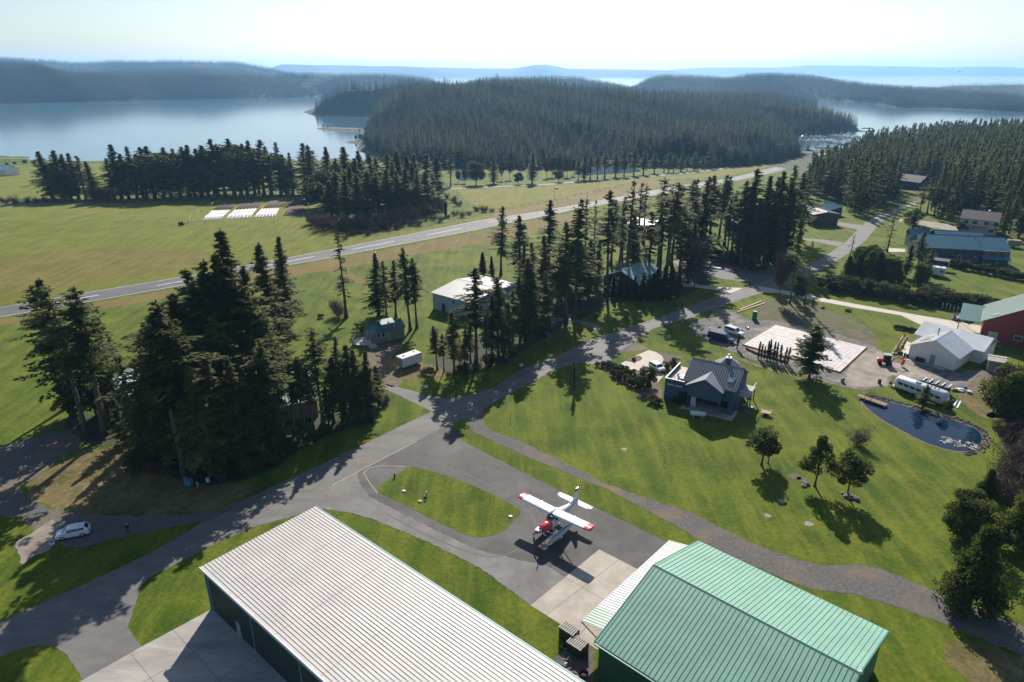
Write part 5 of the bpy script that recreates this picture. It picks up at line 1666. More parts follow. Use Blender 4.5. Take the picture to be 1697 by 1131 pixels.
cslab(cz, y0c, y0c + 3.0, 0)
cslab(cz, y1c - 2.6, y1c, 0)
cslab(cz, y0c + 3.0, y1c - 2.6, 1)
y = y0c + 0.2
while y < y1c:
    mi = 2 if (y < y0c + 3 or y > y1c - 2.6) else 3
    cz.hexa([(-dep, y - 0.03, cant(-dep) + 0.07), (0.15, y - 0.03, cant(0.15) + 0.07), (0.15, y + 0.03, cant(0.15) + 0.07), (-dep, y + 0.03, cant(-dep) + 0.07)],
            [(-dep, y - 0.03, cant(-dep) + 0.12), (0.15, y - 0.03, cant(0.15) + 0.12), (0.15, y + 0.03, cant(0.15) + 0.12), (-dep, y + 0.03, cant(-dep) + 0.12)], mi)
    y += 0.42
can = cz.build('canopy', [M['pale_panel'], M['clear_panel'], M['green_roof_metal'], M['white_trim']], root)
mb = MB()
mb.bar((-dep + 0.1, y0c + 0.1, 3.35), (0.2, y0c + 0.1, 1.6), 0.06)
mb.bar((-dep + 0.1, y1c - 0.1, 3.35), (0.2, y1c - 0.1, 1.6), 0.06)
mb.bar((-dep + 0.1, y0c, 3.42), (-dep + 0.1, y1c, 3.42), 0.07)
mb.build('brace', M['dark_wall'], can)
opening(root, 'door', 'l', 9, 6, 4.0, 0.02, L, W, M['green_trim'])

# two slatted crates between the hangars
def crate(px, py, ang, w_, d_, h, label):
    root = empty('slatted_crate', P(px, py), ang, label, 'crate', 'slatted crates by the green hangar')
    obox('body', M['dark_green_panel'], root, -w_ / 2, w_ / 2, -d_ / 2, d_ / 2, 0, h)
    mb = MB()
    n = 8
    for i in range(n):
        x = -w_ / 2 - 0.05 + (w_ + 0.1) * i / n
        mb.box(x, x + (w_ + 0.1) / n * 0.6, -d_ / 2 - 0.1, d_ / 2 + 0.1, h + 0.06, h + 0.1)
    for y in (-d_ / 2, 0, d_ / 2 - 0.1):
        mb.box(-w_ / 2 - 0.05, w_ / 2 + 0.05, y, y + 0.1, h + 0.002, h + 0.058)
    mb.build('slatted_lid', M['wood_grey'], root)


crate(943, 1059, R(-42), 2.0, 1.2, 1.5, 'tall dark green crate with a slatted lid, farther of the two beside the concrete pad')
crate(957, 1080, R(-42), 1.9, 1.5, 1.3, 'low dark crate with a wide slatted lid, nearer of the two beside the gravel bed')

# grey house with the deck above its garage
A, B = P(1098, 662), P(1212, 690)
d = (B - A).xy
L = d.length
hroot = empty('grey_house', A, math.atan2(d.y, d.x), 'slate grey house with ribbed metal roof, cross gable and a roof deck over the garage', 'house')
D = 9.2
gx = L * 0.30
mb = MB()
mb.box(0, gx, 0.6, D, -0.2, 3.6)
mb.box(0, gx, 0.6, 0.75, 3.6, 4.35)
mb.box(0, 0.15, 0.75, D, 3.6, 4.35)
mb.build('garage', M['slate_siding'], hroot)
mb = MB()
for x0_, x1_, y0_, y1_ in ((-0.08, gx, 0.52, 0.72), (-0.08, 0.14, 0.72, D)):
    mb.box(x0_, x1_, y0_, y1_, 4.36, 4.46)
mb.build('deck_rail', M['white_trim'], hroot)
mb = MB()
mb.box(0.16, gx - 0.01, 0.76, D - 0.1, 3.61, 3.68)
mb.build('deck_floor', M['deck_boards'], hroot)
mb = MB()
mb.box(0.5, 1.7, 0.56, 0.59, 3.1, 3.35)
mb.box(2.0, 3.4, 0.56, 0.59, 3.1, 3.35)
mb.build('clerestory', M['white_trim'], hroot)
e2, r2 = 5.3, 2.6
mb = MB()
mb.profile([(0.0, 2.7), (D, 2.7), (D, e2), (D / 2, e2 + r2), (0.0, e2)], 'x', gx + 0.003, L)
mb.box(gx + 0.003, L, 2.6, D, -0.2, 2.7)
mb.box(L - 0.9, L, 0.0, 2.6, -0.2, 2.7)
mb.profile([(gx + 1.0, 2.695), (L - 2.0, 2.695), (L - 2.0, e2 - 0.3), ((gx + L - 1.0) / 2, e2 + 1.5), (gx + 1.0, e2 - 0.3)], 'y', -1.3, 0.0)
mb.build('wall', M['slate_siding'], hroot)
roof_gable(hroot, gx, L, 0, D, e2, r2, ('grey_roof_metal', 'grey_roof_rib'), 0.4, 0.45, 0.1, 0.35, zoff=0.02)
# cross gable
c0, c1 = gx + 1.0, L - 2.0
cm = (c0 + c1) / 2
mb = MB()
hw = (c1 - c0) / 2
kk = 1.8 / hw
for s in (-1, 1):
    xe = cm + s * (hw + 0.35)
    ze, zr_ = e2 - 0.3 - 0.35 * kk + 0.02, e2 + 1.52
    yb_e = 0.0 + (ze - e2 + 0.1) / (r2 / (D / 2)) + 0.2
    yb_r = (zr_ - e2) / (r2 / (D / 2)) + 0.2
    mb.hexa([(xe, -1.7, ze), (xe, max(-0.2, yb_e), ze), (cm, yb_r, zr_), (cm, -1.7, zr_)], [(xe, -1.7, ze + 0.1), (xe, max(-0.2, yb_e), ze + 0.1), (cm, yb_r, zr_ + 0.1), (cm, -1.7, zr_ + 0.1)])
mb.build('cross_roof', M['grey_roof_metal'], hroot)
mb = MB()
mb.box(gx + 0.25, L - 0.95, 2.5, 2.59, 0.05, 2.6)
mb.build('porch_shade', M['dark_void'], hroot)  # near-black panel on the back wall, painted as the porch's shade
mb = MB()
for x in (gx + 1.15, cm, L - 2.2):
    mb.box(x, x + 0.18, -1.2, -1.02, 0, 2.69)
mb.build('porch_post', M['slate_siding'], hroot)
obox('patio', M['concrete'], hroot, gx + 0.2, L + 0.6, -2.0, 2.4, -0.1, 0.1)
opening(hroot, 'door', 'f', gx + 1.5, 1.0, 2.1, 0.1, L, D, M['white_trim'])
obox('garden_door', M['dark_void'], hroot, gx - 1.2, gx - 0.1, 0.55, 0.595, 0.05, 2.3)
opening(hroot, 'window', 'r', 1.0, 1.4, 2.0, 0.4, L, D, M['glass'], M['slate_siding'])
mb = MB()
ch = MB().box(L * 0.73, L * 0.73 + 0.9, D * 0.62, D * 0.62 + 0.9, 6.3, 8.9).build('chimney', M['slate_siding'], hroot)
mb.box(L * 0.73 - 0.08, L * 0.73 + 0.98, D * 0.62 - 0.08, D * 0.62 + 0.98, 8.9, 9.0)
mb.bar((L * 0.73 + 0.45, D * 0.62 + 0.45, 9.0), (L * 0.73 + 0.45, D * 0.62 + 0.45, 9.5), 0.16)
mb.bar((L * 0.73 + 0.45, D * 0.62 + 0.45, 9.5), (L * 0.73 + 0.45, D * 0.62 + 0.45, 9.58), 0.3)
mb.build('cap', M['white_trim'], ch)
sk = MB()
zs = lambda y: e2 + r2 * y / (D / 2) + 0.12
sk.hexa([(L - 1.7, 1.2, zs(1.2)), (L - 0.7, 1.2, zs(1.2)), (L - 0.7, 2.2, zs(2.2)), (L - 1.7, 2.2, zs(2.2))], [(L - 1.7, 1.2, zs(1.2) + 0.15), (L - 0.7, 1.2, zs(1.2) + 0.15), (L - 0.7, 2.2, zs(2.2) + 0.15), (L - 1.7, 2.2, zs(2.2) + 0.15)])
sk.build('skylight', M['pale_glass'], hroot)
mb = MB()                                              # hexagonal bay roof behind the ridge
n = 6
cx, cy = L * 0.68, D + 1.4
mb.add([(cx + 2.6 * math.cos(k * math.pi / 3), cy + 2.6 * math.sin(k * math.pi / 3), 5.9) for k in range(6)] + [(cx, cy, 7.4)], [(k, (k + 1) % 6, 6) for k in range(6)] + [(5, 4, 3, 2, 1, 0)])
mb.build('bay_roof', M['grey_roof_metal'], hroot)
mb = MB()
mb.prism([(cx + 2.2 * math.cos(k * math.pi / 3), cy + 2.2 * math.sin(k * math.pi / 3)) for k in range(6)], -0.2, 5.88)
mb.build('bay_wall', M['slate_siding'], hroot)
mb = MB()
mb.box(L + 0.02, L + 2.0, 3.4, D - 0.2, 2.75, 2.9)
mb.build('side_deck', M['wood_grey'], hroot)
for y in (3.5, 6.0, D - 0.4):
    obox('deck_post', M['slate_siding'], hroot, L + 1.75, L + 1.93, y, y + 0.18, -0.1, 2.74)
mb = MB()
mb.box(L + 1.95, L + 2.03, 3.4, D - 0.2, 3.75, 3.85)
mb.box(L + 0.02, L + 1.95, 3.4, 3.48, 3.75, 3.85)
for y in (3.5, 5.0, 6.5, 8.0):
    mb.box(L + 1.96, L + 2.02, y, y + 0.06, 2.91, 3.75)
mb.build('side_rail', M['white_trim'], hroot)


def on_root(root, v):
    m = Matrix.Translation(root.location) @ Matrix.Rotation(root.rotation_euler.z, 4, 'Z')
    return m @ Vector(v)


def deck_thing(name, label, cat, v, parts, group=None, rz=0.0):
    r0 = empty(name, on_root(hroot, v), hroot.rotation_euler.z + rz, label, cat, group)
    for nm, mb, m in parts:
        mb.build(nm, M[m], r0)


deck_thing('patio_table', 'long pale table on the roof deck of the grey house', 'table', (2.9, 3.0, 3.69), [('top', MB().box(-0.5, 0.5, -1.1, 1.1, 0.7, 0.76), 'white_trim'), ('leg', MB().box(-0.4, -0.34, -1, 1, 0, 0.7).box(0.34, 0.4, -1, 1, 0, 0.7), 'white_trim')])
for i, (x, y) in enumerate([(1.6, 2.2), (1.7, 3.6), (2.7, 5.3)]):
    deck_thing('patio_chair', 'white chair beside the table on the roof deck', 'chair', (x, y, 3.69), [('seat', MB().box(-0.25, 0.25, -0.25, 0.25, 0.4, 0.46), 'white_trim'), ('backrest', MB().box(-0.27, -0.22, -0.25, 0.25, 0.46, 0.95), 'white_trim'), ('leg', MB().box(-0.25, -0.2, -0.25, 0.25, 0, 0.4).box(0.2, 0.25, -0.25, 0.25, 0, 0.4), 'white_trim')], 'chairs on the roof deck', i * 1.3)

# other buildings
white_r = ('white_roof_metal', 'white_roof_metal')
root, L, W = gable('white_roof_hangar', 'pale blue walled hangar with a low white roof behind the middle clump of firs', (718, 512), (783, 530.5), 20, 4.6, 1.3, white_r, 'blue_wall', doors=[('f', 3.4, 1.1, 2.2, 0.02, 'dark_void', 'teal_trim')], windows=[('f', 7.2, 0.9, 0.9, 3.0)], cat='hangar', wallrib=0.6)
gable('teal_hangar', 'green hangar with a pale teal gable roof hidden among cedars', (1000, 478), (1056, 490), 15, 3.7, 2.6, ('pale_teal_roof', 'teal_trim'), 'dark_green_panel', end=True, cat='hangar')
gable('white_roof_shed', 'white roofed shed with dark walls glimpsed between the tall belt firs', (1040, 388), (1080, 393), 12, 4.2, 1.2, white_r, 'brown_wall', cat='shed')
gable('long_hangar', 'long white roofed hangar with a dark red end wall beside the far road', (1292, 357), (1346, 374.5), 11, 5.6, 0.9, white_r, 'dark_red_wall', cat='hangar', doors=[('r', 1.0, 9.0, 4.2, 0.1, 'brown_wall', 'dark_red_wall')])
gable('blue_roof_shed', 'small dark shed with a bright blue roof beside the long white hangar', (1372, 362), (1394, 358), 9, 4.0, 1.2, ('blue_roof_metal', 'blue_roof_rib'), 'dark_wall', cat='shed')
gable('pale_hangar', 'cream hangar with a white roof screened by the firs of the gravel lot', (1212, 396), (1302, 398), 16, 5.5, 1.6, white_r, 'cream_wall', cat='hangar')
gable('brown_house', 'dark brown house with a pinkish grey roof at the end of the far road', (1476, 312), (1522, 316), 12, 5.5, 3.2, ('brown_roof', 'brown_roof'), 'brown_wall', rib=0, cat='house', windows=[('f', 4, 1.5, 1.5, 2), ('f', 9, 1.5, 1.5, 2)])
rt, L, W = gable('cream_house', 'two storey pale house with a brown shingle roof behind the blue roofed building', (1587, 384), (1649, 391), 10, 5.6, 2.6, ('brown_roof', 'brown_roof'), 'cream_wall', rib=0, cat='house', windows=[('f', 1.2, 1.6, 1.3, 3.6), ('f', 4.2, 1.6, 1.3, 3.6), ('f', 8, 1.6, 1.3, 3.6), ('f', 11, 1.6, 1.3, 3.6), ('f', 2, 1.6, 1.3, 0.9), ('f', 10, 1.6, 1.3, 0.9)])
obox('balcony', M['wood_brown'], rt, 0.5, L * 0.75, -1.6, -0.02, 2.7, 2.9)
# blue roofed building
A, B = P(1522, 432), P(1667, 440)
rt, L, W = gable('blue_roof_building', 'long building with a large blue metal roof and dark teal walls', (1522, 432), (1667, 440), 13, 4.7, 3.0, ('blue_roof_metal', 'blue_roof_rib'), 'navy_siding', cat='building',
                 doors=[('f', 8.0, 2.4, 2.4, 0.02, 'dark_void', 'teal_trim')], windows=[('f', 4.5, 0.8, 1.4, 1.2), ('f', 11.6, 0.8, 1.4, 1.2), ('f', 16.6, 0.7, 1.4, 1.0)])
x0 = L * 0.70
mb = MB().box(x0, L - 0.02, -0.9, -0.012, 0, 4.66)
up = mb.build('bay_wall', M['navy_siding'], rt)
mb = MB()
mb.hexa([(x0 - 0.2, -2.6, 2.25), (L + 0.1, -2.6, 2.25), (L + 0.1, -0.9, 2.95), (x0 - 0.2, -0.9, 2.95)], [(x0 - 0.2, -2.6, 2.37), (L + 0.1, -2.6, 2.37), (L + 0.1, -0.9, 3.07), (x0 - 0.2, -0.9, 3.07)])
mb.build('porch_roof', M['blue_roof_metal'], rt)
mb = MB()
for x in (x0 + 0.1, (x0 + L) / 2, L - 0.4):
    mb.box(x, x + 0.16, -2.4, -2.24, 0, 2.28)
mb.build('porch_post', M['teal_trim'], rt)
for x in (x0 + 0.8, x0 + 4.0, L - 1.6):
    w1 = MB().box(x, x + 0.8, -0.95, -0.905, 3.25, 4.2).build('window', M['cream_wall'], rt)
    MB().box(x + 0.1, x + 0.7, -0.97, -0.952, 3.35, 4.1).build('pane', M['glass'], w1)
roof_gable(rt, L * 0.36, L * 0.93, W + 2, W + 12, 4.2, 2.4, ('blue_roof_metal', 'blue_roof_rib'), 0.3, 0.6, name='rear_roof')
mb = MB()
mb.box(L * 0.36, L * 0.93, W + 0.01, W + 12, -0.2, 4.2)
mb.build('rear_wall', M['navy_siding'], rt)
roof_gable(rt, L * 0.08, L * 0.32, W + 6, W + 12, 4.4, 1.8, ('blue_roof_metal', 'blue_roof_rib'), 0.3, 0.6, name='wing_roof')
mb = MB()
mb.box(L * 0.08, L * 0.32, W + 0.02, W + 12, -0.2, 4.4)
mb.build('wing_wall', M['navy_siding'], rt)
mb = MB()
for x in (L * 0.66, L * 0.69):
    mb.bar((x, W / 2 - 1.2, 7.0), (x, W / 2 - 1.2, 8.0), 0.1)
mb.build('vent_pipe', M['dark_wall'], rt)
ca = MB()
c = P(1655, 392)
c.z = 0
root = empty('white_canopy', c + Vector((4, 14, 0)), R(-18), 'small white peaked canopy at the right end behind the blue roof', 'canopy')
mb = MB()
mb.add([(-2, -2, 5.6), (2, -2, 5.6), (2, 2, 5.6), (-2, 2, 5.6), (0, 0, 7.6)], [(0, 1, 4), (1, 2, 4), (2, 3, 4), (3, 0, 4), (3, 2, 1, 0)])
mb.build('top', M['white_trim'], root)
mb = MB()
for x in (-1.9, 1.9):
    for y in (-1.9, 1.9):
        mb.bar((x, y, 0), (x, y, 5.6), 0.06)
mb.build('pole', M['white_trim'], root)
# red barn at the right edge
rt, L, W = gable('red_barn', 'red barn with a teal metal roof at the right edge', (1622, 564), (1745, 586), 14, 5.0, 4.2, ('teal_roof_metal', 'teal_roof_rib'), 'red_siding', end=True, over=0.6, cat='barn')
W2 = W
opening(rt, 'door', 'l', W - 3.2, 1.6, 2.4, 0.05, L, W, M['pale_panel'], M['white_trim'])
opening(rt, 'window', 'l', W - 8.0, 1.5, 1.0, 1.6, L, W, M['glass'], M['white_trim'])
opening(rt, 'window', 'l', W - 9.2, 1.1, 1.1, 5.2, L, W, M['pale_glass'], M['white_trim'])
mb = MB()
k = 4.2 / (W / 2)
for (xa, ya) in ((1.5, W - 2.6), (3.2, W / 2 - 3.2), (5.2, W / 2 - 3.2)):
    def zt(y): return 5.0 + 4.2 * (1 - abs(y - W / 2) / (W / 2)) + 0.14
    mb.hexa([(xa, ya, zt(ya)), (xa + 0.7, ya, zt(ya)), (xa + 0.7, ya + 1.2, zt(ya + 1.2)), (xa, ya + 1.2, zt(ya + 1.2))], [(xa, ya, zt(ya) + 0.12), (xa + 0.7, ya, zt(ya) + 0.12), (xa + 0.7, ya + 1.2, zt(ya + 1.2) + 0.12), (xa, ya + 1.2, zt(ya + 1.2) + 0.12)])
mb.build('skylight', M['pale_glass'], rt)
mb = MB()
mb.hexa([(4, W + 0.2, 3.0), (12, W + 0.2, 5.0), (12, W + 5, 5.0), (4, W + 5, 3.0)], [(4, W + 0.2, 3.15), (12, W + 0.2, 5.15), (12, W + 5, 5.15), (4, W + 5, 3.15)])
mb.build('side_roof', M['teal_roof_metal'], rt)
mb = MB()
for x in (4.2, 8, 11.8):
    mb.box(x, x + 0.18, W + 4.7, W + 4.88, 0, 2.98 + (x - 4) * 0.25)
mb.build('side_post', M['red_siding'], rt)
# white house with the T roof
rt, L, W = gable('white_house', 'white sided house with a pale metal roof and a cross wing behind', (1504, 593), (1581, 615), 8.5, 3.1, 2.5, ('bright_roof', 'bright_roof'), 'white_siding', end=True, over=0.5, cat='house')
opening(rt, 'door', 'l', W - 5.4, 1.0, 2.1, 0.1, L, W, M['pale_panel'], M['white_trim'])
obox('bench_box', M['dark_void'], rt, -0.9, -0.1, W - 3.6, W - 1.8, 0.12, 0.9)
obox('porch_slab', M['concrete'], rt, -1.6, -0.01, 1.5, W - 0.2, -0.1, 0.1)
mb = MB()
mb.profile([(-3.2, 3.2), (W + 3.0, 3.2), (W + 3.0, 3.21)], 'x', 8.4, 8.41)
roofw = MB()
hw = 4.2
for s in (-1, 1):
    xm = 8.5 + hw
    xe = xm + s * (hw + 0.4)
    ze, zrr = 3.1 - 0.2, 3.1 + 1.9
    roofw.hexa([(xe, -2.6, ze), (xe, W + 2.4, ze), (xm, W + 2.4, zrr), (xm, -2.6, zrr)], [(xe, -2.6, ze + 0.1), (xe, W + 2.4, ze + 0.1), (xm, W + 2.4, zrr + 0.1), (xm, -2.6, zrr + 0.1)])
    y = -2.4
    while y < W + 2.3:
        roofw.hexa([(xe, y, ze + 0.1), (xe, y + 0.05, ze + 0.1), (xm, y + 0.05, zrr + 0.1), (xm, y, zrr + 0.1)], [(xe, y, ze + 0.16), (xe, y + 0.05, ze + 0.16), (xm, y + 0.05, zrr + 0.16), (xm, y, zrr + 0.16)])
        y += 0.5
roofw.build('wing_roof', M['bright_roof'], rt)
MB().box(8.51, 8.5 + 2 * hw - 0.1, -2.2, W + 2.0, -0.2, 3.0).build('wing_wall', M['white_siding'], rt)
mb = MB()
zt = lambda y: 3.1 + 2.5 * (1 - abs(y - W / 2) / (W / 2)) + 0.14
for xa in (2.2, 4.4):
    ya = W * 0.72
    mb.hexa([(xa, ya, zt(ya)), (xa + 0.6, ya, zt(ya)), (xa + 0.6, ya + 1.6, zt(ya + 1.6)), (xa, ya + 1.6, zt(ya + 1.6))], [(xa, ya, zt(ya) + 0.1), (xa + 0.6, ya, zt(ya) + 0.1), (xa + 0.6, ya + 1.6, zt(ya + 1.6) + 0.1), (xa, ya + 1.6, zt(ya + 1.6) + 0.1)])
mb.build('skylight', M['dark_wall'], rt)
mb = MB()
mb.bar((5.5, W * 0.66, 4.4), (5.5, W * 0.66, 6.4), 0.1)
mb.bar((5.5, W * 0.66, 6.4), (5.5, W * 0.66, 6.6), 0.17)
mb.build('stove_pipe', M['dark_wall'], rt)
# brown shed
rt, L, W = gable('garden_shed', 'small pale shed with a flat grey roof beside the evergreens at the right', (1634, 616), (1660, 621), 3.6, 2.6, 0.35, ('wood_grey', 'wood_grey'), 'taupe_siding', rib=0, over=0.2, cat='shed')
# barns under the near firs
gable('pale_blue_barn', 'pale blue barn with a bright teal roof half hidden by the near firs', (172, 678), (222, 690), 15, 4.2, 2.9, ('pale_teal_roof', 'pale_teal_roof'), 'blue_wall', end=True, cat='barn')
gable('teal_roof_house', 'building with a pale teal ribbed roof behind the row of firs along the road', (432, 708), (528, 690), 15, 3.6, 2.6, ('pale_teal_roof', 'teal_roof_rib'), 'taupe_siding', cat='building', rib=0.5)
# cabin with its deck
rt, L, W = gable('park_cabin', 'small taupe cabin with a teal roof and a rounded front deck', (616.5, 572.5), (671, 559.5), 4.0, 2.8, 1.3, ('teal_roof_metal', 'teal_roof_rib'), 'taupe_siding', cat='cabin', over=0.25, rib=0.4,
                 doors=[('f', 4.0, 0.9, 2.0, 0.4, 'pale_panel')], windows=[('f', 1.5, 0.8, 1.1, 1.4), ('f', 2.6, 0.8, 1.1, 1.4), ('l', 1.0, 0.8, 1.3, 0.9), ('l', 2.4, 0.8, 1.3, 0.9), ('l', 1.8, 0.7, 0.6, 3.0)])
mb = MB()
mb.profile([(0.6, 3.3), (W - 0.6, 3.3), (W - 0.6, 4.3), (W / 2, 4.9), (0.6, 4.3)], 'x', L * 0.36, L * 0.72)
mb.build('dormer', M['taupe_siding'], rt)
mb = MB()
for s in (-1, 1):
    ye, ym = W / 2 + s * (W / 2 - 0.35), W / 2
    mb.hexa([(L * 0.34, ye, 4.25), (L * 0.74, ye, 4.25), (L * 0.74, ym, 4.95), (L * 0.34, ym, 4.95)], [(L * 0.34, ye, 4.33), (L * 0.74, ye, 4.33), (L * 0.74, ym, 5.03), (L * 0.34, ym, 5.03)])
mb.build('dormer_roof', M['pale_teal_roof'], rt)  # paler than the main roof: white sheen put into the colour
arc = [(0.0, -0.6)] + [(-0.4 - 3.2 * math.sin(t), W / 2 - (W / 2 + 0.8) * math.cos(t)) for t in np.linspace(0.05, math.pi - 0.05, 12)] + [(0.0, W + 0.6)]
MB().prism([(x - 0.02, y) for x, y in arc], 0.5, 0.64).build('deck', M['deck_boards'], rt)
mb = MB()
for (p, q) in zip(arc[1:-1], arc[2:-1]):
    mb.bar((p[0], p[1], 1.55), (q[0], q[1], 1.55), 0.06, n=6)
    mb.bar((p[0], p[1], 1.1), (q[0], q[1], 1.1), 0.03, n=5)
    mb.bar((p[0], p[1], 0.64), (p[0], p[1], 1.55), 0.04, n=5)
    mb.bar((p[0], p[1], 0.0), (p[0], p[1], 0.5), 0.06, n=5)
mb.build('deck_rail', M['white_trim'], rt)
mb = MB()
for k in range(4):
    mb.box(-1.2 + 0.3 * k * 0, 0.6, -1.0 - 0.3 * k, -0.62 - 0.3 * k, 0.0, 0.5 - 0.12 * k)
mb.build('steps', M['deck_boards'], rt)
# white house on the far left shore, marina sheds
gable('shore_house', 'pale house at the far left edge on the shore meadow', (-14, 291), (12, 292), 10, 4.5, 3.0, ('pale_teal_roof', 'pale_teal_roof'), 'white_siding', rib=0, cat='house', windows=[('f', 3, 1.4, 1.2, 1.2), ('f', 7, 1.4, 1.2, 1.2)])
for (a, b, dpt, lab, rm, wm) in [((1347, 262.5), (1370, 264), 9, 'white roofed shed with a teal wall by the marina shore', 'white_roof_metal', 'teal_trim'), ((1358, 255.5), (1375, 256.5), 8, 'dark hip roofed pavilion at the marina edge', 'dark_wall', 'brown_wall'), ((1291, 258.5), (1303, 259.5), 8, 'small pale blue shed at the runway end', 'pale_teal_roof', 'blue_wall'),
                                 ((1328, 259.5), (1344, 261), 8, 'low grey shed between the runway end and the marina', 'brown_roof', 'taupe_siding')]:
    gable('marina_shed', lab, P(*a, SEA + .6), P(*b, SEA + .6), dpt, 3.2, 2.0, (rm, rm), wm, rib=0, cat='shed', world=True)
# ------------------------------------------------------------------ vehicles and loose things
mat('plane_white', (0.72, 0.73, 0.75), None, 1, 0.25, coat=0.4)
mat('plane_red', (0.55, 0.035, 0.055), None, 1, 0.22, coat=0.5)
mat('float_shaded_white', (0.50, 0.56, 0.62), (0.56, 0.62, 0.68), 2, 0.3)  # white floats, with their bluish shade put into the colour
mat('black_rubber', (0.018, 0.018, 0.018), None, 1, 0.8)
mat('steel', (0.45, 0.46, 0.48), None, 1, 0.35, metal=0.7)
mat('car_white', (0.62, 0.66, 0.70), None, 1, 0.2, coat=0.6)
mat('car_navy', (0.012, 0.025, 0.06), None, 1, 0.2, coat=0.6)
mat('tank_white', (0.62, 0.66, 0.68), (0.56, 0.60, 0.62), 1.5, 0.4)
mat('loo_green', (0.02, 0.10, 0.085), None, 1, 0.5)
mat('tractor_orange', (0.62, 0.07, 0.025), None, 1, 0.4)
mat('orange_plastic', (0.75, 0.12, 0.04), (0.6, 0.10, 0.05), 3, 0.7)
mat('pad_film', (0.40, 0.365, 0.365), (0.52, 0.49, 0.485), 0.9, 0.6, coord='World', c3=(0.38, 0.31, 0.31), s3=0.5)
mat('pink_tube', (0.60, 0.40, 0.37), None, 1, 0.6)
mat('tarp_black', (0.03, 0.033, 0.04), (0.05, 0.055, 0.065), 2, 0.35, bump=0.5, bscale=5)
mat('tank_blue', (0.025, 0.11, 0.17), (0.04, 0.15, 0.2), 2, 0.6)
mat('yellow_bloom', (0.62, 0.40, 0.03), (0.5, 0.33, 0.04), 6, 0.9)
mat('red_plastic', (0.30, 0.05, 0.07), None, 1, 0.5)
mat('amber', (0.45, 0.12, 0.02), None, 1, 0.3)
mat('lamp_glass', (0.6, 0.62, 0.6), None, 1, 0.1)
mat('skin', (0.45, 0.28, 0.20), None, 1, 0.6)
mat('jacket', (0.012, 0.014, 0.022), None, 1, 0.85)
mat('jeans', (0.03, 0.055, 0.12), None, 1, 0.85)
mat('hair_grey', (0.30, 0.31, 0.33), None, 1, 0.8)
mat('windsock_fabric', (0.85, 0.14, 0.04), None, 1, 0.7)
mat('blue_hull', (0.10, 0.16, 0.26), None, 1, 0.4)


def heading(a, b):
    d = (b - a).xy
    return math.atan2(d.y, d.x)


# ---- float plane
pl = empty('float_plane', (5.95, 78.45, 0), R(-129.5), 'white float plane with red nose, wing tips and fin, parked on the taxiway', 'plane')


def ring(x, w_, zb, zt, n=14, flat=2.6):
    zc, hz = (zb + zt) / 2, (zt - zb) / 2
    out = []
    for i in range(n):
        a = 2 * math.pi * i / n
        c, s = math.cos(a), math.sin(a)
        out.append((x, w_ * math.copysign(abs(c) ** (2 / flat), c), zc + hz * math.copysign(abs(s) ** (2 / flat), s)))
    return out


fus = MB()
fus.loft([ring(1.45, 0.64, 1.68, 3.02), ring(0.95, 0.66, 1.64, 3.42), ring(0.5, 0.67, 1.62, 3.56), ring(-0.7, 0.66, 1.64, 3.58), ring(-1.8, 0.55, 1.76, 3.34), ring(-3.4, 0.32, 2.08, 3.0), ring(-5.3, 0.09, 2.45, 2.82)])
fus = fus.build('fuselage', M['plane_white'], pl)
mb = MB()
mb.loft([ring(1.452, 0.65, 1.67, 3.03), ring(2.1, 0.63, 1.74, 3.0), ring(2.8, 0.56, 1.88, 2.92), ring(3.22, 0.40, 2.05, 2.76)])
cw = mb.build('cowling', M['plane_red'], pl)
MB().loft([ring(3.1, 0.26, 1.9, 2.2), ring(3.26, 0.24, 1.92, 2.16)]).build('air_scoop', M['dark_void'], cw)
mb = MB()
mb.hexa([(0.62, -0.56, 3.44), (1.40, -0.54, 3.03), (1.40, 0.54, 3.03), (0.62, 0.56, 3.44)], [(0.64, -0.5, 3.57), (1.46, -0.5, 3.08), (1.46, 0.5, 3.08), (0.64, 0.5, 3.57)])
for s in (-1, 1):
    mb.hexa([(0.9, s * 0.60, 2.75), (-1.5, s * 0.60, 2.78), (-1.4, s * 0.60, 3.25), (0.75, s * 0.60, 3.28)], [(0.9, s * 0.675, 2.75), (-1.5, s * 0.62, 2.78), (-1.4, s * 0.60, 3.25), (0.75, s * 0.66, 3.28)])
mb.build('window', M['glass'], fus)
MB().loft([ring(3.2, 0.2, 2.2, 2.6, flat=2), ring(3.42, 0.17, 2.23, 2.57, flat=2), ring(3.62, 0.03, 2.37, 2.43, flat=2)]).build('spinner', M['plane_white'], pl)
pr_ = MB()
for k in range(3):
    a = R(100 + 120 * k)
    c, s = math.cos(a), math.sin(a)
    pts = [(0.12, 0.05), (0.5, 0.1), (0.85, 0.09), (1.08, 0.04)]
    lo = [(3.40, r_ * c - w_ * s, 2.4 + r_ * s + w_ * c) for r_, w_ in pts] + [(3.46, r_ * c + w_ * s, 2.4 + r_ * s - w_ * c) for r_, w_ in pts[::-1]]
    hi = [(p[0] + 0.03, p[1], p[2]) for p in lo]
    n = len(lo)
    pr_.add(lo + hi, [list(range(n)), list(range(n, 2 * n))[::-1]] + [(i, (i + 1) % n, n + (i + 1) % n, n + i) for i in range(n)])
pr_.build('propeller', M['steel'], pl)


def airfoil(x0, ch, y, z, th):
    pr = [(0, 0), (0.08, 0.055), (0.3, 0.085), (0.6, 0.06), (1, 0.0), (0.6, -0.02), (0.25, -0.035), (0.06, -0.03)]
    return [(x0 - p[0] * ch, y, z + p[1] * ch * th) for p in pr]


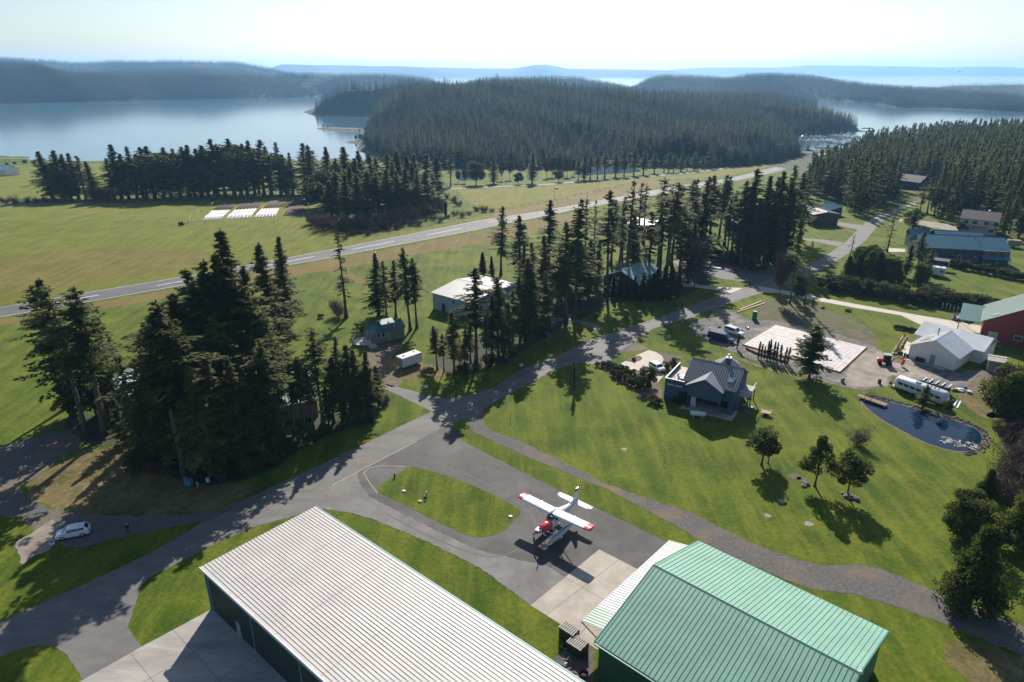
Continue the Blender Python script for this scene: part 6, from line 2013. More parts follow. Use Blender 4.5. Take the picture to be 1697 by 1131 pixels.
for s, nm in ((-1, 'r'), (1, 'l')):
    mb = MB()
    mb.loft([airfoil(0.95, 1.72, s * 0.3, 3.56, 1.5), airfoil(0.95, 1.72, s * 2.8, 3.62, 1.5), airfoil(0.93, 1.66, s * 5.15, 3.70, 1.3)], smooth=False)
    wg = mb.build('wing', M['plane_white'], pl)
    mb = MB()
    mb.loft([airfoil(0.932, 1.665, s * 5.155, 3.70, 1.32), airfoil(0.88, 1.55, s * 5.95, 3.72, 1.2), airfoil(0.62, 1.2, s * 6.12, 3.62, 1.0)], smooth=False)
    mb.build('wing_tip', M['plane_red'], wg)
    mb = MB()
    mb.box(-0.36, -0.33, min(s * 0.6, s * 5.1), max(s * 0.6, s * 5.1), 3.70, 3.745)
    for yy in (2.85,):
        mb.box(-0.75, -0.34, s * yy - 0.015, s * yy + 0.015, 3.66, 3.72)
    mb.build('flap_gap', M['steel'], wg)
    mb = MB()
    mb.bar((0.35, s * 0.62, 1.85), (0.45, s * 3.1, 3.58), 0.07)
    mb.bar((-0.55, s * 0.62, 1.85), (-0.35, s * 3.1, 3.58), 0.055)
    mb.build('wing_strut', M['plane_white'], pl)
    mb = MB()
    mb.bar((0.95, s * 4.7, 3.55), (1.35, s * 4.7, 3.52), 0.03)
    mb.bar((0.6, s * 4.7, 3.68), (0.95, s * 4.7, 3.55), 0.02)
    mb.build('pitot_tube', M['plane_white'], wg)
    # tailplane
    mb = MB()
    mb.loft([airfoil(-4.15, 1.15, s * 0.05, 2.72, 0.8), airfoil(-4.2, 1.0, s * 2.35, 2.74, 0.7)], smooth=False)
    tp = mb.build('tailplane', M['plane_white'], pl)
    mb = MB()
    mb.loft([airfoil(-4.2, 1.0, s * 2.352, 2.74, 0.72), airfoil(-4.4, 0.8, s * 2.85, 2.75, 0.6)], smooth=False)
    mb.build('tailplane_tip', M['plane_red'], tp)
    # float
    yc = s * 1.35

    def fr(x, w_, zb, zt):
        return [(x, yc - w_, zt - 0.14), (x, yc - w_ * 0.8, zt), (x, yc + w_ * 0.8, zt), (x, yc + w_, zt - 0.14), (x, yc + w_ * 0.85, zb + 0.2), (x, yc, zb), (x, yc - w_ * 0.85, zb + 0.2)]
    mb = MB()
    mb.loft([fr(3.25, 0.08, 0.95, 1.12), fr(2.9, 0.24, 0.72, 1.16), fr(2.1, 0.38, 0.48, 1.18), fr(0.4, 0.42, 0.42, 1.14), fr(-0.4, 0.41, 0.44, 1.12), fr(-0.42, 0.38, 0.6, 1.12), fr(-2.2, 0.26, 0.72, 1.06), fr(-3.1, 0.1, 0.9, 1.02)], smooth=False)
    fl = mb.build('float', M['float_shaded_white'], pl)
    mb = MB()
    mb.box(-2.6, 2.7, yc - 0.03, yc + 0.03, 1.162, 1.2)
    mb.build('keel_strip', M['dark_void'], fl)
    mb = MB()
    for (xa, xb) in ((1.7, 1.3), (0.5, 1.2), (-0.2, -0.7), (-0.9, -0.8)):
        mb.bar((xa, yc, 1.1), (xb, s * 0.55, 1.75), 0.05)
    mb.build('float_strut', M['plane_white'], pl)
    for (x, rr) in ((2.95, 0.17), (-0.55, 0.26)):
        mb = MB()
        for o_ in (-0.12, 0.12) if rr > 0.2 else (0,):
            mb.bar((x, yc + o_ - 0.06, rr), (x, yc + o_ + 0.06, rr), rr, n=14)
        wl = mb.build('wheel', M['black_rubber'], pl)
        MB().bar((x, yc, rr), (x, yc, 0.75), 0.05).build('gear_leg', M['steel'], wl)
mb = MB()
for x in (1.6, -0.9):
    mb.bar((x, -1.3, 1.16), (x, 1.3, 1.16), 0.05)
mb.build('spreader_bar', M['plane_white'], pl)
fin = [(-4.0, 2.9), (-4.75, 4.25), (-5.0, 4.6), (-5.45, 4.6), (-5.55, 2.5), (-5.2, 2.45)]
MB().profile([fin[0], fin[1], (-5.5, 4.25), fin[4], fin[5]], 'y', -0.05, 0.05).build('fin', M['plane_white'], pl)
MB().profile([(-4.752, 4.252), (-5.0, 4.75), (-5.46, 4.75), (-5.5, 4.252)], 'y', -0.052, 0.052).build('fin_tip', M['plane_red'], pl)
MB().profile([(-3.0, 2.96), (-4.02, 2.93), (-4.2, 3.2)], 'y', -0.03, 0.03).build('dorsal_fin', M['plane_white'], pl)


# ---- cars
def car(label, cat, a, b, Wd, H, style, paint, center=None, name='parked_car'):
    """a and b: survey points under the rear and the front of the car"""
    A, B = P(*a), P(*b)
    c = (A + B) / 2
    L = (B - A).length
    root = empty(name, c, heading(A, B), label, cat)
    h = L / 2
    w_ = Wd / 2
    if style == 'hatch':
        st = [(-h, .80, .35, .78, .80, .78), (-h + .12, .93, .28, .95, 1.0, .80), (-h + .55, 1, .25, .98, .97 * H, .76), (-h + 1.2, 1, .25, .96, H, .78), (.1, 1, .25, .93, H, .80), (.55, 1, .25, .92, .96 * H, .78), (1.35, 1, .25, .90, .94, .82), (h - .35, .97, .25, .80, .82, .82), (h - .05, .85, .30, .62, .64, .75), (h, .7, .4, .5, .52, .6)]
        sw, ws, bl = (2, 5), 5, 1
    elif style == 'suv':
        st = [(-h, .90, .5, 1.0, 1.02, .82), (-h + .10, .97, .42, 1.05, 1.1, .84), (-h + .28, 1, .4, 1.08, .97 * H, .84), (-h + .9, 1, .4, 1.08, H, .85), (.35, 1, .4, 1.06, H, .86), (.62, 1, .4, 1.05, .97 * H, .85), (1.12, 1, .4, 1.04, 1.10, .88), (h - .3, .97, .42, 1.0, 1.03, .88), (h - .03, .92, .5, .85, .88, .85), (h, .85, .55, .8, .82, .8)]
        sw, ws, bl = (2, 5), 5, 1
    else:                                           # long van
        st = [(-h, .92, .5, 1.1, 1.15, .86), (-h + .08, .98, .4, 1.15, 1.9, .86), (-h + .25, 1, .38, 1.15, H, .87), (-h + 1.6, 1, .38, 1.15, H, .88), (.9, 1, .38, 1.12, H, .88), (1.25, 1, .38, 1.1, .95 * H, .87), (1.9, 1, .38, 1.05, 1.15, .88), (h - .35, .97, .4, 1.0, 1.02, .86), (h - .05, .9, .45, .85, .88, .85), (h, .8, .5, .75, .78, .8)]
        sw, ws, bl = (2, 5), 5, 1
    rings = []
    for (x, f, zb, zm, zt, fr_) in st:
        rings.append([(x, -w_ * f * .92, zb), (x, -w_ * f, zb + .15), (x, -w_ * f, zm * .8), (x, -w_ * f * .97, zm), (x, -w_ * fr_ * f, zt - .05), (x, -w_ * fr_ * f * .85, zt), (x, w_ * fr_ * f * .85, zt), (x, w_ * fr_ * f, zt - .05), (x, w_ * f * .97, zm), (x, w_ * f, zm * .8), (x, w_ * f, zb + .15), (x, w_ * f * .92, zb)])
    body = MB().loft(rings, smooth=False).build('body', M[paint], root)
    # glass set 12 mm proud of the pillars
    g = MB()

    def q(i, j, k, t, out):
        p = Vector(rings[i][k]).lerp(Vector(rings[i][k + 1]), t)
        r_ = Vector(rings[j][k]).lerp(Vector(rings[j][k + 1]), t)
        return p, r_
    for sd_ in (3, 7):
        for i in range(sw[0], sw[1]):
            p0, p1 = Vector(rings[i][sd_]), Vector(rings[i + 1][sd_])
            t0, t1 = Vector(rings[i][sd_ + 1]), Vector(rings[i + 1][sd_ + 1])
            if sd_ == 7:
                p0, p1, t0, t1 = t0, t1, p0, p1
            n_ = Vector((0, -1 if sd_ == 3 else 1, 0.25)).normalized()
            def bil(u, v): return (p0.lerp(p1, u)).lerp(t0.lerp(t1, u), v)
            lo_, hi_ = (0.1, 0.86) if sd_ == 3 else (0.14, 0.9)
            c4 = [bil(0.02, lo_), bil(0.985, lo_), bil(0.985, hi_), bil(0.02, hi_)]
            g.hexa([v_ - n_ * 0.03 for v_ in c4], [v_ + n_ * 0.012 for v_ in c4])
    g.build('side_window', M['glass'], body)
    for nm, i, sg in (('windscreen', ws, 1), ('rear_window', bl, -1)):
        a4, b4 = rings[i], rings[i + 1]
        p = [Vector(a4[5]), Vector(a4[6]), Vector(b4[6]), Vector(b4[5])]
        n_ = (p[1] - p[0]).cross(p[2] - p[0]).normalized()
        if n_.z < 0:
            n_ = -n_
        cc = sum(p, Vector()) / 4
        p = [cc + (v_ - cc) * 0.88 for v_ in p]
        MB().hexa([v_ - n_ * 0.03 for v_ in p], [v_ + n_ * 0.012 for v_ in p]).build(nm, M['glass'], body)
    rr = 0.33 if style == 'hatch' else 0.38
    for x in (-h + .85, h - .9):
        for s in (-1, 1):
            wl = MB().bar((x, s * (w_ - .2), rr), (x, s * (w_ + .012), rr), rr, n=16).build('wheel', M['black_rubber'], root)
            MB().bar((x, s * (w_ + .012), rr), (x, s * (w_ + .03), rr), rr * .62, n=12).build('rim', M['steel'], wl)
    for s in (-1, 1):
        z = st[-2][3] - .02
        MB().box(h - .2, h + .005, min(s * w_ * .5, s * w_ * .8), max(s * w_ * .5, s * w_ * .8), z - .16, z).build('headlight', M['lamp_glass'], body)
        MB().box(-h - .008, -h + .1, min(s * w_ * .6, s * w_ * .82), max(s * w_ * .6, s * w_ * .82), .7, .95).build('taillight', M['amber'], body)
        MB().box(.75, .9, min(s * (w_ + .01), s * (w_ + .18)), max(s * (w_ + .01), s * (w_ + .18)), .95, 1.1).build('mirror', M[paint], body)
    return root


car('white hatchback parked in dappled shade on the gravel drive', 'car', (151, 881.5), (93.5, 893), 1.76, 1.48, 'hatch', 'car_white')
car('navy blue long van parked beside the building pad', 'van', (1174, 560), (1217, 570.5), 2.0, 2.1, 'van', 'car_navy', name='parked_van')
car('white boxy off road car parked beyond the navy van', 'car', (1202, 549.5), (1231, 559.5), 1.75, 1.85, 'suv', 'car_white')
car('pale car at the end of the concrete drive by the grey house', 'car', (1079, 608), (1098, 619), 1.8, 1.6, 'suv', 'car_white')


# ---- person on the drive
def person(px, py, rz, label):
    p = P(px, py)
    root = empty('person', p, rz, label, 'person')
    me = bpy.data.meshes.new('body')
    V = [(0, 0, .95), (0, 0, 1.15), (0, .0, 1.38), (0, .01, 1.50), (0, .03, 1.56), (0, .03, 1.70),
         (.17, 0, 1.41), (.25, .02, 1.14), (.24, .10, .88), (.24, .14, .80), (-.17, 0, 1.41), (-.25, .02, 1.14), (-.24, .10, .88), (-.24, .14, .80),
         (.10, 0, .90), (.12, .04, .49), (.13, -.02, .09), (.13, .13, .05), (-.10, 0, .90), (-.12, .10, .50), (-.12, .05, .09), (-.12, .20, .05)]
    E_ = [(0, 1), (1, 2), (2, 3), (3, 4), (4, 5), (2, 6), (6, 7), (7, 8), (8, 9), (2, 10), (10, 11), (11, 12), (12, 13), (0, 14), (14, 15), (15, 16), (16, 17), (0, 18), (18, 19), (19, 20), (20, 21)]
    rad = [.15, .145, .165, .06, .085, .085, .075, .05, .035, .03, .075, .05, .035, .03, .10, .07, .05, .04, .10, .07, .05, .04]
    me.from_pydata(V, E_, [])
    me.materials.append(M['jacket'])
    me.materials.append(M['jeans'])
    me.materials.append(M['skin'])
    o = link('body', me, None)
    sk_ = o.modifiers.new('skin', 'SKIN')
    for i, r_ in enumerate(rad):
        me.skin_vertices[0].data[i].radius = (r_, r_ * .8)
    me.skin_vertices[0].data[0].use_root = True
    ss = o.modifiers.new('sub', 'SUBSURF')
    ss.levels = ss.render_levels = 1
    dg = bpy.context.evaluated_depsgraph_get()
    m2 = bpy.data.meshes.new_from_object(o.evaluated_get(dg))
    for f in m2.polygons:
        z = f.center.z
        f.material_index = 2 if z > 1.50 or (abs(f.center.x) > .18 and z < .93) else (0 if z > .93 else 1)
        f.use_smooth = True
    bpy.data.objects.remove(o)
    b = link('body', m2, root)
    MB().blob((0, .02, 1.69), .105, .115, .10, 10, 6).build('hair', M['hair_grey'], b)
    MB().blob((0, .125, 1.64), .015, .02, .025, 6, 4).build('nose', M['skin'], b)
    for s in (-1, 1):
        for k in range(4):
            MB().bar((s * .24 + s * .012 * (k - 1.5), .14 + .012 * k, .80), (s * .24 + s * .012 * (k - 1.5), .16 + .012 * k, .72 + .008 * abs(k - 1)), .009, .007, 6).build('finger', M['skin'], b)
        MB().bar((s * .22, .15, .82), (s * .20, .19, .76), .01, .008, 6).build('thumb', M['skin'], b)
    return root


person(214, 885, R(200), 'person in a dark jacket and jeans walking on the shaded drive')


# ---- simple things with their parts
def thing(name, label, cat, p, rz, parts, group=None):
    r_ = empty(name, p, rz, label, cat, group)
    for t in parts:
        t[1].build(t[0], M[t[2]], r_, t[3] if len(t) > 3 else 0.0)
    return r_


def capsule(mb, x0, x1, r_, z, n=16, mi=0):
    rr = []
    for t in np.linspace(0.05, math.pi / 2, 5):
        rr.append((x0 + r_ * (1 - math.sin(t)) * 1.0, r_ * math.sin(t) if t < 1.5 else r_))
    prof = [(x0 + r_ * (1 - math.cos(t)) * 0.7, r_ * math.sin(t)) for t in np.linspace(0.08, math.pi / 2, 5)]
    prof += [(x1 - r_ * (1 - math.cos(t)) * 0.7, r_ * math.sin(t)) for t in np.linspace(math.pi / 2, 0.08, 5)]
    return mb.loft([[(x, q * math.cos(6.2832 * i / n), z + q * math.sin(6.2832 * i / n)) for i in range(n)] for x, q in prof], mi)


pt = capsule(MB(), -1.45, 1.45, 0.48, 0.78)
pt = thing('propane_tank', 'white horizontal propane tank on the lawn below the grey house', 'tank', P(1156, 692), R(-11), [('tank', pt, 'tank_white'), ('dome', MB().blob((0, 0, 1.28), .22, .18, .14), 'tank_white'), ('leg', MB().box(-.9, -.7, -.35, .35, 0, .5), 'concrete'), ('leg', MB().box(.7, .9, -.35, .35, 0, .5), 'concrete')])
cb = MB()
for i in range(6):
    cb.box(-.9, .9, -.62 + .21 * i, -.44 + .21 * i, .62, .67)
cr = MB()
for (a_, b_) in (((-.95, -.68), (.95, -.68)), ((-.95, .68), (.95, .68)), ((-.95, -.68), (-.95, .68)), ((.95, -.68), (.95, .68))):
    cr.bar((*a_, .95), (*b_, .95), .03, n=6)
    cr.bar((*a_, .6), (*a_, .95), .03, n=6)
ct = thing('utility_cart', 'small utility cart with a slatted wooden bed on the lawn right of the grey house', 'cart', P(1269, 688), R(-30), [('bed', cb, 'wood_pale'), ('rail', cr, 'wood_grey'), ('chassis', MB().box(-.85, .85, -.4, .4, .42, .6), 'dark_wall'), ('drawbar', MB().bar((.85, 0, .5), (2.0, 0, .35), .04), 'dark_wall')])
for s in (-1, 1):
    MB().bar((0, s * .6, .33), (0, s * .78, .33), .33, n=14).build('wheel', M['black_rubber'], ct)

# portable toilet
thing('portable_toilet', 'dark green portable toilet with a pale roof on the building site', 'toilet', P(1250, 530), R(-25), [('cabin', MB().box(-.55, .55, -.55, .55, 0.06, 2.1), 'loo_green'), ('roof', MB().add([(-.6, -.6, 2.1), (.6, -.6, 2.1), (.6, .6, 2.1), (-.6, .6, 2.1), (-.4, -.4, 2.32), (.4, -.4, 2.32), (.4, .4, 2.32), (-.4, .4, 2.32)], [(3, 2, 1, 0), (4, 5, 6, 7), (0, 1, 5, 4), (1, 2, 6, 5), (2, 3, 7, 6), (3, 0, 4, 7)]), 'pale_panel'),
      ('base', MB().box(-.6, .6, -.6, .6, 0, .06), 'dark_wall'), ('door', MB().box(-.42, .42, -.59, -.552, .12, 1.95), 'green_wall')])

# building pad with its film, formwork and tubing
c4 = [P(*q).xy for q in ((1231, 572.5), (1391, 618), (1436, 576.5), (1285, 539.5))]
o = c4[0]
pd = empty('building_pad', (o.x, o.y, 0), 0, 'large white filmed foundation pad edged with formwork on the building site', 'foundation')
lc = [Vector((v.x - o.x, v.y - o.y)) for v in c4]
mb = MB()
mb.prism([(v.x, v.y) for v in lc], 0.05, 0.22)
mb.build('film', M['pad_film'], pd)
mb = MB()
for i in range(4):
    a_, b_ = lc[i], lc[(i + 1) % 4]
    d_ = (b_ - a_).normalized()
    n_ = Vector((d_.y, -d_.x)) * 0.12
    mb.prism([(a_ + n_ * .15).to_tuple(), (b_ + n_ * .15).to_tuple(), (b_ + n_).to_tuple(), (a_ + n_).to_tuple()], 0.0, 0.34)
mb.build('formboard', M['wood_pale'], pd)
mb = MB()
for k in range(1, 24):
    t = k / 24
    a_, b_ = lc[0].lerp(lc[1], t), lc[3].lerp(lc[2], t)
    a2, b2 = a_.lerp(b_, .02), a_.lerp(b_, .98)
    mb.bar((a2.x, a2.y, .235), (b2.x, b2.y, .225), .022, n=5)
mb.build('heating_tube', M['pink_tube'], pd)
mb = MB()
for k in range(9):
    t = (k + .5) / 9
    a_, b_ = lc[0].lerp(lc[3], t), lc[1].lerp(lc[2], t)
    mb.bar((a_.x, a_.y, .232), (b_.x, b_.y, .215), .012, n=4)
mb.build('film_seam', M['pale_panel'], pd)
# orange fencing along the near edge
fz = MB()
fp = [P(*q) for q in ((1236, 578), (1247, 584), (1262, 590), (1278, 594), (1294, 599), (1305, 602))]
for a_, b_ in zip(fp, fp[1:]):
    n_ = (b_ - a_).cross(Vector((0, 0, 1))).normalized() * .02
    lean = n_ * 12
    fz.hexa([a_ - n_, b_ - n_, b_ + n_, a_ + n_], [a_ - n_ + lean + Vector((0, 0, .55)), b_ - n_ + lean + Vector((0, 0, .5)), b_ + n_ + lean + Vector((0, 0, .5)), a_ + n_ + lean + Vector((0, 0, .55))])
fe = empty('barrier_fence', (0, 0, 0), 0, 'sagging orange plastic barrier along the near edge of the building pad', 'fence')
fz.build('netting', M['orange_plastic'], fe)
fz = MB()
for p in fp:
    fz.bar(p, p + Vector((0, 0, .8)), .025, n=5)
fz.build('stake', M['wood_brown'], fe)
# site clutter
RS = random.Random(9)
for (a, b, lab, m, sz) in [(1177, 546, 'pale wrapped bundle left of the white off road car', 'tank_white', .55), (1192, 543, 'grey bundle beside the wrapped bundle', 'rock', .45), (1211, 541, 'white sack pile behind the white off road car', 'plane_white', .6), (1221, 545, 'brown sack on the building site', 'wood_brown', .4),
                           (1228, 548, 'white sacks at the site entrance', 'tank_white', .5), (1239, 545, 'white covered machine at the pad corner', 'plane_white', .6), (1176, 530, 'pale bucket in the grass island by the site entrance', 'tank_white', .35), (1363, 511, 'low brown brush heap on the grass beyond the pad', 'wood_brown', .8), (1405, 516, 'round brush pile beside the pale lane', 'wood_brown', .9)]:
    mb = MB()
    mb.blob((0, 0, sz * .4), sz, sz * .7, sz * .5, 9, 5, jit=.14, rnd=RS, smooth=False)
    thing('site_bundle', lab, 'bundle', P(a, b), RS.random() * 3, [('cover', mb, m), ('strap', MB().box(-.04, .04, -sz * .72, sz * .72, sz * .86, sz * .93), 'dark_wall')])
for (a, b, c_, d_, lab) in [(1222, 518, 1268, 503, 'long pale plank lying on the grass, nearer one'), (1226, 514, 1262, 500, 'long weathered plank lying on the grass, farther one')]:
    A, B = P(a, b), P(c_, d_)
    L = (B - A).length
    thing('plank', lab, 'plank', (A + B) / 2, heading(A, B), [('board', MB().box(-L / 2, L / 2, -.18, .18, .02, .2), 'wood_pale'), ('cleat', MB().box(-L * .3, -L * .3 + .1, -.3, .3, 0, .02).box(L * .3, L * .3 + .1, -.3, .3, 0, .02), 'wood_grey')])
mb = MB()
mb.bar((0, 0, 0), (.15, .1, 2.4), .28, .2, 9)
mb.bar((0, 0, .3), (.9, -.4, .35), .2, .1, 7)
mb.bar((0, 0, .25), (-.8, .5, .25), .2, .08, 7)
thing('tree_stump', 'tall broken tree stump right of the four thin trees', 'stump', P(1346, 509), 0, [('stump', mb, 'bark'), ('splinter', MB().bar((.15, .1, 2.3), (.2, .12, 2.9), .08, .01, 5), 'wood_brown')])

# tractor with a loader
A = P(1466, 604)
tr = empty('compact_tractor', A, R(-20), 'orange red compact tractor with a front loader beside the white house', 'tractor')
MB().box(-1.6, -.5, -.55, .55, .55, 1.35).build('hood', M['tractor_orange'], tr, .12)
cbn = MB().box(-.45, .95, -.65, .65, .6, 2.3).build('cab', M['dark_void'], tr, .08)
MB().box(-.55, 1.05, -.72, .72, 2.31, 2.42).build('cab_roof', M['pale_panel'], cbn)
for (x, y, rr) in ((-1.1, -.75, .42), (-1.1, .75, .42), (.6, -.8, .65), (.6, .8, .65)):
    MB().bar((x, y - .17, rr), (x, y + .17, rr), rr, n=14).build('wheel', M['black_rubber'], tr)
mb = MB()
mb.bar((1.2, 0, .9), (2.2, 0, 2.2), .13)
mb.bar((2.2, 0, 2.2), (3.5, 0, 1.7), .11)
mb.build('boom', M['tractor_orange'], tr)
mb = MB()
mb.profile([(3.3, 1.7), (3.75, 1.75), (3.6, .6), (3.1, .35), (3.0, .8)], 'y', -.35, .35)
mb.build('bucket', M['tractor_orange'], tr)
# silver bus shaped trailer
A, B = P(1488, 644), P(1562, 672)
L = (B - A).length + 1.2
br = empty('silver_trailer', (A + B) / 2, heading(A, B), 'long rounded silver white travel trailer beside the pond', 'trailer')


def tring(x, k):
    w_, zb, zt = 1.2 * k, .55 + .5 * (1 - k), .55 + 2.35 * (.3 + .7 * k)
    pts = [(-w_ * .9, zb), (-w_, zb + .3), (-w_, zt - .75), (-w_ * .9, zt - .35), (-w_ * .55, zt - .07), (0, zt), (w_ * .55, zt - .07), (w_ * .9, zt - .35), (w_, zt - .75), (w_, zb + .3), (w_ * .9, zb)]
    return [(x, y, z) for y, z in pts]


MB().loft([tring(-L / 2, .55), tring(-L / 2 + .25, .84), tring(-L / 2 + .7, 1), tring(L / 2 - .7, 1), tring(L / 2 - .25, .84), tring(L / 2, .55)]).build('shell', M['car_white'], br)
for k in range(7):
    x = -L / 2 + 1.0 + k * (L - 2.6) / 6.2
    MB().box(x, x + .95, -1.225, -1.19, 1.45, 2.0).build('window', M['glass'], br)
MB().box(-L * .12, -L * .02, -.6, .2, 2.88, 3.05).build('roof_unit', M['steel'], br, .08)
for k in range(4):
    MB().box(L * (.08 + .07 * k), L * (.08 + .07 * k) + .3, -.25, .15, 2.88, 2.98).build('roof_vent', M['wood_brown'] if k % 2 else M['dark_wall'], br)
for x in (-.6, .4):
    for s in (-1, 1):
        MB().bar((x, s * .95, .4), (x, s * 1.18, .4), .4, n=14).build('wheel', M['black_rubber'], br)
MB().bar((-L / 2, 0, .5), (-L / 2 - 1.2, 0, .45), .08).build('hitch', M['dark_wall'], br)
MB().box(-L / 2 + .6, L / 2 - .6, -1.18, 1.18, .35, .56).build('chassis', M['dark_wall'], br)
fb = thing('flat_trailer', 'low flat trailer in front of the silver travel trailer', 'trailer', P(1497, 648), heading(A, B), [('bed', MB().box(-2.2, 3.0, -.55, .55, .45, .55), 'steel'), ('drawbar', MB().bar((-2.2, 0, .45), (-3.2, 0, .45), .05), 'dark_wall'), ('winch', MB().box(-3.0, -2.6, -.2, .2, .5, .85), 'dark_void')])
for s in (-1, 1):
    MB().bar((.8, s * .5, .3), (.8, s * .7, .3), .3, n=12).build('wheel', M['black_rubber'], fb)
# row of tarped crates behind it
A2, B2 = P(1519, 640), P(1570, 655)
for k in range(5):
    p = A2.lerp(B2, (k + .5) / 5)
    mb = MB()
    mb.hexa([(-.62, -1.1, 0), (.62, -1.1, 0), (.62, 1.1, 0), (-.62, 1.1, 0)], [(-.6, -1.05, 1.7), (.6, -1.05, 1.95), (.6, 1.05, 1.95), (-.6, 1.05, 1.7)])
    thing('tarped_crate', 'black tarp covered crate in the row behind the silver trailer', 'crate', p, heading(A2, B2), [('tarp', mb, 'tarp_black'), ('edge_board', MB().box(.5, .7, -1.12, 1.12, 1.97, 2.06), 'plane_white')], 'tarped crates behind the silver trailer')
for k, (a, b, m, lab) in enumerate([(1577, 668, 'green_roof_metal', 'green plank at the end of the silver trailer'), (1583, 669, 'plane_white', 'middle white plank at the end of the silver trailer'), (1589, 671, 'plane_white', 'outer white plank at the end of the silver trailer'), (1571, 665, 'tank_blue', 'bluish plank nearest the end of the silver trailer')]):
    thing('plank', lab, 'plank', P(a, b), R(50), [('board', MB().box(-1.9, 1.9, -.14, .14, .03, .1), m), ('support', MB().box(-1.2, -1.0, -.2, .2, 0, .028).box(1.0, 1.2, -.2, .2, 0, .028), 'wood_grey')])
for (a, b, lab, m, s_) in [(1594, 648, 'pile of pale scrap boards right of the tarped crates', 'tank_white', .8), (1606, 652, 'scattered white scrap right of the board pile', 'plane_white', .6), (1600, 644, 'teal scrap sheet beside the lot', 'teal_trim', .5), (1583, 648, 'brown scrap heap by the tarped crates', 'wood_brown', .8), (1590, 617, 'bluish barrel by the white house corner', 'tank_blue', .45), (1596, 619, 'dark junk heap behind the white house corner', 'tarp_black', .7)]:
    mb = MB()
    for q in range(6):
        mb.hexa([(RS.uniform(-s_, s_) + dx, RS.uniform(-s_, s_) + dy, .02 + .06 * q) for dx, dy in ((0, 0), (.9 * s_, .1), (.9 * s_, .3), (0, .3))][:4], [(RS.uniform(-.1, .1) + dx * .9, dy, .1 + .08 * q) for dx, dy in ((-.4 * s_, -.2), (.5 * s_, -.2), (.5 * s_, .2), (-.4 * s_, .2))])
    thing('scrap_pile', lab, 'scrap', P(a, b), RS.random() * 3, [('boards', mb, m), ('core', MB().blob((0, 0, .1), s_ * .8, s_ * .6, .25, 8, 4, jit=.2, rnd=RS, smooth=False), 'rock')])
thing('fire_barrel', 'dark rusty barrel at the grass edge left of the silver trailer', 'barrel', P(1457, 636), 0, [('drum', MB().bar((0, 0, 0), (0, 0, .9), .32, n=14), 'brown_wall'), ('rim', MB().bar((0, 0, .86), (0, 0, .93), .35, n=14), 'dark_void')])
thing('green_barrel', 'teal green barrel at the lower corner of the building pad lot', 'barrel', P(1396, 634), 0, [('drum', MB().bar((0, 0, 0), (0, 0, .8), .38, n=14), 'teal_trim'), ('lid', MB().bar((0, 0, .8), (0, 0, .86), .34, n=14), 'dark_wall')])
# white house garden
A, B = P(1481, 588), P(1500, 558)
L = (B - A).length
thing('flower_bed', 'narrow raised bed with a line of yellow bloom left of the white house', 'flower bed', (A + B) / 2, heading(A, B), [('border', MB().box(-L / 2, L / 2, -.5, .5, 0, .25), 'concrete')])
o_ = bpy.data.objects[-1] if False else None
fbd = [o for o in COL.objects if o.name.startswith('flower_bed')][0]
c_, t_, H0 = clump_tree(201, H=.7, W=.4, base=.05, nblob=10, leaf=.12, mtl='madrone_leaves', trunk_r=.02, per=60)
c_.materials.clear()
c_.materials.append(M['yellow_bloom'])
for k in range(9):
    o = link('bloom', c_, fbd)
    o.location = (-L / 2 + .6 + k * (L - 1.2) / 8, 0, .24)
    o.rotation_euler = (0, 0, k * 1.3)
sheet('terrace', [(1491, 592), (1503, 566), (1512, 570), (1505, 594)], M['pale_concrete'], .03)
for k, (a, b) in enumerate([(1485, 585), (1490, 588), (1494, 589.5), (1499, 591), (1503, 593), (1488, 582), (1496, 577)]):
    thing('planter', 'dark planter pot on the terrace edge left of the white house', 'planter', P(a, b), 0, [('pot', MB().bar((0, 0, 0), (0, 0, .5), .2, .28, 10), 'dark_wall'), ('plant', MB().blob((0, 0, .65), .25, .25, .25, 8, 5, jit=.2, rnd=RS), 'dark_green_panel')], 'planters by the white house')
for k in range(8):
    tree('bush', 1484 + 4.5 * k, 545 + .8 * k, 0, 'border_shrub', 'small dark shrub in the row on the grass above the white house', 'shrub', 'row of shrubs above the white house', h=1.1, wx=1.2)
for k in range(5):
    tree('bush', 1606 + 9 * k, 572 + 2.5 * k, 0, 'border_shrub', 'dense low shrub along the red barn and the white house', 'shrub', 'shrubs by the red barn', h=1.8, wx=1.7)
# boats on the grass by the hedge
for k, (a, b) in enumerate([(1584, 527), (1603, 530)]):
    bt = empty('grey_skiff', P(a, b), R(50), ['grey open skiff on the grass by the hedge, left one', 'grey open skiff on the grass by the hedge, right one'][k], 'boat')
    mb = MB()
    n = 12
    out = [(x, .85 * (1 - max(0, x / 2.4) ** 2.2)) for x in np.linspace(-2.2, 2.4, n)]
    for s in (-1, 1):
        for (x0, w0), (x1, w1) in zip(out, out[1:]):
            mb.hexa([(x0, s * w0 * .7, .15), (x1, s * w1 * .7, .15), (x1, s * (w1 * .7 - .05), .15), (x0, s * (w0 * .7 - .05), .15)], [(x0, s * w0, .85), (x1, s * w1, .85), (x1, s * (w1 - .07), .85), (x0, s * (w0 - .07), .85)])
    mb.box(-2.25, -2.15, -.8, .8, .15, .8)
    mb.prism([(x, -w_ * .66) for x, w_ in out] + [(x, w_ * .66) for x, w_ in out[::-1]], .13, .19)
    mb.build('hull', M['steel'], bt)
    MB().box(-.6, -.2, -.7, .7, .5, .56).box(.9, 1.2, -.6, .6, .5, .56).build('thwart', M['wood_pale'], bt)
    MB().box(-2.6, -2.26, -.2, .2, .4, 1.2).build('outboard', M['dark_void'], bt)
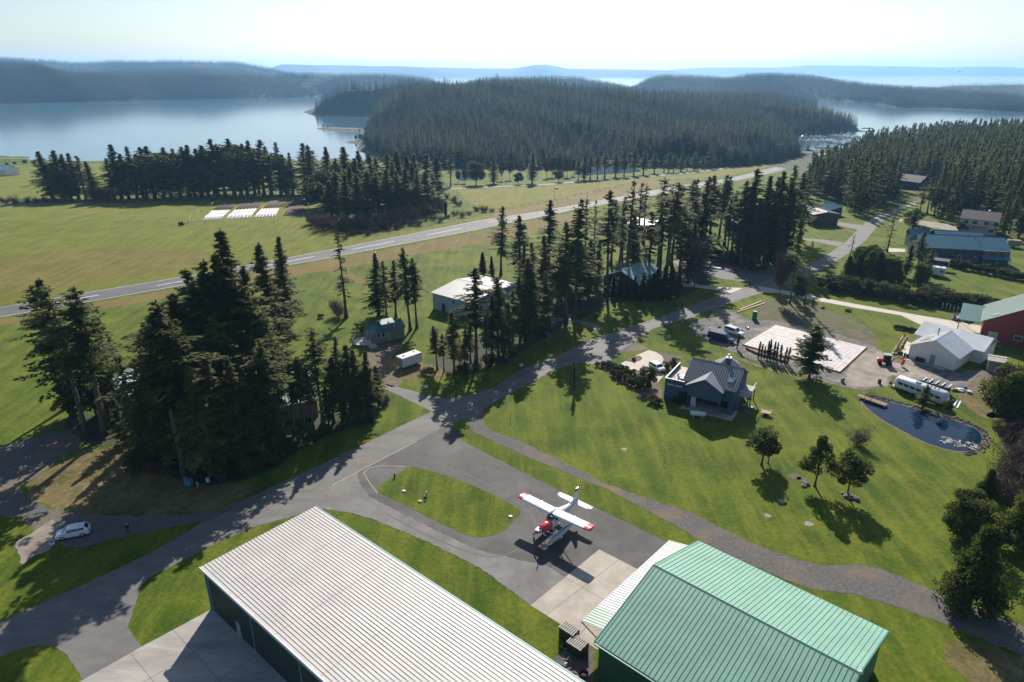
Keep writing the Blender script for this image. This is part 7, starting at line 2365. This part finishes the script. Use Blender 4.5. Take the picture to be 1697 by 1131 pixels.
for k in range(5):
    a, b = 1561 + k * 6.2, 512 + k * 1.6
    thing('white_post', 'white post in the line before the hedge, by the skiffs', 'post', P(a, b), 0, [('post', MB().bar((0, 0, 0), (0, 0, 1.5), .06, n=6), 'plane_white'), ('cap', MB().bar((0, 0, 1.5), (0, 0, 1.62), .12, n=6), 'tank_white')], 'white posts by the skiffs')
thing('lamp_post', 'slim post with a pale lantern right of the skiffs', 'lamp post', P(1618, 530), 0, [('post', MB().bar((0, 0, 0), (0, 0, 2.8), .06, n=8), 'wood_brown'), ('lantern', MB().box(-.15, .15, -.15, .15, 2.8, 3.2), 'wood_pale')])
# dock on the pond
A, B = P(1422, 659), P(1470, 676)
L = (B - A).length
dk = empty('pond_dock', A, heading(A, B), 'brown wooden dock reaching over the left end of the pond', 'dock')
mb = MB()
for k in range(int(L / .16)):
    mb.box(.16 * k, .16 * k + .14, -.65, .65, .5, .55)
mb.build('boards', M['wood_brown'], dk)
MB().box(0, L, -.6, -.5, .35, .498).box(0, L, .5, .6, .35, .498).build('beam', M['wood_grey'], dk)
for x in (1.6, L - .3):
    for y in (-.55, .55):
        MB().bar((x, y, -.1), (x, y, .35), .08, n=8).build('pile', M['wood_grey'], dk)
mb = MB()
mb.bar((1.5, -.6, .55), (1.5, -.6, 1.6), .06)
mb.bar((1.5, .6, .55), (1.5, .6, 1.6), .06)
mb.bar((1.5, -.7, 1.5), (1.5, .7, 1.5), .06)
mb.bar((1.5, .6, 1.4), (2.4, .6, .6), .05)
mb.build('frame', M['wood_brown'], dk)


# rocks
def rock_mesh(seed, s):
    rr = random.Random(seed)
    mb = MB()
    mb.blob((0, 0, s * .28), s, s * (.6 + .35 * rr.random()), s * .5, 9, 6, jit=.16, rnd=rr, smooth=False)
    return mb.mesh('boulder', M['rock'])


ROCKS = [rock_mesh(300 + k, 1.0) for k in range(5)]


def rock(px, py, s, label, group=None, m=None):
    o = link('boulder', ROCKS[RS.randrange(5)])
    o.location = P(px, py)
    o.scale = (s, s, s)
    o.rotation_euler = (0, 0, RS.random() * 6)
    return tag(o, label, 'rock', group)


for (a, b, s_, l) in [(1337, 803, .5, 'dark boulder at the foot of the middle lawn pine'), (1332, 806, .45, 'flat grey boulder left of the middle lawn pine'), (1398, 819, .4, 'pale white topped boulder under the rightmost lawn pine'), (1407, 825, .8, 'bluish boulder under the rightmost lawn pine'), (1418, 828, .65, 'dark boulder right of the bluish one under the lawn pine')]:
    rock(a, b, s_, l)
for k in range(26):
    a, b = RS.uniform(915, 965), RS.uniform(1090, 1131)
    if (a - 905) * .62 + 1064 > b + 14:
        a += 12
    rock(a, b, .15 + .3 * RS.random(), 'grey rock in the rubble bed between the two hangars', 'rubble rocks between the hangars')
thing('red_tub', 'round red plastic tub on the gravel between the two hangars', 'tub', P(967, 1119), 0, [('rim', MB().loft([[(.5 * math.cos(t), .5 * math.sin(t), 0) for t in np.linspace(0, 5.9, 16)], [(.55 * math.cos(t), .55 * math.sin(t), .3) for t in np.linspace(0, 5.9, 16)]], cap=False), 'red_plastic'), ('base', MB().bar((0, 0, 0), (0, 0, .05), .49, n=16), 'dark_void')])
for (a, b, l) in [(936, 1103, 'short white pipe end among the rubble, lower one'), (941, 1094, 'short white pipe end among the rubble, upper one')]:
    thing('pipe_offcut', l, 'pipe', P(a, b), R(30 if b > 1100 else 60), [('tube', MB().bar((-.3, 0, .2), (.3, 0, .2), .09, n=10), 'plane_white'), ('bore', MB().bar((-.305, 0, .2), (.305, 0, .2), .06, n=10), 'dark_void')])
thing('drain_grate', 'square drain grate in the grass beside the slatted crates', 'grate', P(936, 1071), R(-40), [('frame', MB().box(-.4, .4, -.4, .4, .0, .05), 'steel'), ('grid', MB().box(-.32, .32, -.32, .32, .05, .06), 'dark_void')])
# stones edging the pond
mb = MB()
edge = smooth_poly([P(*q) for q in ((1436, 657), (1455, 659), (1475, 663.5), (1519, 675.5), (1568, 689.5), (1602, 701), (1624, 711), (1634, 727), (1625, 746), (1600, 752))], 9, False)
for p in edge:
    for q in range(7):
        s_ = .08 + .2 * RS.random() ** 2
        mb.blob((p.x + RS.uniform(-.6, .6), p.y + RS.uniform(-.6, .6), s_ * .2), s_, s_ * .8, s_ * .6, 6, 4, jit=.28, rnd=RS, smooth=False)
mat('dark_rock', (0.045, 0.042, 0.038), (0.12, 0.11, 0.10), 2.0, 0.9)
o = mb.build('pond_edging', M['dark_rock'])
tag(o, 'dark stones edging the far bank of the pond', 'stones', None, 'stuff')
mb = MB()
for k in range(90):
    t = RS.random()
    a, b = 1561 + 60 * t + RS.uniform(-4, 4), 729 + 12 * t + RS.uniform(-5, 6)
    p = P(a, b)
    mb.prism([(p.x + .22 * math.cos(i * 1.05) * RS.uniform(.6, 1.2), p.y + .22 * math.sin(i * 1.05) * RS.uniform(.6, 1.2)) for i in range(6)], .055, .075)
tag(mb.build('floating_weed', M['wood_grey']), 'floating pinkish weed at the near end of the pond', 'weed', None, 'stuff')

# cargo trailer
A, B = P(668, 614.5), P(700, 603)
L = (B - A).length
ct = empty('cargo_trailer', A, heading(A, B), 'white enclosed cargo trailer on the grass before the middle firs', 'trailer')
MB().box(0, L, 0, 2.35, .55, 2.65).build('body', M['car_white'], ct, .06)
MB().box(.05, L - .05, .05, 2.3, 2.652, 2.69).build('roof', M['plane_white'], ct)
MB().box(-.03, -.005, .1, 2.25, .65, 2.5).build('rear_door', M['pale_panel'], ct)
MB().box(1.0, 1.4, 1.0, 1.4, 2.7, 2.8).build('roof_vent', M['dark_wall'], ct)
MB().box(L - 1.2, L - .9, 1.4, 1.7, 2.7, 2.8).build('roof_vent', M['dark_wall'], ct)
for x in (L * .55, L * .55 + .85):
    for y in (-.04, 2.2):
        wl = MB().bar((x, y, .36), (x, y + .2, .36), .36, n=14).build('wheel', M['black_rubber'], ct)
        MB().bar((x, y - .01, .36), (x, y + .21, .36), .2, n=12).build('rim', M['steel'], wl)
    MB().box(x - .42, x + .42, -.09, -.005, .62, .78).build('fender', M['steel'], ct)
MB().bar((L, 1.17, .5), (L + 1.2, 1.17, .5), .06).build('hitch', M['dark_wall'], ct)
# camper
A, B = P(1538, 457), P(1558, 458.5)
cp_ = empty('camper', A, R(-35), 'white camper trailer with a dark awning roof before the blue roofed building', 'camper')
MB().box(0, 4.2, 0, 2.4, .5, 2.9).build('body', M['car_white'], cp_, .1)
MB().box(1.0, 1.4, .8, 1.2, 2.91, 3.02).box(2.6, 3.0, 1.2, 1.6, 2.91, 3.02).build('roof_vent', M['dark_wall'], cp_)
MB().box(3.0, 3.8, -.04, -.005, 1.5, 2.1).build('window', M['glass'], cp_)
MB().box(4.205, 4.24, .6, 1.5, 1.4, 2.1).build('window', M['glass'], cp_)
for x in (1.4, 2.2):
    MB().bar((x, -.02, .33), (x, .2, .33), .33, n=12).build('wheel', M['black_rubber'], cp_)
    MB().bar((x, 2.2, .33), (x, 2.42, .33), .33, n=12).build('wheel', M['black_rubber'], cp_)
thing('carport', 'grey gable carport roof on posts behind the white camper', 'carport', P(1556, 446), R(-35), [('roof', MB().hexa([(-2.5, -1.5, 2.9), (2.5, -1.5, 2.9), (2.5, 0, 3.5), (-2.5, 0, 3.5)], [(-2.5, -1.5, 3.0), (2.5, -1.5, 3.0), (2.5, 0, 3.6), (-2.5, 0, 3.6)]).hexa([(-2.5, 1.5, 2.9), (2.5, 1.5, 2.9), (2.5, .004, 3.5), (-2.5, .004, 3.5)], [(-2.5, 1.5, 3.0), (2.5, 1.5, 3.0), (2.5, .004, 3.6), (-2.5, .004, 3.6)]), 'grey_roof_metal')] +
      [('post', MB().box(x, x + .1, y, y + .1, 0, 2.95), 'steel') for x in (-2.4, 2.3) for y in (-1.4, 1.3)])

# small things on the near lawns
def fixture(name, label, cat, px, py, parts, rz=0.0, group=None):
    return thing(name, label, cat, P(px, py), rz, parts, group)


fixture('yard_light', 'short post light with a white globe on the grass island', 'lamp', 707, 824, [('post', MB().bar((0, 0, .03), (0, 0, .75), .06, n=8), 'dark_void'), ('globe', MB().blob((0, 0, .88), .16, .16, .14), 'plane_white'), ('base', MB().blob((-.15, -.1, .1), .35, .3, .18, 8, 4, jit=.2, rnd=RS), 'rock')])
for (a, b, m, l) in [(669, 815, 'pale_teal_roof', 'pale green round utility cover on the grass island'), (696, 832, 'concrete', 'grey round utility cover on the grass island'), (846, 857, 'plane_white', 'white capped stone ring at the right tip of the grass island')]:
    fixture('manhole', l, 'lid', a, b, [('rim', MB().bar((0, 0, .03), (0, 0, .09), .36, n=18), 'rock'), ('cover', MB().bar((0, 0, .09), (0, 0, .12), .3, n=18), m)])
fixture('hydrant', 'small dark hydrant on the upper edge of the grass island', 'hydrant', 654, 792, [('barrel', MB().bar((0, 0, .03), (0, 0, .6), .1, n=10), 'dark_void'), ('cap', MB().blob((0, 0, .66), .13, .13, .1), 'dark_void'), ('nozzle', MB().bar((-.2, 0, .42), (.2, 0, .42), .05, n=8), 'dark_void')])
fixture('lawn_marker', 'white topped marker post on the lawn left of the slim cypress', 'post', 936, 643, [('post', MB().bar((0, 0, 0), (0, 0, .7), .05, n=8), 'dark_wall'), ('cap', MB().blob((0, 0, .75), .14, .14, .1), 'plane_white')])
fixture('lawn_marker', 'dark marker post on the lawn beside the gravel path mouth', 'post', 846, 699, [('post', MB().bar((0, 0, 0), (0, 0, .8), .05, n=8), 'dark_wall'), ('cap', MB().blob((0, 0, .82), .09, .09, .07), 'dark_void')])
fixture('cypress_planter', 'low stone ring at the foot of the slim cypress', 'planter', 952, 651, [('ring', MB().bar((0, 0, 0), (0, 0, .2), .55, .5, 14), 'rock'), ('mulch', MB().bar((0, 0, .2), (0, 0, .22), .42, n=14), 'dirt')])
for (a, b, l) in [(1233, 672, 'round septic lid on the lawn behind the grey house corner, left one'), (1246, 676, 'round septic lid on the lawn behind the grey house corner, right one')]:
    fixture('septic_lid', l, 'lid', a, b, [('rim', MB().bar((0, 0, 0), (0, 0, .1), .4, n=16), 'teal_trim'), ('cover', MB().bar((0, 0, .1), (0, 0, .13), .34, n=16), 'pale_teal_roof')])
fixture('grill', 'covered barbecue at the side of the grey house', 'grill', 1238, 656, [('cover', MB().box(-.5, .5, -.3, .3, .4, 1.1), 'teal_trim'), ('leg', MB().box(-.45, -.35, -.25, .25, 0, .4).box(.35, .45, -.25, .25, 0, .4), 'dark_wall')])
fixture('white_bucket', 'small white tub on the ground in front of the white hatchback', 'tub', 86.5, 902, [('tub', MB().box(-.3, .3, -.25, .25, 0, .35), 'tank_white'), ('inside', MB().box(-.24, .24, -.19, .19, .352, .36), 'dark_wall')], R(30))
fixture('blue_tank', 'blue plastic water tank by the twin fir trunks', 'tank', 314, 806, [('tank', MB().bar((0, 0, 0), (0, 0, 1.5), .72, .7, 16), 'tank_blue'), ('dome', MB().loft([[(.7 * math.cos(t), .7 * math.sin(t), 1.5) for t in np.linspace(0, 5.9, 16)], [(.25 * math.cos(t), .25 * math.sin(t), 1.8) for t in np.linspace(0, 5.9, 16)]]), 'tank_blue'), ('label_plate', MB().box(.2, .5, -.75, -.68, .8, 1.1), 'pale_panel')])
fixture('fuel_drum', 'dark blue drum behind the blue water tank', 'drum', 328, 800, [('drum', MB().bar((0, 0, 0), (0, 0, .9), .35, n=14), 'tank_blue'), ('lid', MB().bar((0, 0, .9), (0, 0, .94), .3, n=14), 'dark_void')])
fixture('standpipe', 'thin white standpipe right of the blue water tank', 'pipe', 328, 808, [('pipe', MB().bar((0, 0, 0), (0, 0, 1.0), .05, n=8), 'plane_white'), ('tap', MB().bar((0, 0, .85), (.2, 0, .85), .04, n=6), 'steel')])
fixture('white_box', 'small white utility box under the firs near the blue tank', 'box', 345, 799, [('box', MB().box(-.25, .25, -.2, .2, 0, .8), 'tank_white'), ('lid', MB().box(-.27, .27, -.22, .22, .8, .86), 'pale_panel')])
fixture('utility_box', 'dark green utility cabinet under the middle clump of firs', 'cabinet', 904, 561, [('cabinet', MB().box(-.9, .9, -.6, .6, .1, 1.5), 'loo_green'), ('base', MB().box(-1, 1, -.7, .7, 0, .1), 'concrete'), ('door', MB().box(-.8, -.02, -.63, -.602, .2, 1.4), 'dark_green_panel'), ('door', MB().box(.02, .8, -.63, -.602, .2, 1.4), 'dark_green_panel')], R(-30))
fixture('utility_box', 'pale electric box on the grass strip beside the main road', 'cabinet', 864, 607, [('cabinet', MB().box(-.35, .35, -.25, .25, .05, .5), 'pale_teal_roof'), ('base', MB().box(-.4, .4, -.3, .3, 0, .05), 'concrete')], R(40))
fixture('utility_box', 'pale electric box in the grass beside the side road mouth', 'cabinet', 706, 643, [('cabinet', MB().box(-.35, .35, -.25, .25, .05, .4), 'pale_teal_roof'), ('base', MB().box(-.4, .4, -.3, .3, 0, .05), 'concrete')], R(40))
fixture('dark_crate', 'dark bin with a blue lid at the end of the shaded gravel lot', 'bin', 1254, 447, [('bin', MB().box(-.9, .9, -.7, .7, 0, 1.4), 'dark_wall'), ('lid', MB().box(-.95, .95, -.75, .75, 1.4, 1.55), 'tank_white')], R(-30))
fixture('long_trailer', 'low pale trailer bed lying in the shaded gravel lot', 'trailer', 1177, 444, [('bed', MB().box(-3.6, 3.6, -.5, .5, .3, .42), 'tank_white'), ('axle', MB().bar((0, -.7, .3), (0, .7, .3), .28, n=10), 'black_rubber')], R(-33))
fixture('street_sign', 'white patch sign post at the white drive corner', 'sign', 1197, 489, [('post', MB().bar((0, 0, 0), (0, 0, 1.0), .04, n=6), 'steel'), ('board', MB().box(-.3, .3, -.02, .02, .7, 1.1), 'plane_white')])
# utility pole
thing('utility_pole', 'utility pole with a white crossarm behind the blue roofed building', 'pole', P(1670, 408), R(20), [('pole', MB().bar((0, 0, 0), (0, 0, 10), .16, .11, 8), 'wood_grey'), ('crossarm', MB().box(-1.4, 1.4, -.08, .08, 9.2, 9.4), 'plane_white'), ('transformer', MB().bar((.35, 0, 7.6), (.35, 0, 8.6), .25, n=10), 'steel')])
thing('utility_trailer', 'brown box trailer at the right end of the blue roofed building', 'trailer', P(1678, 410), R(-20), [('box', MB().box(-2, 2, -1.1, 1.1, .6, 2.6), 'taupe_siding'), ('roof', MB().box(-2.05, 2.05, -1.15, 1.15, 2.6, 2.68), 'wood_brown')] + [('wheel', MB().bar((0, y, .35), (0, y + .2, .35), .35, n=12), 'black_rubber') for y in (-1.2, 1.0)])

# windsock, runway lights
thing('windsock', 'orange windsock on a red pole in the field beyond the runway', 'windsock', P(919, 329), 0, [('pole', MB().bar((0, 0, 0), (0, 0, 6.0), .09, .06, 8), 'tractor_orange'), ('sock', MB().bar((0, 0, 5.6), (1.8, -1.2, 5.0), .5, .25, 12), 'windsock_fabric')])
for (a, b) in [(238, 460), (551, 407), (623, 420), (770, 368), (778, 392), (935, 342), (958, 322), (1050, 320), (390, 452), (98, 506), (1170, 300)]:
    thing('runway_light', 'small white runway edge light in the grass beside the runway', 'runway light', P(a, b), 0, [('lens', MB().blob((0, 0, .45), .22, .22, .16), 'plane_white'), ('stem', MB().bar((0, 0, 0), (0, 0, .35), .08, n=6), 'steel')], 'runway edge lights')
# vegetable garden
for k, (q, m, lab) in enumerate([([(333, 366), (351, 350), (381, 349), (365, 364)], 'pad_film', 'leftmost white filmed garden bed'), ([(372, 363), (388, 349), (426, 346), (415, 361)], 'pad_film', 'middle white filmed garden bed'), ([(419, 361), (433, 347), (463, 346), (456, 359)], 'pad_film', 'rightmost white filmed garden bed'),
                                 ([(470, 358), (478, 343), (506, 342), (500, 358)], 'soil', 'bare soil bed nearest the wood, front one'), ([(480, 342), (487, 331), (514, 330), (508, 341)], 'soil', 'bare soil bed nearest the wood, rear one'), ([(437, 345), (448, 334), (478, 332), (470, 343)], 'soil', 'rear soil bed, third from the left'),
                                 ([(391, 347), (404, 336), (436, 334), (428, 345)], 'soil', 'rear soil bed, second from the left'), ([(353, 348), (371, 338), (394, 337), (384, 347)], 'soil', 'rear soil bed at the left end of the garden')]):
    ps = [P(*v) for v in q]
    c = sum(ps, Vector()) / 4
    gb = empty('garden_bed', c, 0, lab, 'garden bed')
    mb = MB()
    mb.hexa([v - c + Vector((0, 0, .02)) for v in ps], [v - c + Vector((0, 0, .14)) for v in ps])
    mb.build('soil_bed', M[m], gb)
    mb = MB()
    for t in np.linspace(.06, .94, 7):
        a_, b_ = ps[0].lerp(ps[3], t) - c, ps[1].lerp(ps[2], t) - c
        mb.bar(a_ + Vector((0, 0, .14)), b_ + Vector((0, 0, .14)), .28, n=6)
    mb.build('ridge', M['plane_white' if m == 'pad_film' else 'soil'], gb)
fe = empty('garden_fence', P(312, 372), 0, 'wire fence on thin posts round the vegetable garden', 'fence')
c = P(312, 372)
loop = [P(*q) - c for q in ((311, 372), (322, 358), (345, 347), (366, 334), (372, 328), (440, 326), (512, 324), (512, 361), (470, 363), (400, 367), (340, 370), (311, 372))]
mb = MB()
for a_, b_ in zip(loop, loop[1:]):
    mb.bar(a_ + Vector((0, 0, 1.7)), b_ + Vector((0, 0, 1.7)), .025, n=4)
    mb.bar(a_ + Vector((0, 0, .8)), b_ + Vector((0, 0, .8)), .02, n=4)
mb.build('wire', M['steel'], fe)
for a_, b_ in zip(loop, loop[1:]):
    for k in range(max(1, int((b_ - a_).length / 9))):
        p = a_.lerp(b_, k / max(1, int((b_ - a_).length / 9)))
        MB().bar(p, p + Vector((0, 0, 2.1)), .07, n=5).build('post', M['wood_grey'], fe)
thing('black_bale', 'black wrapped heap on the far field left of the garden', 'heap', P(301, 373), 0, [('bale', MB().blob((0, 0, .6), 1.4, .9, .7, 10, 5, jit=.1, rnd=RS), 'tarp_black'), ('tyre', MB().bar((.6, 0, 1.2), (.6, 0, 1.35), .45, n=12), 'black_rubber')])
fe = empty('field_fence', P(930, 332), 0, 'post and wire fence between the green field and the runway verge', 'fence')
c = P(930, 332)
fl_ = [P(*q) - c for q in ((800, 355), (850, 344), (905, 337), (940, 329), (985, 320), (1020, 312), (1060, 301))]
mb = MB()
for a_, b_ in zip(fl_, fl_[1:]):
    mb.bar(a_ + Vector((0, 0, 1.1)), b_ + Vector((0, 0, 1.1)), .03, n=4)
    mb.bar(a_ + Vector((0, 0, .6)), b_ + Vector((0, 0, .6)), .03, n=4)
mb.build('wire', M['wood_grey'], fe)
for a_, b_ in zip(fl_, fl_[1:]):
    for k in range(4):
        p = a_.lerp(b_, k / 4)
        MB().bar(p, p + Vector((0, 0, 1.3)), .1, n=5).build('post', M['wood_grey'], fe)

# ---- marina
def dock(a, b, w_, label):
    A, B = P(*a, SEA), P(*b, SEA)
    L = (B - A).length
    r_ = empty('marina_dock', A, heading(A, B), label, 'dock')
    MB().box(0, L, -w_ / 2, w_ / 2, -.3, .45).build('walkway', M['pale_concrete'], r_)
    mb = MB()
    x = 4.0
    while x < L:
        mb.bar((x, w_ / 2 + .15, -.3), (x, w_ / 2 + .15, 2.4), .16, n=6)
        x += 14
    mb.build('piling', M['wood_grey'], r_)
    return A, B


DK = [((1322, 233), (1390, 234), 3.2, 'long pale dock across the middle of the marina'), ((1352, 243.5), (1400, 245.5), 2.4, 'nearer dock of the marina with dark boats'), ((1376, 225), (1424, 228), 2.2, 'short dock at the back right of the marina'), ((1380, 238), (1420, 236), 2.2, 'dock slanting at the right side of the marina'), ((1424, 217.5), (1450, 217.8), 2.5, 'outer dock beyond the wooded point, nearer one'), ((1428, 212.5), (1446, 212.8), 2.5, 'outer dock beyond the wooded point, farther one'), ((1330, 226), (1370, 227), 2.2, 'back left dock of the marina')]


def boat_mesh(seed, L, sail):
    rr = random.Random(seed)
    w_ = L * .30
    mb = MB()
    st = [(-L / 2, .85), (-L * .2, 1), (L * .15, .95), (L * .35, .6), (L / 2, .04)]
    mb.loft([[(x, -w_ / 2 * k * .75, -.2), (x, -w_ / 2 * k, .95 + .35 * (x / L + .5)), (x, w_ / 2 * k, .95 + .35 * (x / L + .5)), (x, w_ / 2 * k * .75, -.2)] for x, k in st], smooth=False)
    hull = mb.mesh('hull', M['car_white'] if seed % 4 else M['blue_hull'])
    c = MB()
    c.hexa([(-L * .25, -w_ * .33, 1.1), (L * .2, -w_ * .33, 1.2), (L * .2, w_ * .33, 1.2), (-L * .25, w_ * .33, 1.1)], [(-L * .2, -w_ * .28, 2.3 if not sail else 1.7), (L * .08, -w_ * .26, 2.3 if not sail else 1.7), (L * .08, w_ * .26, 2.3 if not sail else 1.7), (-L * .2, w_ * .28, 2.3 if not sail else 1.7)])
    cab = c.mesh('cabin', M['plane_white'])
    mst = None
    if sail:
        q = MB()
        q.bar((.1 * L, 0, 1.6), (.1 * L, 0, 1.25 * L), .07, .05, 6)
        q.bar((.1 * L, 0, 2.4), (-.3 * L, 0, 2.4), .1, .08, 6)
        mst = q.mesh('mast', M['steel'])
    return hull, cab, mst


BT = [boat_mesh(k, 8 + 1.6 * (k % 4), k % 3 == 1) for k in range(8)]
kb = 0
for (a, b, w_, lab) in DK:
    A, B = dock(a, b, w_, lab)
    L = (B - A).length
    if 'outer' in lab:
        continue
    x = 5.0
    d_ = (B - A).normalized()
    n_ = Vector((-d_.y, d_.x, 0))
    while x < L - 3:
        for s in (-1, 1):
            if RS.random() < .2:
                continue
            hull, cab, mst = BT[RS.randrange(8)]
            p = A + d_ * x + n_ * s * (w_ / 2 + 6.3)
            r_ = empty('moored_boat', p, heading(A, B) + s * math.pi / 2 + RS.uniform(-.05, .05) + (math.pi if RS.random() < .4 else 0), 'small boat moored along the docks of the marina', 'boat', 'boats moored in the marina')
            link('hull', hull, r_)
            link('cabin', cab, r_)
            if mst:
                link('mast', mst, r_)
            kb += 1
        x += 4.6 + RS.random() * 1.6
for k, (a, b) in enumerate([(1340, 221), (1336, 224), (1350, 222), (1380, 220), (1395, 222), (1406, 224), (1414, 230), (1345, 251), (1400, 252), (1330, 228)]):
    hull, cab, mst = BT[k % 8]
    r_ = empty('moored_boat', P(a, b, SEA), RS.random() * 6, 'boat lying at anchor in the marina away from the docks', 'boat', 'boats at anchor in the marina')
    r_.scale = (1.4, 1.4, 1.4)
    link('hull', hull, r_)
    link('cabin', cab, r_)
    if mst:
        link('mast', mst, r_)
for (a, b, L, l) in [(212, 173, 60, 'dark pier on piles off the far shore of the left bay'), (12, 268, 40, 'sloping pier at the far left shore')]:
    r_ = empty('pier', P(a, b, SEA), R(5), l, 'pier')
    MB().box(-L / 2, L / 2, -1.5, 1.5, 2.0, 2.5).build('deck', M['wood_grey'], r_)
    for k in range(8):
        x = -L / 2 + L * (k + .5) / 8
        MB().bar((x, 1.2, -1), (x, 1.2, 2.0), .25, n=6).build('pile', M['wood_grey'], r_)
# little aeroplane far off in the sky
ap = empty('distant_plane', (410, 640, 0), R(160), 'tiny dark aeroplane in the sky above the right ridge', 'plane')
dx, dy, dz = ray(1590, 119)
ap.location = Vector((dx, dy, dz)) * 1900 + Vector((0, 0, CAMH))
MB().loft([ring(2.5, .1, -.1, .2), ring(1.5, .6, -.6, .7), ring(-.5, .6, -.6, .8), ring(-4.5, .12, 0, .3)]).build('fuselage', M['dark_wall'], ap)
MB().box(-.6, .9, -5.5, 5.5, .8, .95).build('wing', M['dark_wall'], ap)
MB().box(-4.6, -3.7, -1.7, 1.7, .2, .3).box(-4.7, -3.9, -.06, .06, .3, 1.6).build('tail', M['dark_wall'], ap)
